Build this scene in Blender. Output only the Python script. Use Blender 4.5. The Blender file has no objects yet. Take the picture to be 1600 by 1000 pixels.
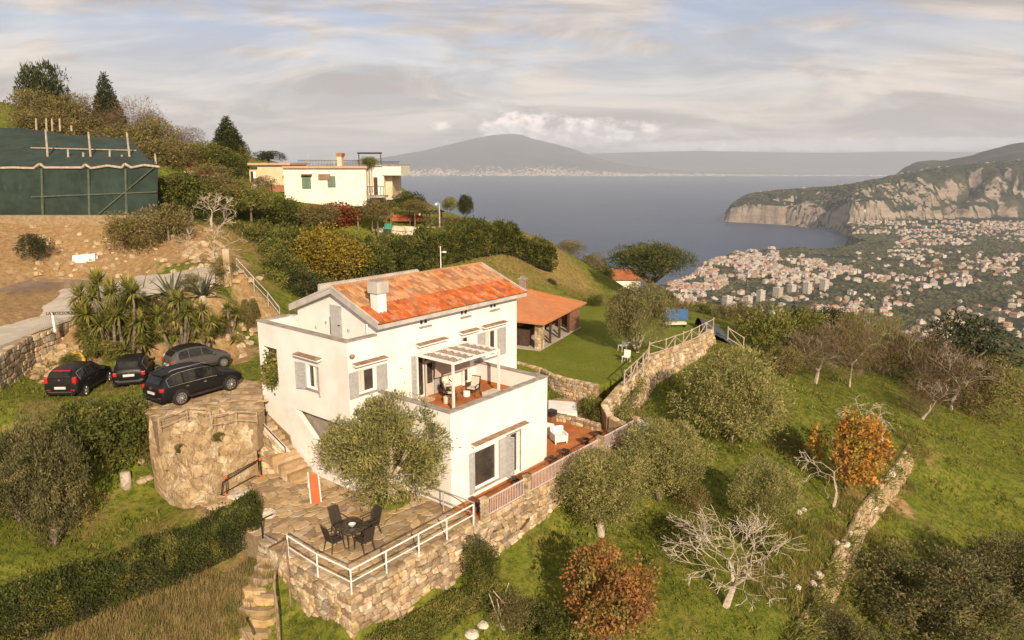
import bpy, math, random
import numpy as np
from mathutils import Vector, Matrix, Euler

S = bpy.context.scene
COL = S.collection
R = random.Random(11)
NR = np.random.default_rng(5)

# ------------------------------------------------------------------ camera
F, TH, CZ = 1126.5, 0.2150, 15.0          # focal length in photo pixels, pitch below the horizon, eye height
cam = bpy.data.cameras.new("camera")
cam.sensor_width = 36.0
cam.lens = 36.0 * F / 1600.0
cam.clip_start = 0.5
cam.clip_end = 120000.0
camo = bpy.data.objects.new("camera", cam)
COL.objects.link(camo)
camo.location = (0, 0, CZ)
camo.rotation_euler = (math.pi / 2 - TH, 0, 0)
S.camera = camo

# ------------------------------------------------------------------ node helpers
class NT:
    """thin wrapper that makes node graphs short to write"""
    def __init__(s, tree):
        s.t = tree
        s.n = tree.nodes
        s.l = tree.links
    def new(s, kind, **kw):
        nd = s.n.new(kind)
        for k, v in kw.items():
            setattr(nd, k, v)
        return nd
    def put(s, sock, val):
        if val is None:
            return
        if isinstance(val, bpy.types.NodeSocket):
            s.l.new(val, sock)
        else:
            if isinstance(val, (tuple, list)) and len(val) == 3 and sock.type == 'RGBA':
                val = (*val, 1.0)
            sock.default_value = val
    def m(s, op, a, b=None, c=None, clamp=False):
        nd = s.new('ShaderNodeMath', operation=op, use_clamp=clamp)
        s.put(nd.inputs[0], a); s.put(nd.inputs[1], b); s.put(nd.inputs[2], c)
        return nd.outputs[0]
    def mix(s, fac, a, b, blend='MIX'):
        nd = s.new('ShaderNodeMix', data_type='RGBA', blend_type=blend)
        s.put(nd.inputs[0], fac); s.put(nd.inputs[6], a); s.put(nd.inputs[7], b)
        return nd.outputs[2]
    def ramp(s, fac, lo, hi, smooth=True):
        nd = s.new('ShaderNodeMapRange')
        nd.interpolation_type = 'SMOOTHSTEP' if smooth else 'LINEAR'
        s.put(nd.inputs[0], fac); s.put(nd.inputs[1], lo); s.put(nd.inputs[2], hi)
        return nd.outputs[0]
    def noise(s, vec, scale, detail=4, rough=.55, dist=0.0, out=0):
        nd = s.new('ShaderNodeTexNoise')
        s.put(nd.inputs['Vector'], vec)
        s.put(nd.inputs['Scale'], scale); s.put(nd.inputs['Detail'], detail)
        s.put(nd.inputs['Roughness'], rough); s.put(nd.inputs['Distortion'], dist)
        return nd.outputs[out]
    def pos(s):
        return s.new('ShaderNodeNewGeometry').outputs['Position']
    def scale(s, vec, v):
        nd = s.new('ShaderNodeVectorMath', operation='MULTIPLY')
        s.put(nd.inputs[0], vec); nd.inputs[1].default_value = v
        return nd.outputs[0]

# ------------------------------------------------------------------ light: low sun behind the camera, high thin cloud
SUN_EL, SUN_AZ = math.radians(25.0), math.radians(163.0)   # azimuth clockwise from +Y
world = bpy.data.worlds.new("World")
S.world = world
world.use_nodes = True
W = NT(world.node_tree)
W.n.clear()
sky = W.new('ShaderNodeTexSky', sky_type='NISHITA')
sky.sun_disc = False
sky.sun_elevation = SUN_EL
sky.sun_rotation = SUN_AZ
sky.altitude = 350.0
sky.air_density = 1.0
sky.dust_density = 2.0
sky.ozone_density = 1.5
dirn = W.new('ShaderNodeTexCoord').outputs['Generated']
sep = W.new('ShaderNodeSeparateXYZ'); W.l.new(dirn, sep.inputs[0])
dx, dy, dz = sep.outputs
zz = W.m('ADD', W.m('MAXIMUM', dz, 0.0), 0.22)
comb = W.new('ShaderNodeCombineXYZ')
W.put(comb.inputs[0], W.m('DIVIDE', dx, zz)); W.put(comb.inputs[1], W.m('DIVIDE', dy, zz))
flat = comb.outputs[0]
rot = W.new('ShaderNodeMapping'); W.put(rot.inputs[0], flat)
rot.inputs['Rotation'].default_value = (0, 0, math.radians(28)); rot.inputs['Scale'].default_value = (1.2, 2.2, 1)
c1 = W.noise(rot.outputs[0], 0.85, 6, .52, .5)
c2 = W.noise(flat, 2.6, 7, .62, .4)
cover = W.m('ADD', W.m('MULTIPLY', c1, .72), W.m('MULTIPLY', c2, .28))
veil = W.ramp(cover, .385, .55)
veil = W.m('MULTIPLY', veil, .93)
low = W.ramp(dz, .30, .02)
veil = W.m('MAXIMUM', veil, W.m('MULTIPLY', low, .85))
shade = W.noise(rot.outputs[0], .95, 6, .62, .6)
skyc = W.mix(1.0, sky.outputs[0], (.105, .095, .100), 'MULTIPLY')
vcol = W.mix(W.ramp(shade, .38, .64), (.385, .335, .305), (.730, .630, .535))
col = W.mix(veil, skyc, vcol)
# cumulus banks low over the far shore: azimuth and elevation of the direction
az = W.m('ARCTAN2', dx, dy)
el = W.m('ARCTAN2', dz, W.m('SQRT', W.m('ADD', W.m('MULTIPLY', dx, dx), W.m('MULTIPLY', dy, dy))))
cc = W.new('ShaderNodeCombineXYZ'); W.put(cc.inputs[0], az); W.put(cc.inputs[1], W.m('MULTIPLY', el, 1.6))
puff = W.noise(cc.outputs[0], 46.0, 6, .62, .2)
puff2 = W.noise(cc.outputs[0], 19.0, 3, .5, .0)
def bank(a0, e0, wa, we, k=1.0):
    q = W.m('ADD', W.m('POWER', W.m('ABSOLUTE', W.m('DIVIDE', W.m('SUBTRACT', az, a0), wa)), 2.0),
            W.m('POWER', W.m('ABSOLUTE', W.m('DIVIDE', W.m('SUBTRACT', el, e0), we)), 2.0))
    return W.m('SUBTRACT', k, q)
b = W.m('MAXIMUM', bank(.095, .038, .115, .021, 1.15), bank(.015, .042, .065, .026, 1.2))
b = W.m('MAXIMUM', b, bank(-.095, .048, .024, .010, .5))
b = W.m('MAXIMUM', b, bank(.42, .0215, .36, .0090, 1.1))
edge = W.m('ADD', b, W.m('MULTIPLY', W.m('SUBTRACT', puff, .5), 2.7))
edge = W.m('ADD', edge, W.m('MULTIPLY', W.m('SUBTRACT', puff2, .5), 1.0))
cmask = W.m('MULTIPLY', W.ramp(edge, -.05, 1.05), .85)
cshade = W.ramp(W.m('ADD', W.m('MULTIPLY', puff, 1.2), W.m('MULTIPLY', W.m('SUBTRACT', el, .045), 14.0)), .35, .85)
ccol = W.mix(cshade, (.52, .47, .46), (1.25, 1.08, .95))
lowb = W.m('MULTIPLY_ADD', W.ramp(el, .045, .018), 1.0, 1.0)   # low clouds painted brighter so they show through the haze
cb = W.new('ShaderNodeVectorMath', operation='SCALE'); W.put(cb.inputs[0], ccol); W.put(cb.inputs['Scale'], lowb)
col = W.mix(cmask, col, cb.outputs[0])
bg = W.new('ShaderNodeBackground'); W.put(bg.inputs[0], col); bg.inputs[1].default_value = 1.0
wo = W.new('ShaderNodeOutputWorld'); W.l.new(bg.outputs[0], wo.inputs[0])

sun = bpy.data.lights.new("sun", 'SUN')
sun.energy = 5.0
sun.angle = math.radians(.6)
sun.color = (1.0, .825, .615)
suno = bpy.data.objects.new("sun", sun)
COL.objects.link(suno)
sd = Vector((math.sin(SUN_AZ) * math.cos(SUN_EL), math.cos(SUN_AZ) * math.cos(SUN_EL), math.sin(SUN_EL)))
suno.rotation_euler = sd.to_track_quat('Z', 'Y').to_euler()
suno.location = (20, -40, 60)

S.view_settings.view_transform = 'Standard'
S.view_settings.look = 'None'
S.view_settings.exposure = 0.44
S.view_settings.gamma = 1.0
S.view_settings.use_curve_mapping = False
S.render.engine = 'CYCLES'
S.cycles.use_denoising = True
S.cycles.max_bounces = 5
S.cycles.diffuse_bounces = 3
S.cycles.transparent_max_bounces = 6
S.cycles.volume_bounces = 0

# ------------------------------------------------------------------ geometry of the place, read off the photograph
def ray(px, py):
    a, b = (px - 800) / F, (500 - py) / F
    return np.array([a, math.cos(TH) + b * math.sin(TH), -math.sin(TH) + b * math.cos(TH)])
def P(px, py, z):
    d = ray(px, py); t = (z - CZ) / d[2]
    return (d[0] * t, d[1] * t, z)
def PY(px, py, Y):
    d = ray(px, py); t = Y / d[1]
    return (d[0] * t, Y, CZ + d[2] * t)
HO, HYAW = (-2.6725, 29.4813), .6849       # the house's own corner and heading
HU = (math.sin(HYAW), math.cos(HYAW)); HV = (-math.cos(HYAW), math.sin(HYAW))
def G(u, v, z=0.0):
    return (HO[0] + u * HU[0] + v * HV[0], HO[1] + u * HU[1] + v * HV[1], z)

# ------------------------------------------------------------------ object helpers
def link(o, parent=None):
    COL.objects.link(o)
    if parent is not None:
        o.parent = parent
    return o
def tag(o, label=None, cat=None, group=None, kind=None):
    if label: o['label'] = label
    if cat: o['category'] = cat
    if group: o['group'] = group
    if kind: o['kind'] = kind
    return o
def empty(name, loc, rz=0.0, label=None, cat=None, group=None):
    o = bpy.data.objects.new(name, None)
    o.location = loc; o.rotation_euler = (0, 0, rz); o.empty_display_size = .3
    link(o)
    return tag(o, label, cat, group)
def mesh_obj(name, me, parent=None, mat=None, loc=None, rot=None, scl=None):
    if mat is not None and not me.materials:
        me.materials.append(mat)
    o = bpy.data.objects.new(name, me)
    if loc is not None: o.location = loc
    if rot is not None: o.rotation_euler = rot
    if scl is not None: o.scale = scl
    return link(o, parent)
def copy_tree(o, parent=None):
    c = o.copy(); COL.objects.link(c); c.parent = parent
    for ch in list(o.children):
        copy_tree(ch, c)
    return c
def fast_mesh(name, verts, faces_n, mat=None, smooth=False):
    """verts (N,3) array whose every consecutive faces_n rows make one polygon"""
    verts = np.asarray(verts, dtype=np.float32).reshape(-1, 3)
    n = len(verts); nf = n // faces_n
    me = bpy.data.meshes.new(name)
    me.vertices.add(n); me.vertices.foreach_set('co', verts.ravel())
    me.loops.add(n); me.loops.foreach_set('vertex_index', np.arange(n, dtype=np.int32))
    me.polygons.add(nf)
    me.polygons.foreach_set('loop_start', np.arange(0, n, faces_n, dtype=np.int32))
    me.polygons.foreach_set('loop_total', np.full(nf, faces_n, dtype=np.int32))
    me.update()
    if mat: me.materials.append(mat)
    return me

class MB:
    """collects shapes; build() links them as one mesh object"""
    def __init__(s, M=None):
        s.v = []; s.f = []; s.M = M or Matrix.Identity(4)
    def _add(s, vs, fs):
        b = len(s.v)
        s.v += [tuple(s.M @ Vector(p)) for p in vs]
        s.f += [tuple(b + i for i in f) for f in fs]
        return s
    def box(s, x0, y0, z0, x1, y1, z1):
        return s._add([(x0,y0,z0),(x1,y0,z0),(x1,y1,z0),(x0,y1,z0),(x0,y0,z1),(x1,y0,z1),(x1,y1,z1),(x0,y1,z1)],
                      [(0,3,2,1),(4,5,6,7),(0,1,5,4),(1,2,6,5),(2,3,7,6),(3,0,4,7)])
    def hexa(s, p):
        """8 points: bottom ring of 4 then top ring of 4"""
        return s._add(p, [(0,3,2,1),(4,5,6,7),(0,1,5,4),(1,2,6,5),(2,3,7,6),(3,0,4,7)])
    def prism(s, poly, z0, z1):
        n = len(poly)
        vs = [(p[0], p[1], z0) for p in poly] + [(p[0], p[1], z1 if len(p) < 3 else p[2]) for p in poly]
        return s._add(vs, [tuple(range(n - 1, -1, -1)), tuple(range(n, 2 * n))] +
                      [(i, (i + 1) % n, n + (i + 1) % n, n + i) for i in range(n)])
    def tube(s, a, b, r0, r1=None, n=6, caps=True):
        r1 = r0 if r1 is None else r1
        a, b = Vector(a), Vector(b); d = b - a
        if d.length < 1e-6: return s
        d.normalize()
        u = d.cross(Vector((0, 0, 1)) if abs(d.z) < .95 else Vector((1, 0, 0))).normalized(); w = d.cross(u)
        vs = []
        for c, r in ((a, r0), (b, r1)):
            for i in range(n):
                t = 2 * math.pi * i / n + math.pi / n
                vs.append(tuple(c + u * math.cos(t) * r + w * math.sin(t) * r))
        fs = [(i, (i + 1) % n, n + (i + 1) % n, n + i) for i in range(n)]
        if caps: fs += [tuple(range(n - 1, -1, -1)), tuple(range(n, 2 * n))]
        return s._add(vs, fs)
    def path(s, pts, r, n=6):
        rr = r if isinstance(r, (list, tuple)) else [r] * len(pts)
        for i in range(len(pts) - 1):
            s.tube(pts[i], pts[i + 1], rr[i], rr[i + 1], n, True)
        return s
    def lathe(s, prof, n=14, c=(0, 0, 0)):
        vs = []; m = len(prof)
        for r, z in prof:
            for i in range(n):
                t = 2 * math.pi * i / n
                vs.append((c[0] + r * math.cos(t), c[1] + r * math.sin(t), c[2] + z))
        fs = [(k*n+i, k*n+(i+1) % n, (k+1)*n+(i+1) % n, (k+1)*n+i) for k in range(m-1) for i in range(n)]
        fs += [tuple(range(n - 1, -1, -1)), tuple(range((m-1)*n, m*n))]
        return s._add(vs, fs)
    def quad(s, a, b, c, d):
        return s._add([a, b, c, d], [(0, 1, 2, 3)])
    def mesh(s, name, mat=None, smooth=False):
        me = bpy.data.meshes.new(name)
        me.from_pydata(s.v, [], s.f)
        if mat: me.materials.append(mat)
        if smooth: me.polygons.foreach_set('use_smooth', [True] * len(me.polygons))
        me.update()
        return me
    def build(s, name, mat=None, parent=None, smooth=False, bevel=0, loc=None, label=None):
        o = mesh_obj(name, s.mesh(name, mat, smooth), parent, None, loc)
        if bevel:
            md = o.modifiers.new('bevel', 'BEVEL'); md.width = bevel; md.segments = 2; md.limit_method = 'ANGLE'
        if label: o['label'] = label
        return o
HM = Matrix(((HU[0], HV[0], 0, HO[0]), (HU[1], HV[1], 0, HO[1]), (0, 0, 1, 0), (0, 0, 0, 1)))   # house axes -> world
# ------------------------------------------------------------------ numpy noise
def _hash(ix, iy, seed):
    h = (ix.astype(np.int64) * 374761393 + iy.astype(np.int64) * 668265263 + seed * 1442695041) & 0x7fffffff
    h = ((h ^ (h >> 13)) * 1274126177) & 0x7fffffff
    return ((h ^ (h >> 16)) & 0xffff) / 65535.0
def vnoise(x, y, seed=0):
    x, y = np.asarray(x, float), np.asarray(y, float)
    ix, iy = np.floor(x), np.floor(y); fx, fy = x - ix, y - iy
    fx = fx * fx * (3 - 2 * fx); fy = fy * fy * (3 - 2 * fy)
    a, b_, c_, d_ = _hash(ix, iy, seed), _hash(ix + 1, iy, seed), _hash(ix, iy + 1, seed), _hash(ix + 1, iy + 1, seed)
    return (a * (1 - fx) + b_ * fx) * (1 - fy) + (c_ * (1 - fx) + d_ * fx) * fy
def fbm(x, y, octv=4, seed=0, ridged=False):
    s = np.zeros_like(np.asarray(x, float)); a = .5
    for i in range(octv):
        n = vnoise(x * 2 ** i, y * 2 ** i, seed + i * 17)
        s = s + a * ((1 - abs(2 * n - 1)) if ridged else n); a *= .5
    return s
def sstep(e0, e1, x):
    t = np.clip((x - e0) / (e1 - e0), 0, 1); return t * t * (3 - 2 * t)

# ------------------------------------------------------------------ materials
MATS = {}
def material(name, c1, c2=None, scale=3.0, rough=.85, bump=.0, bscale=None, metal=0.0, spec=.3, vary=0.0, lo=.38, hi=.62,
             detail=5, coat=0.0, trans=0.0, c3=None, s3=.6, stretch=None):
    """principled surface whose colour wanders between c1 and c2; vary = per-piece brightness change"""
    if name in MATS: return MATS[name]
    m = bpy.data.materials.new(name); m.use_nodes = True
    t = NT(m.node_tree); bs = m.node_tree.nodes['Principled BSDF']
    pos = t.pos()
    if stretch: pos = t.scale(pos, stretch)
    c = c1
    if c2 is not None:
        c = t.mix(t.ramp(t.noise(pos, scale, detail), lo, hi), c1, c2)
    if c3 is not None:
        c = t.mix(t.ramp(t.noise(pos, s3, 4, .6), .48, .66), c, c3)
    if vary:
        oi = t.new('ShaderNodeObjectInfo').outputs['Random']; gi = t.new('ShaderNodeNewGeometry').outputs['Random Per Island']
        rnd = t.m('FRACT', t.m('ADD', oi, gi))
        hs = t.new('ShaderNodeHueSaturation')
        t.put(hs.inputs['Color'], c); t.put(hs.inputs['Value'], t.m('MULTIPLY_ADD', rnd, 2 * vary, 1 - vary))
        t.put(hs.inputs['Hue'], t.m('MULTIPLY_ADD', t.m('FRACT', t.m('MULTIPLY', rnd, 7.3)), .014 * vary / .3, .5 - .007 * vary / .3))
        t.put(hs.inputs['Saturation'], t.m('MULTIPLY_ADD', t.m('FRACT', t.m('MULTIPLY', rnd, 3.7)), .5 * vary, 1 - .25 * vary))
        c = hs.outputs[0]
    t.put(bs.inputs['Base Color'], c)
    bs.inputs['Roughness'].default_value = rough
    bs.inputs['Metallic'].default_value = metal
    bs.inputs['Specular IOR Level'].default_value = spec
    bs.inputs['Coat Weight'].default_value = coat
    if bump:
        bn = t.new('ShaderNodeBump'); bn.inputs['Distance'].default_value = 1.0
        t.put(bn.inputs['Strength'], 1.0)
        t.put(bn.inputs['Height'], t.m('MULTIPLY', t.noise(pos, bscale or scale * 4, 5, .65), bump))
        t.l.new(bn.outputs[0], bs.inputs['Normal'])
    if trans:
        tr = t.new('ShaderNodeBsdfTranslucent'); t.put(tr.inputs[0], c)
        ms = t.new('ShaderNodeMixShader'); ms.inputs[0].default_value = trans
        t.l.new(bs.outputs[0], ms.inputs[1]); t.l.new(tr.outputs[0], ms.inputs[2])
        t.l.new(ms.outputs[0], m.node_tree.nodes['Material Output'].inputs[0])
    MATS[name] = m
    return m
plaster = material('white_plaster', (.80, .765, .71), (.74, .70, .64), 1.1, .9, .006, 22, c3=(.70, .65, .58), s3=.45, lo=.3, hi=.75)
plaster2 = material('cream_plaster', (.78, .72, .60), (.70, .63, .50), 1.0, .9, .004, 14)
ochre = material('peach_plaster', (.66, .50, .33), (.58, .43, .27), .9, .9, .004, 14)
trimgrey = material('grey_cement_trim', (.36, .32, .27), (.25, .22, .185), 2.2, .9, .006, 30)
fascia = material('pale_cement_fascia', (.50, .46, .41), (.40, .36, .31), 1.6, .9, .004, 26)
tile_new = material('new_red_roof_tile', (.47, .125, .032), (.37, .088, .024), 3.0, .8, 0, vary=.28, c3=(.45, .20, .09), s3=2.2)
tile_old = material('old_lichened_roof_tile', (.47, .235, .105), (.36, .20, .105), 2.3, .9, 0, vary=.35, c3=(.40, .15, .06), s3=1.2)
terracotta = material('orange_terracotta_floor', (.46, .155, .042), (.39, .125, .034), 1.4, .7, .002, 30, vary=.10, c3=(.33, .115, .035), s3=.8)
mortar = material('sandy_mortar', (.30, .215, .125), (.22, .155, .085), 5.0, .95, .03, 9)
stone = material('tan_rubble_stone', (.43, .315, .185), (.31, .215, .12), 4.0, .92, .022, 12, vary=.42, c3=(.50, .42, .30), s3=1.9)
flag = material('sandstone_flag', (.42, .29, .155), (.31, .205, .10), 2.4, .85, .012, 10, vary=.34, c3=(.47, .37, .235), s3=1.2)
shutter = material('grey_painted_shutter', (.40, .385, .365), (.34, .33, .31), 6, .6)
whitewood = material('white_painted_wood', (.80, .77, .72), (.73, .70, .64), 5, .5)
glass = material('dark_window_glass', (.035, .032, .028), (.06, .05, .04), 1.5, .08, spec=.8)
dark = material('dark_interior', (.035, .028, .022), None, 1, .9)
curtain = material('pale_curtain', (.62, .56, .48), (.45, .40, .33), 9, .9, stretch=(1, 1, .05))
metalw = material('galvanised_rail_metal', (.52, .50, .47), (.40, .38, .35), 6, .5, metal=.35)
whitemetal = material('white_enamelled_metal', (.78, .75, .70), (.70, .66, .60), 7, .4)
blackmetal = material('black_metal', (.018, .016, .015), (.03, .026, .023), 6, .45)
rustmetal = material('rusty_brown_metal', (.16, .075, .035), (.10, .05, .028), 9, .8)
oldwood = material('weathered_timber', (.26, .18, .11), (.17, .115, .07), 5, .9, .01, 20)
paleold = material('bleached_timber_pole', (.44, .36, .27), (.32, .25, .175), 5, .9, .01, 20)
darkwood = material('dark_stained_timber', (.085, .05, .03), (.05, .03, .02), 5, .8)
brickm = material('red_brick', (.30, .13, .07), (.24, .10, .055), 6, .9, vary=.3)
bark = material('grey_brown_bark', (.20, .155, .11), (.11, .083, .058), 7, .95, .03, 16)
palebark = material('bleached_bark', (.50, .42, .33), (.36, .29, .215), 7, .9, .01, 16)
twig = material('brown_twig', (.20, .13, .085), (.13, .085, .055), 7, .95)
concrete = material('pale_concrete', (.50, .44, .36), (.43, .375, .30), 1.2, .9, .004, 20, c3=(.38, .33, .26), s3=.35)
asphalt = material('dusty_brown_asphalt', (.20, .145, .10), (.16, .115, .08), 1.5, .95, .004, 25, c3=(.25, .185, .12), s3=.3)
# ------------------------------------------------------------------ the hill's own heights: surveyed points (photo pixel + height, or place)
CP = [P(*q) for q in [
 (195,755,-.1),(100,830,-.9),(250,720,.3),(310,785,-.05),(380,800,-.2),(60,930,-1.6),(300,900,-1.7),(200,980,-2.3),(380,880,-1.3),
 (424,868,-.55),(400,1000,-2.6),(480,960,-2.0),(440,900,-1.0),(50,655,3.2),(235,632,3.2),(50,760,.1),(150,700,1.4),(220,690,1.5),
 (100,1100,-4),(500,1100,-3.6),(900,1100,-5),(1300,1100,-7.5),(1600,1100,-9),
 (300,600,3.18),(300,565,3.18),(350,562,3.18),(265,580,3.18),(350,585,3.18),(200,575,3.2),(400,600,3.15),(400,540,3.3),(250,560,3.25),(150,590,3.2),(60,607,3.2),(408,640,2.3),
 (100,575,3.3),(160,560,3.5),(49,532,4.6),(49,500,5.35),(49,440,6.5),(118,500,5.4),(160,440,6.5),(160,475,5.7),(240,430,7.1),(330,425,7.6),
 (220,482,5.5),(300,470,6.5),(200,463,6.35),(270,449,7.05),(336,438,7.55),(210,433,6.8),(280,418,7.4),(336,419,7.7),(118,498,5.3),(160,479,5.75),(90,453,5.8),(150,447,6.2),(350,450,6.9),(250,520,4.6),(340,510,4.5),(390,500,4.6),(380,420,8.0),
 (445,480,4.7),(480,462,4.7),(360,470,6.2),(570,445,4.4),(600,432,4.4),(420,540,3.6),
 (992,655,-.85),(1010,628,-.7),(1028,603,-.6),(1072,577,-.2),(1105,552,.2),(1135,545,.2),(1165,540,-.3),(1180,560,-2.2),
 (1030,780,-2.3),(940,840,-2.7),(858,818,-2.05),(780,880,-2.35),(640,990,-2.7),(700,930,-2.4),(1140,690,-2.2),(1200,830,-3.1),
 (1100,930,-3.2),(1272,600,-3.2),(1327,605,-3.6),(1230,570,-2.8),(1380,620,-4.1),(1420,600,-4.6),(1060,650,-1.7),(980,720,-1.9),
 (1425,685,-4.4),(1400,720,-4.35),(1340,790,-4.2),(1320,830,-4.2),(1280,900,-4.2),(1245,970,-4.2),(1225,1040,-4.2),
 (1446,712,-4.7),(1430,745,-4.7),(1372,812,-4.6),(1345,860,-4.6),(1306,925,-4.6),(1270,1000,-4.6),
 (1500,760,-6.1),(1549,700,-6.3),(1549,650,-6.2),(1480,640,-5.3),(1400,900,-6.4),(1549,850,-7.0),(1549,1000,-7.8),(1400,1000,-6.8),
 (1250,530,-3.0),(1350,530,-4.0),(1450,560,-5.2),(1540,600,-6.6),
 (950,450,1.3),(905,452,1.6),(925,468,1.1),(1010,470,.4),
]] + [G(*q) for q in [
 (-6.6,-1.2,-.9),(-3,-1.2,-.9),(0,-1.2,-.9),(5,-1.3,-.8),(11,-1.2,-.7),(-6.4,3,-.7),(-4,6,-.5),(3,0,-1),(3,4,-.8),(9,2,-.7),(12,3,-.5),
 (-2,7,-.4),(-4.2,9.4,-.6),(-5.8,9.6,-.6),(-3,8.6,-.5),(-6.3,7.6,-.6),(-6.6,5.5,-.7),(-3.4,10.4,-.5),(5,9,1.5),(0,9,1.0),(0,13.5,3.3),(5,13.5,3.6),(10.4,9,1.4),(-2.2,11.5,2.1),(14.2,0,-1.3),(14.5,-2.2,-1.7),
]] + [P(*q) for q in [   # under the lawn and the pavilion
 (870,570,.6),(930,590,.4),(1000,560,.5),(1050,530,.5),(1090,512,.5),(920,500,.8),(850,530,.8),(985,480,.7),(880,500,.8),
 (900,640,-.4),(950,630,-.2),
]] + [PY(*q) for q in [  # the hill behind the house and up to the left
 (862,380,78),(800,395,74),(700,405,71),(850,430,75),(620,425,66),(560,372,73),(740,352,78),(650,345,80),(520,330,76),(440,335,74),
 (560,300,90),(620,285,110),(330,350,60),(245,345,61),(49,348,60),(150,347,60),(245,345,66),(250,400,52),(300,400,53),(150,430,53),(60,430,52.6),
 (300,262,84),(390,270,86),(250,240,84),(200,215,90),(100,180,95),(49,165,92),(-60,120,95),(49,235,70),(200,245,72),(430,262,96),
 (900,404,82),(930,428,83),(955,448,83),(905,404,90),(-100,400,52),(-100,345,60),(-100,550,38),(-100,480,42),(-100,700,28),
]] + [(0,100,4.0),(12,100,-1.5),(20,92,-3.5),(35,95,-6.0),(55,95,-9.0),(80,90,-15.0),(30,78,-3.4),(42,72,-5.6),(55,62,-8),(70,50,-11),
      (0,135,-6.0),(-30,140,6.0),(-70,130,26),(-80,60,16),(-60,30,6),(-50,15,2),(40,130,-17),(90,120,-32),(80,20,-13),(45,15,-10),(12,118,-11)]
CP = np.array(CP, float)
KEEP = [0]
for i in range(1, len(CP)):                      # drop points that all but coincide
    if min(np.hypot(*(CP[j, :2] - CP[i, :2])) for j in KEEP) > .35: KEEP.append(i)
CP = CP[KEEP]
def _solve(C):
    n = len(C); D = np.hypot(C[:, None, 0] - C[None, :, 0], C[:, None, 1] - C[None, :, 1])
    A = np.zeros((n + 3, n + 3)); A[:n, :n] = -D - np.eye(n) * 0.0
    A[:n, n] = 1; A[:n, n + 1:] = C[:, :2]; A[n, :n] = 1; A[n + 1:, :n] = C[:, :2].T
    return np.linalg.lstsq(A, np.concatenate([C[:, 2], np.zeros(3)]), rcond=None)[0]
RW = _solve(CP)
def near_h(x, y):
    x = np.atleast_1d(np.asarray(x, float)); y = np.atleast_1d(np.asarray(y, float)); sh = x.shape
    x, y = x.ravel(), y.ravel(); o = np.zeros(len(x))
    for k in range(0, len(x), 20000):
        xs, ys = x[k:k+20000], y[k:k+20000]
        D = np.sqrt((xs[:, None] - CP[None, :, 0]) ** 2 + (ys[:, None] - CP[None, :, 1]) ** 2)
        o[k:k+20000] = -D @ RW[:-3] + RW[-3] + RW[-2] * xs + RW[-1] * ys
    return o.reshape(sh)
SEA = -335.0
# the headland: for every bearing (x/y) where its foot, its crest and the ridge behind it lie
def _bear(px, py):
    d = ray(px, py); return d[0] / d[1]
_foot = [(1128,346.5,SEA),(1134,346.5,SEA),(1210,350.5,SEA),(1287,357,SEA),(1306,360,SEA),(1330,350,-290),(1370,347,-288),(1466,342,-286),(1549,341,-285),(1700,338,-285)]
_crest = [(1128,346),(1134,335),(1146,317),(1171,303),(1204,299),(1274,293),(1338,286),(1386,277),(1450,264),(1549,254),(1700,240)]
_back = [(1370,300),(1400,272),(1412,262),(1430,254),(1479,250),(1517,240),(1549,230),(1700,205)]
FT = np.array([_bear(a, b_) for a, b_, c_ in _foot]); FY = np.array([P(*q)[1] for q in _foot]); FZ = np.array([q[2] for q in _foot])
CT = np.array([_bear(a, b_) for a, b_ in _crest])
CY = np.interp(CT, FT, FY) + np.interp(CT, [CT[0], CT[3], CT[7], CT[-1]], [20, 260, 620, 1000])
CZZ = np.array([PY(a, b_, y)[2] for (a, b_), y in zip(_crest, CY)])
BT = np.array([_bear(a, b_) for a, b_ in _back]); BZ = np.array([PY(a, b_, 7000)[2] for a, b_ in _back])
COAST = [(-9000,-9000),(-9000,900),(-2500,1300),(-600,1500),(150,1700)] + [P(*q)[:2] for q in
         [(1040,438,-285),(1062,425,-285),(1085,414,-285),(1108,404,-285),(1135,396,-285),(1165,391,-285),(1200,388.5,-285),(1250,386.5,-285),(1290,386,-285),(1322,384,-285),(1345,377,-285),(1322,371,-285),(1326,366,-300)]]
COAST += [P(*q)[:2] for q in [(1306,360,SEA),(1287,357,SEA),(1210,350.5,SEA),(1134,346.5,SEA)]]
COAST += [(1500,4800),(2600,5600),(4300,7600),(9000,9500),(16000,9500),(16000,-9000)]
COAST = np.array(COAST)
def coast_d(x, y):
    """signed distance to the shore, positive on land"""
    x, y = np.asarray(x, float), np.asarray(y, float)
    best = np.full(x.shape, 1e9); ins = np.zeros(x.shape, bool)
    n = len(COAST)
    for i in range(n):
        x0, y0 = COAST[i]; x1, y1 = COAST[(i + 1) % n]
        vx, vy = x1 - x0, y1 - y0
        t = np.clip(((x - x0) * vx + (y - y0) * vy) / (vx * vx + vy * vy), 0, 1)
        best = np.minimum(best, np.hypot(x - x0 - t * vx, y - y0 - t * vy))
        c = ((y0 > y) != (y1 > y)) & (x < (x1 - x0) * (y - y0) / ((y1 - y0) + 1e-12) + x0)
        ins ^= c
    return np.where(ins, best, -best)
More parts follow.
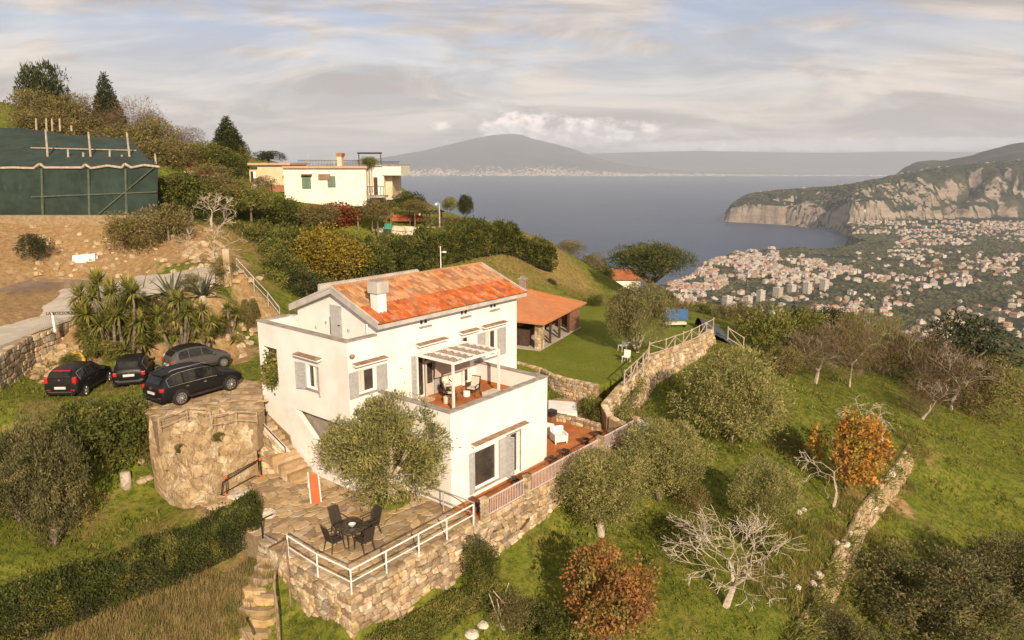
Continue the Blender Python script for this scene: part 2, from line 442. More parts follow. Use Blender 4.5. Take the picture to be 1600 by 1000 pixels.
def far_h(x, y):
    x, y = np.asarray(x, float), np.asarray(y, float)
    r = np.hypot(x, y)
    d = coast_d(x, y) + (fbm(x / 160, y / 160, 4, 3) - .47) * 90
    plain = -285 + (fbm(x / 420, y / 420, 4, 9) - .47) * 30 * sstep(0, 300, d) - 14 * sstep(1500, 3300, y) * 0
    h = SEA - 18 + (plain - (SEA - 18)) * sstep(-6, 34, d)
    t = x / np.maximum(y, 1)
    fy, fz, cy, cz = np.interp(t, FT, FY), np.interp(t, FT, FZ), np.interp(t, CT, CY), np.interp(t, CT, CZZ)
    s = (y - fy) / np.maximum(cy - fy, 5)
    gul = fbm(t * 62 + s * 2.2 + 5 * fbm(x / 420, y / 420, 4, 5), s * 1.6, 5, 21, True)
    s2 = s + (gul - .5) * .55 * sstep(-.15, .15, s) * (1 - sstep(.85, 1.2, s))
    jmp = np.clip(.42 + .6 * (fbm(t * 30, t * 0, 3, 8) - .5), .2, .6) * np.where(t > FT[5], .25 + 1.1 * sstep(.42, .62, fbm(t * 22, t * 0, 3, 19)), 1.25)
    g = jmp * sstep(.0, .16, s2) + (1 - jmp) * (.6 * np.clip(s2, 0, 1) ** .9 + .4 * sstep(.25, .8, s2 + .12 * (gul - .5)))
    up = fz + (cz - fz) * g
    back = cz - np.maximum(y - cy, 0) * .10
    bz = np.interp(t, BT, BZ, left=-400)
    back2 = np.minimum(bz - np.abs(y - 7000) * .16, 900) + (fbm(x / 500, y / 500, 4, 31) - .5) * 40
    head = np.where(s < 1, up, np.maximum(back, -380))
    head = np.where(y > cy, np.maximum(head, np.where(t > BT[0], back2, -400)), head)
    head = head + (fbm(x / 120, y / 120, 4, 33) - .47) * 22 * sstep(.1, .5, s)
    inside = (t > FT[1]) & (s > 0)
    h = np.where(inside, np.maximum(head, np.where(t > FT[5], h, -400)), h)
    h = np.where((t <= FT[1]) & (y > 2700), SEA - 18, h)
    slope = -12 - (r - 130) * .305 + (fbm(x / 60, y / 60, 4, 41) - .47) * 14
    return np.where(r < 1300, np.maximum(h, np.minimum(slope, 60)), h)
BANK = np.array([P(*q)[:2] for q in [(1228,1015,-4.2),(1242,985,-4.2),(1260,945,-4.2),(1285,900,-4.2),(1319,842,-4.2),(1341,795,-4.2),(1400,725,-4.35),(1428,684,-4.4)]])
def bank_drop(x, y):
    best = np.full(x.shape, 1e9); sg = np.zeros(x.shape); al = np.zeros(x.shape)
    for i in range(len(BANK)-1):
        (x0, y0), (x1, y1) = BANK[i], BANK[i+1]; vx, vy = x1-x0, y1-y0; L2_ = vx*vx+vy*vy
        tt = ((x-x0)*vx+(y-y0)*vy)/L2_; tc = np.clip(tt, 0, 1); d = np.hypot(x-x0-tc*vx, y-y0-tc*vy)
        s = ((x-x0)*vy-(y-y0)*vx)/math.sqrt(L2_); m = d < best
        best = np.where(m, d, best); sg = np.where(m, np.where(s > 0, d, -d), sg); al = np.where(m, i+tt, al)
    taper = sstep(-3.0, .3, al)*(1-sstep(len(BANK)-1.6, len(BANK)-.8, al))
    return -1.25*sstep(.05, .55, sg)*(1-sstep(4, 12, sg))*taper
def ground_h(x, y):
    x = np.asarray(x, float); y = np.asarray(y, float); r = np.hypot(x, y)
    n = near_h(x, y) + bank_drop(x, y) + (fbm(x / 2.6, y / 2.6, 4, 1) - .47) * .34 * sstep(0, 1, 1)
    w = sstep(105, 175, r)
    if np.all(w <= 0): return n
    return n * (1 - w) + far_h(x, y) * w
def hz(x, y):
    return float(ground_h(np.array([x]), np.array([y]))[0])
def hit(px, py, tmax=160.0):
    """where the line of sight through a photo pixel meets the hill"""
    d = ray(px, py); ts = np.arange(14, tmax, .25)
    z = CZ + d[2] * ts; g = ground_h(d[0] * ts, d[1] * ts)
    k = np.argmax(z < g)
    if not (z < g).any(): k = len(ts) - 1
    t = ts[k]
    return (d[0] * t, d[1] * t, hz(d[0] * t, d[1] * t))

# ------------------------------------------------------------------ ground sheet
ang = np.radians(np.arange(-50, 50.01, .25))
rad = np.concatenate([np.arange(11, 60, .36), np.arange(60, 150, 1.0), np.geomspace(150, 1000, 40)[:-1], np.geomspace(1000, 3500, 80)[:-1],
                      np.arange(3500, 4900, 13), np.geomspace(4900, 10500, 46)])
A2, R2 = np.meshgrid(ang, rad)
gx, gy = R2 * np.sin(A2), R2 * np.cos(A2)
gz = ground_h(gx, gy)
nr, na = gx.shape
me = bpy.data.meshes.new('ground')
idx = np.arange(nr * na).reshape(nr, na)
q = np.stack([idx[:-1, :-1], idx[:-1, 1:], idx[1:, 1:], idx[1:, :-1]], -1).reshape(-1, 4)
me.vertices.add(nr * na); me.vertices.foreach_set('co', np.stack([gx, gy, gz], -1).astype(np.float32).ravel())
me.loops.add(q.size); me.loops.foreach_set('vertex_index', q[:, ::-1].astype(np.int32).ravel())
me.polygons.add(len(q)); me.polygons.foreach_set('loop_start', np.arange(0, q.size, 4, dtype=np.int32))
me.polygons.foreach_set('loop_total', np.full(len(q), 4, dtype=np.int32))
me.polygons.foreach_set('use_smooth', np.ones(len(q), bool))
me.update()
# what grows where: soil / dry grass painted by place
def spots(lst):
    v = np.zeros_like(gx)
    for px, py, rr, k in lst:
        hx, hy, _ = hit(px, py)
        v = np.maximum(v, k * np.exp(-((gx - hx) ** 2 + (gy - hy) ** 2) / (rr * rr)))
    return v
dry = spots([(20,135,9,.9),(-30,125,9,.9),(60,150,8,.7),(300,880,2.2,.8),(360,900,1.6,.6),(180,970,2.4,.9),(250,960,2.2,.9),(120,820,2.5,.5),(300,800,1.8,.5),(330,930,2.0,.8),
             (230,860,1.8,.6),(830,390,5,.9),(880,420,5,.8),(800,410,5,.7),(760,420,4,.6),(330,380,3.5,.9),(380,370,4,.9),(360,420,3,.9),(430,410,3,.7),
             (1400,730,1.4,.8),(1350,790,1.4,.8),(1320,840,1.3,.8),(1280,920,1.5,.8),(1430,700,1.5,.7),(1500,640,3,.4),
             (1200,650,2.5,.45),(1330,880,1.5,.3),(1190,900,2.5,.35),(60,640,2,.45),(200,600,2.5,.5),(130,640,2,.35),(380,545,2,.5)])
soil = spots([(20,462,4,1),(-20,480,4,1),(90,470,3,1),(80,400,7,1),(140,380,6,1),(200,390,6,1),(60,380,6,1),(250,400,4,1),(110,420,5,1),(170,420,4,1),(30,400,7,1),(340,400,3,.7),
              (300,440,3,.6),(90,545,2.5,1),(60,560,2.5,1),(130,550,2,.8),(330,500,2.5,.6),(1190,560,2,.2),(1318,870,.9,.7),(1400,790,1.2,.8),
              (1310,800,.6,.6),(370,880,1,.5),(250,550,2,.3),(400,470,3,.6),(300,545,1.2,.9),(370,560,1.5,.8),(240,560,1.2,.7),(420,545,2,.6),(330,800,1,.6)])
rr_ = np.hypot(gx, gy)
farm = sstep(120, 200, rr_)
dzx = np.abs(np.gradient(gz, axis=0)) / np.maximum(np.hypot(np.gradient(gx, axis=0), np.gradient(gy, axis=0)), .01)
rock = sstep(.34, .80, dzx) * sstep(3200, 3600, rr_)
rock = np.maximum(rock, sstep(.5, 1.0, dzx) * sstep(1500, 2000, rr_))
for nm, arr in (('dry', dry), ('soil', soil), ('far', farm), ('rock', rock)):
    at = me.attributes.new(nm, 'FLOAT', 'POINT'); at.data.foreach_set('value', arr.astype(np.float32).ravel())
gm = bpy.data.materials.new('hillside_ground'); gm.use_nodes = True
t = NT(gm.node_tree); bs = gm.node_tree.nodes['Principled BSDF']
def attr(nm):
    a = t.new('ShaderNodeAttribute'); a.attribute_name = nm; return a.outputs['Fac']
pos = t.pos()
n1, n2, n3 = t.noise(pos, .55, 5, .6), t.noise(pos, 3.0, 5, .7), t.noise(pos, 14, 4, .7)
grass = t.mix(t.ramp(n1, .36, .64), (.140, .165, .018), (.215, .215, .032))
grass = t.mix(t.ramp(n2, .40, .66), grass, (.062, .085, .012))
grass = t.mix(t.ramp(n3, .50, .72), grass, (.22, .205, .045))
dryc = t.mix(t.ramp(n2, .38, .62), (.27, .19, .07), (.16, .125, .035))
soilc = t.mix(t.ramp(n2, .35, .65), (.40, .26, .125), (.27, .165, .075))
soilc = t.mix(t.ramp(t.noise(pos, 1.3, 6, .7), .52, .70), soilc, (.46, .34, .185))
soilc = t.mix(t.ramp(t.noise(pos, 5.0, 4, .7), .60, .72), soilc, (.11, .10, .03))
wig = t.m('MULTIPLY', t.m('SUBTRACT', t.noise(pos, 1.1, 5, .7), .5), 1.5)
dm = t.ramp(t.m('ADD', attr('dry'), wig), .22, .62)
sm = t.ramp(t.m('ADD', attr('soil'), t.m('MULTIPLY', wig, .6)), .30, .55)
litter = t.m('MULTIPLY', t.ramp(t.noise(pos, .33, 6, .72), .56, .70), .5)
near = t.mix(sm, t.mix(t.m('MAXIMUM', dm, litter), grass, dryc), soilc)
fn = t.noise(pos, .012, 6, .65); fn2 = t.noise(pos, .0035, 4, .6)
farc = t.mix(t.ramp(fn, .36, .62), (.020, .028, .012), (.048, .052, .022))
farc = t.mix(t.ramp(fn2, .50, .64), farc, (.075, .068, .034))
strat = t.noise(t.scale(pos, (.004, .004, .05)), 1.0, 5, .7)
gully = t.noise(t.scale(pos, (.05, .02, .006)), 1.0, 5, .7)
rockc = t.mix(t.ramp(strat, .35, .65), (.215, .17, .13), (.31, .25, .19))
rockc = t.mix(t.ramp(gully, .52, .66), rockc, (.085, .075, .045))
rm = t.ramp(t.m('ADD', attr('rock'), t.m('MULTIPLY', t.m('SUBTRACT', t.noise(pos, .011, 6, .72), .5), 2.4)), .34, .60)
farc = t.mix(rm, farc, rockc)
t.put(bs.inputs['Base Color'], t.mix(attr('far'), near, farc))
bs.inputs['Roughness'].default_value = .95; bs.inputs['Specular IOR Level'].default_value = .1
bn = t.new('ShaderNodeBump'); bn.inputs['Distance'].default_value = 1.0
t.put(bn.inputs['Height'], t.m('ADD', t.m('MULTIPLY', t.m('ADD', n3, n2), .085), t.m('MULTIPLY', t.m('MULTIPLY', fn, attr('far')), 16.0)))
t.l.new(bn.outputs[0], bs.inputs['Normal'])
ground = mesh_obj('ground', me, None, gm); tag(ground, 'grassy hillside falling away to the wooded plain and headland', kind='structure')

# ------------------------------------------------------------------ sea
sm_ = bpy.data.materials.new('sea_water'); sm_.use_nodes = True
t = NT(sm_.node_tree); bs = sm_.node_tree.nodes['Principled BSDF']; pos = t.pos()
t.put(bs.inputs['Base Color'], t.mix(t.ramp(t.noise(t.scale(pos, (.0006, .0022, 1)), 1, 5, .6), .35, .65), (.016, .038, .088), (.030, .055, .108)))
bs.inputs['Roughness'].default_value = .34; bs.inputs['IOR'].default_value = 1.33
bn = t.new('ShaderNodeBump'); t.put(bn.inputs['Height'], t.m('MULTIPLY', t.noise(t.scale(pos, (.03, .06, .03)), 1, 6, .7), 9.0)); bn.inputs['Distance'].default_value = 1.0
t.l.new(bn.outputs[0], bs.inputs['Normal'])
tag(MB().quad((-38000, -3000, SEA), (38000, -3000, SEA), (38000, 38000, SEA), (-38000, 38000, SEA)).build('sea', sm_), 'calm blue bay between the hill and the far shore', kind='structure')

# ------------------------------------------------------------------ volcano and the range beyond the bay
mm = bpy.data.materials.new('distant_wooded_mountain'); mm.use_nodes = True
t = NT(mm.node_tree); bs = mm.node_tree.nodes['Principled BSDF']; pos = t.pos()
mc = t.mix(t.ramp(t.noise(pos, .0012, 6, .6), .38, .62), (.028, .036, .024), (.055, .058, .040))
sx_ = t.new('ShaderNodeSeparateXYZ'); t.put(sx_.inputs[0], pos)
mc = t.mix(t.ramp(t.m('ADD', sx_.outputs[2], t.m('MULTIPLY', t.noise(pos, .003, 5, .7), 500)), 260, -150), mc, (.13, .11, .09))
mc = t.mix(t.ramp(sx_.outputs[2], 480, 800), mc, (.085, .065, .055))
t.put(bs.inputs['Base Color'], mc); bs.inputs['Roughness'].default_value = 1
def mountain(name, prof, Y0, Yp, Y1, step, label, seed, rough):
    xs = np.arange(PY(prof[0][0], 260, Yp)[0], PY(prof[-1][0], 260, Yp)[0], step); ys = np.arange(Y0, Y1, step)
    X, Y = np.meshgrid(xs, ys)
    px_ = [PY(a, b_, Yp)[0] for a, b_ in prof]; pz = [PY(a, b_, Yp)[2] for a, b_ in prof]
    top = np.interp(X, px_, pz)
    s = np.where(Y < Yp, (Y - Y0) / (Yp - Y0), (Y1 - Y) / (Y1 - Yp)).clip(0, 1)
    cx = PY(815, 210, Yp)[0]
    Z = (SEA - 5) + (top - SEA) * (s ** 1.25) + 22 * sstep(0, .02, s)
    Z += rough * (fbm(X / 900, Y / 1400, 5, seed, True) - .5) * s * (1.05 - s)  * 2.2
    me = bpy.data.meshes.new(name); ny, nx = X.shape; idx = np.arange(nx * ny).reshape(ny, nx)
    q = np.stack([idx[:-1, :-1], idx[:-1, 1:], idx[1:, 1:], idx[1:, :-1]], -1).reshape(-1, 4)
    me.from_pydata(np.stack([X, Y, Z], -1).reshape(-1, 3).tolist(), [], q.tolist())
    me.polygons.foreach_set('use_smooth', np.ones(len(q), bool)); me.update()
    tag(mesh_obj(name, me, None, mm), label, kind='structure')
    return lambda x, y: (SEA - 5) + (np.interp(x, px_, pz) - SEA) * max(0, min(1, (y - Y0) / (Yp - Y0))) ** 1.25 + 22
volc_h = mountain('mountain', [(380,262),(480,260),(600,247),(662,236),(709,225),(747,215.5),(775,211),(800,209.5),(815,211),(831,217),(860,224),(897,234),(928,245),(960,255),(1000,261),(1060,267),(1150,270),(1260,271),(1350,272)],
         18900, 23000, 25500, 110, 'blue hazy volcano rising beyond the bay', 51, 170)
mountain('hills', [(700,262),(860,246),(930,240),(1000,238),(1100,236),(1200,238),(1300,239),(1400,237),(1550,238),(1800,240)], 25600, 29000, 30500, 190, 'long faint mountain range behind the volcano', 61, 160)
# ------------------------------------------------------------------ the white villa (house axes: x along the front, y into the house)
villa = empty('white_villa', G(0, 0, 0), math.atan2(HU[1], HU[0]), 'large white villa with a terracotta tiled roof and open terraces on two levels', 'house')
MF = lambda v0: Matrix(((1,0,0,0),(0,-1,0,v0),(0,0,1,0),(0,0,0,1)))      # facade facing the garden
ML = lambda u0: Matrix(((0,-1,0,u0),(1,0,0,0),(0,0,1,0),(0,0,0,1)))      # facade facing the car park
def holed(mb, a0, a1, z0, z1, th, holes):
    """a wall with rectangular openings, in (along, outward, up) axes; outer face at outward = 0"""
    As = sorted({a0, a1, *[h[0] for h in holes], *[h[1] for h in holes]})
    for i in range(len(As) - 1):
        x0, x1 = As[i], As[i + 1]; xm = (x0 + x1) / 2
        hs = sorted([(h[2], h[3]) for h in holes if h[0] < xm < h[1]])
        z = z0
        for h0, h1 in hs + [(z1, z1)]:
            if h0 > z: mb.box(x0, -th, z, x1, 0, h0)
            z = h1
    return mb
def shut(par, M, a0, a1, z0, z1, ang_=0.0, hinge=0):
    """louvred shutter lying against the wall or standing off it"""
    Lc = Matrix.Translation((a0 if hinge == 0 else a1, .03, 0)) @ Matrix.Rotation(ang_, 4, 'Z')
    w = a1 - a0; s = 1 if hinge == 0 else -1
    mb = MB(M @ Lc)
    xs = sorted((0, s * w))
    for x in (xs[0], xs[1] - .05): mb.box(x, 0, z0, x + .05, .045, z1)
    zm = (z0 + z1) / 2
    for z in (z0, zm - .03, z1 - .06): mb.box(xs[0] + .05, .002, z, xs[1] - .05, .043, z + .06)
    n = int((z1 - z0) / .075)
    for k in range(n):
        z = z0 + .065 + k * (z1 - z0 - .13) / n
        mb.hexa([(xs[0]+.05,.008,z+.03),(xs[1]-.05,.008,z+.03),(xs[1]-.05,.036,z),(xs[0]+.05,.036,z),
                 (xs[0]+.05,.008,z+.045),(xs[1]-.05,.008,z+.045),(xs[1]-.05,.036,z+.015),(xs[0]+.05,.036,z+.015)])
    return mb.build('shutter', shutter, par)
def win(par, M, a0, a1, z0, z1, panes=2, cur=True, sill=True, dep=.12, name='window'):
    f = MB(M)
    w = .07
    f.box(a0, -dep-.05, z0, a0+w, -dep+.03, z1).box(a1-w, -dep-.05, z0, a1, -dep+.03, z1)
    f.box(a0+w, -dep-.05, z0, a1-w, -dep+.03, z0+w).box(a0+w, -dep-.05, z1-w, a1-w, -dep+.03, z1)
    for k in range(1, panes):
        x = a0 + (a1 - a0) * k / panes
        f.box(x-.04, -dep-.04, z0+w, x+.04, -dep+.035, z1-w)
    fo = f.build(name, whitewood, par)
    g = MB(M)
    for k in range(panes):
        x0, x1 = a0 + (a1-a0)*k/panes, a0 + (a1-a0)*(k+1)/panes
        g.box(x0+.06, -dep-.02, z0+w, x1-.06, -dep-.01, z1-w)
    g.build('pane', glass, fo)
    if cur:
        c = MB(M); x0 = a0 + (a1-a0)*.12
        for k in range(7):
            xa = x0 + k*(a1-a0)*.045
            c.box(xa, -dep-.012, z0+w+.01, xa+(a1-a0)*.04, -dep-.002+.004*(k % 2), z1-w-.01)
        c.build('curtain', curtain, fo)
    if sill:
        MB(M).box(a0-.08, .002, z0-.07, a1+.08, .10, z0-.01).build('sill', trimgrey, fo)
    return fo
def ledge(M, a0, a1, z, d=.30):
    mb = MB(M).hexa([(a0,.002,z-.02),(a1,.002,z-.02),(a1,d,z-.07),(a0,d,z-.07),(a0,.002,z+.05),(a1,.002,z+.05),(a1,d,z-.0),(a0,d,z-.0)])
    o = mb.build('window_canopy', plaster, villa)
    t_ = MB(M)
    n = int((a1-a0)/.16)
    for k in range(n):
        x = a0 + (a1-a0)*k/n
        t_.hexa([(x+.01,.004,z+.054),(x+.15,.004,z+.054),(x+.15,d+.03,z+.004),(x+.01,d+.03,z+.004),
                 (x+.01,.004,z+.075),(x+.15,.004,z+.075),(x+.15,d+.03,z+.028),(x+.01,d+.03,z+.028)])
    t_.build('canopy_tiles', material('brown_ledge_tile', (.30,.20,.12), (.22,.14,.085), 3, .9, vary=.2), o)
L, D, L2, UC, UG, DV, ZP, ZW, ZF = 7.05, 4.70, 10.40, -1.67, .08, 11.87, 4.42, 7.15, 3.40
# walls
holed(MB(MF(0)), 0, L, -.35, ZP, .28, [(1.5, 3.15, .32, 2.15), (3.86, 4.80, .12, 2.22)]).build('lower_front_wall', plaster, villa)
MB().box(0, .28, -.35, .28, D, ZP).build('lower_side_wall', plaster, villa)
MB().box(L-.28, .28, -.35, L, D, ZP).build('lower_side_wall', plaster, villa)
holed(MB(MF(D)), UC, UG, -.35, ZW, .28, [(-1.12, -.10, 4.60, 5.72)]).build('wing_front_wall', plaster, villa)
AW = [(2.83, 3.48), (5.76, 6.41), (8.11, 8.76)]
holed(MB(MF(D)), UG, L2, -.35, 7.78, .28, [(2.40, 4.72, 3.40, 5.74), (5.75, 6.40, 3.42, 5.96), (7.62, 8.63, 4.45, 5.94)] +
      [(a, b_, 7.10, 7.60) for a, b_ in AW]).build('main_front_wall', plaster, villa)
lw = MB(ML(UC))
holed(lw, D+.28, DV, 3.12, ZW, .25, [(6.95, 7.86, 4.45, 5.62), (10.30, 11.50, 3.98, 5.93)])
lw._add([(a, 0, z) for a, z in [(11.87,-.6),(11.87,3.12),(9.1,3.12),(5.1,.05),(4.98,.05),(4.98,-.6)]] +
        [(a, -.25, z) for a, z in [(11.87,-.6),(11.87,3.12),(9.1,3.12),(5.1,.05),(4.98,.05),(4.98,-.6)]],
        [(0,1,2,3,4,5), (11,10,9,8,7,6)] + [(i, 6+i, 6+(i+1) % 6, (i+1) % 6) for i in range(6)])
lw.build('wing_side_wall', plaster, villa)
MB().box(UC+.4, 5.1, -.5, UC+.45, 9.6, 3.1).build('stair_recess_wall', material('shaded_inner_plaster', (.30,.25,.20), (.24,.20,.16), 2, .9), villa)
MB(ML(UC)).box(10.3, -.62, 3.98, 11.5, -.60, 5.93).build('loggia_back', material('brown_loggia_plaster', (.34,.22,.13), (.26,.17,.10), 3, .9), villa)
MB().box(UC+.25, DV-.25, 2.0, 3.4, DV, ZW).build('wing_back_wall', plaster, villa)
# stone plinth under the wing
pl = MB(ML(UC)); pl._add([(a, .06, z) for a, z in [(11.95,-.2),(11.95,2.45),(9.6,1.55),(9.3,.4),(8.2,.2),(8.0,-.2)]] + [(a, .001, z) for a, z in [(11.95,-.2),(11.95,2.45),(9.6,1.55),(9.3,.4),(8.2,.2),(8.0,-.2)]],
        [(0,1,2,3,4,5)] + [(i, 6+i, 6+(i+1) % 6, (i+1) % 6) for i in range(6)])
pl.build('stone_plinth', mortar, villa)
# gable wall, back and far end of the main body
gb = [(D+.28, -.3), (10.9, -.3), (10.9, 7.62), (7.65, 8.85), (D+.28, 7.76)]
def gable(mb, u, th, poly):
    n = len(poly)
    mb._add([(u, a, z) for a, z in poly] + [(u+th, a, z) for a, z in poly], [tuple(range(n)), tuple(range(2*n-1, n-1, -1))] +
            [(i, n+i, n+(i+1) % n, (i+1) % n) for i in range(n)])
    return mb
gable(MB(), UG, .25, gb).build('gable_wall', plaster, villa)
gable(MB(), L2-.25, .25, gb).build('gable_wall', plaster, villa)
MB().box(UG+.25, 10.65, 2, L2-.25, 10.9, 7.6).build('rear_wall', plaster, villa)
# floors
MB().box(.28, .28, 3.12, L-.28, D, ZF).build('terrace_slab', plaster, villa)
MB().box(UC+.25, D+.28, 6.1, UG, DV-.25, 6.38).box(UG, 10.9, 6.1, 3.4, DV-.25, 6.38).build('roof_terrace_floor', concrete, villa)
# terracotta terrace tiles, laid one by one
def tiles(par, x0, x1, y0, y1, z, s, mat, M=None, name='floor_tile', gap=.012, limit=300, order=None, th=.02):
    cells = []
    nx, ny = max(1, round((x1-x0)/s)), max(1, round((y1-y0)/s))
    for i in range(nx):
        for j in range(ny):
            cells.append((x0+(i+.5)*(x1-x0)/nx, y0+(j+.5)*(y1-y0)/ny))
    w, h = (x1-x0)/nx/2-gap/2, (y1-y0)/ny/2-gap/2
    if order: cells.sort(key=order)
    base = MB().box(-w, -h, 0, w, h, th).mesh('tile_piece', mat)
    for c in cells[:limit]:
        o = mesh_obj(name, base, par, None, (c[0], c[1], z), (R.uniform(-.004,.004), R.uniform(-.004,.004), R.uniform(-.01,.01)))
    if cells[limit:]:
        mb = MB()
        for c in cells[limit:]: mb.box(c[0]-w, c[1]-h, z, c[0]+w, c[1]+h, z+th)
        tag(mb.build(name, mat, par), kind='stuff')
tiles(villa, .29, L-.29, .29, D-.01, ZF+.002, .33, terracotta)
MB().box(.285, .285, ZF+.001, L-.285, .30, ZF+.16).box(L-.30, .30, ZF+.001, L-.285, D, ZF+.16).build('skirting', terracotta, villa)
# copings
MB().box(-.03, -.03, ZP, L+.03, .31, ZP+.06).box(-.03, .31, ZP, .31, D-.002, ZP+.06).box(L-.31, .31, ZP, L+.03, D-.002, ZP+.06).build('terrace_coping', trimgrey, villa)
MB().box(UC-.04, D-.04, ZW, UG-.01, D+.30, ZW+.07).box(UC-.04, D+.30, ZW, UC+.28, DV+.03, ZW+.07).box(UC+.28, DV-.28, ZW, 3.4, DV+.03, ZW+.07).build('wing_coping', trimgrey, villa)
# openings
win(villa, MF(D), -1.12, -.10, 4.60, 5.72, 1)
shut(villa, MF(D), -1.66, -1.16, 4.50, 5.74); shut(villa, MF(D), -.06, .56, 4.50, 5.74)
for a, b_ in AW: win(villa, MF(D), a, b_, 7.10, 7.60, 2, False)
win(villa, MF(D), 7.62, 8.63, 4.45, 5.94, 2)
shut(villa, MF(D), 7.00, 7.58, 4.40, 5.96); shut(villa, MF(D), 8.67, 9.36, 4.40, 5.96)
win(villa, MF(D), 5.75, 6.40, 3.42, 5.96, 1, True, False)
bd = win(villa, MF(D), 2.40, 4.72, 3.42, 5.74, 3, False, False, .2, 'glass_door'); bd['label'] = 'wide glazed door under the pergola'
MB(MF(D)).box(3.05, .02, 3.45, 3.62, .06, 5.3).build('door_leaf', material('beige_door_panel', (.55,.46,.38), (.50,.42,.34), 3, .6), bd)
for a0, a1 in ((3.05, 3.62),): MB(MF(D)).box(a0+.10, .062, 4.1, a1-.10, .07, 5.15).build('door_pane', glass, bd)
shut(villa, MF(D), 2.15, 2.40, 3.45, 5.74, .9, 0)
shut(villa, MF(D), 3.66, 4.25, 3.45, 5.5)
win(villa, MF(0), 1.5, 3.15, .32, 2.15, 1, False)
MB(MF(0)).box(2.86, -.26, .42, 3.08, -.20, 2.05).build('casement', whitewood, villa)
# the door standing open shows the tiled room behind
MB().box(.3, .3, .0, L-.3, D, .03).build('inner_floor', terracotta, villa)
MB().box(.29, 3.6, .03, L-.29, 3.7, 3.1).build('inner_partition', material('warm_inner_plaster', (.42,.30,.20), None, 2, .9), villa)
shut(villa, MF(0), 1.15, 1.48, .22, 2.2); shut(villa, MF(0), 3.20, 3.76, .22, 2.24)
gd = win(villa, MF(0), 3.88, 4.78, .12, 2.22, 1, True, False); gd.name = 'glazed_door'
shut(villa, MF(0), 3.84, 4.20, .14, 2.24, 1.25, 0)
MB(MF(0)).box(4.82, .003, .10, 4.88, .05, 2.3).box(3.80, .003, 2.24, 4.88, .05, 2.30).build('door_surround', trimgrey, villa)
win(villa, ML(UC), 6.95, 7.86, 4.45, 5.62, 2)
shut(villa, ML(UC), 7.90, 8.52, 4.36, 5.66, .25, 0); shut(villa, ML(UC), 6.42, 6.91, 4.36, 5.66, -.5, 1)
for a0, a1, z in ((-1.45, .48, 6.07), (2.45, 4.52, 6.22), (5.55, 6.95, 6.27), (7.30, 9.27, 6.28)): ledge(MF(D), a0, a1, z)
ledge(MF(0), 1.25, 5.20, 2.58); ledge(ML(UC), 6.55, 8.50, 6.05)
gdr = MB(ML(UG)).box(7.22, .01, 6.40, 8.10, .06, 8.22).box(7.30, .062, 6.5, 8.02, .07, 8.1).build('roof_terrace_door', material('pale_grey_door', (.46,.44,.42), (.40,.385,.37), 4, .5), villa)
MB(ML(UG)).box(7.34, .07, 7.25, 7.46, .12, 7.29).build('handle', blackmetal, gdr)
MB(ML(UG)).box(8.14, .01, 6.7, 8.17, .05, 7.6).build('conduit', blackmetal, villa)
for a, z in ((8.45, 7.2), (9.3, 6.85), (6.7, 7.05)): MB(ML(UG)).box(a, .005, z, a+.09, .07, z+.12).build('wall_fitting', metalw, villa)
MB(ML(UG)).tube((5.25, .12, 7.15), (5.25, .12, 7.65), .045).tube((5.25, .0, 7.4), (5.25, .12, 7.4), .03).build('vent_pipe', whitemetal, villa)
ol = MB(MF(D)).lathe([(.02,0),(.10,.02),(.13,.09),(.09,.16)], 10, (-1.52, .16, 6.44)).build('wall_lamp', material('brass_lamp', (.28,.16,.06), None, 1, .5), villa)
MB(MF(D)).lathe([(.02,0),(.07,.02),(.08,.12),(.03,.16)], 8, (1.45, .10, 5.3)).build('wall_lamp', whitemetal, villa)
# pen-like railing at the back of the roof terrace
rl = MB()
for k in range(7): rl.box(UG-.02, 10.98+k*.10, 6.40, UG+.01, 11.01+k*.10, 7.18)
rl.box(UG-.03, 10.93, 7.18, UG+.02, 11.62, 7.22).box(UG-.03, 10.93, 6.44, UG+.02, 11.62, 6.48)
rl.build('roof_gate', whitemetal, villa)
# ---- roof
EV, EZ, RV, RZ, BV, BZ_, U0, U1 = 4.22, 7.80, 7.62, 9.10, 11.15, 7.80, -.26, 10.72
def slab(mb, v0, z0, v1, z1, u0, u1, th):
    return mb.hexa([(u0,v0,z0-th),(u1,v0,z0-th),(u1,v1,z1-th),(u0,v1,z1-th),(u0,v0,z0),(u1,v0,z0),(u1,v1,z1),(u0,v1,z1)])
roof = slab(slab(MB(), EV, EZ, RV, RZ, U0, U1, .24), RV, RZ, BV, BZ_, U0, U1, .24).build('roof', fascia, villa)
MB().box(U0+.02, EV-.035, EZ-.02, U1-.02, EV-.002, EZ+.05).build('gutter', darkwood, roof)
def pantiles(name, mat, v0, v1, front=True):
    w, h = .215, .37
    n = int((U1-U0-.16)/w); rows = max(1, int(math.hypot(v1-v0, (v1-v0)*(RZ-EZ)/(RV-EV))/h))
    mb = MB()
    for j in range(rows):
        va, vb = v0+(v1-v0)*j/rows, v0+(v1-v0)*(j+1)/rows
        for i in range(n):
            if front and name == 'roof_tiles' and False: continue
            uc = U0+.08+(i+.5)*w + R.uniform(-.008,.008)
            dz_ = R.uniform(-.01,.012)
            pts = []
            for vv, rr, lift in ((va-(.05 if v1>v0 else -.05), .105, .045), (vb, .085, .012)):
                zc = EZ + (vv-EV)/(RV-EV)*(RZ-EZ) if front else RZ + (vv-RV)/(BV-RV)*(BZ_-RZ)
                for k in range(4):
                    a = math.pi*k/3
                    pts.append((uc-math.cos(a)*rr, vv, zc+.004+lift*.6+dz_+math.sin(a)*rr*.62))
            mb._add(pts, [(k, k+1, 5+k, 4+k) for k in range(3)] + [(3,2,1,0)])
    o = mb.build(name, mat, roof); tag(o, kind='stuff'); return o
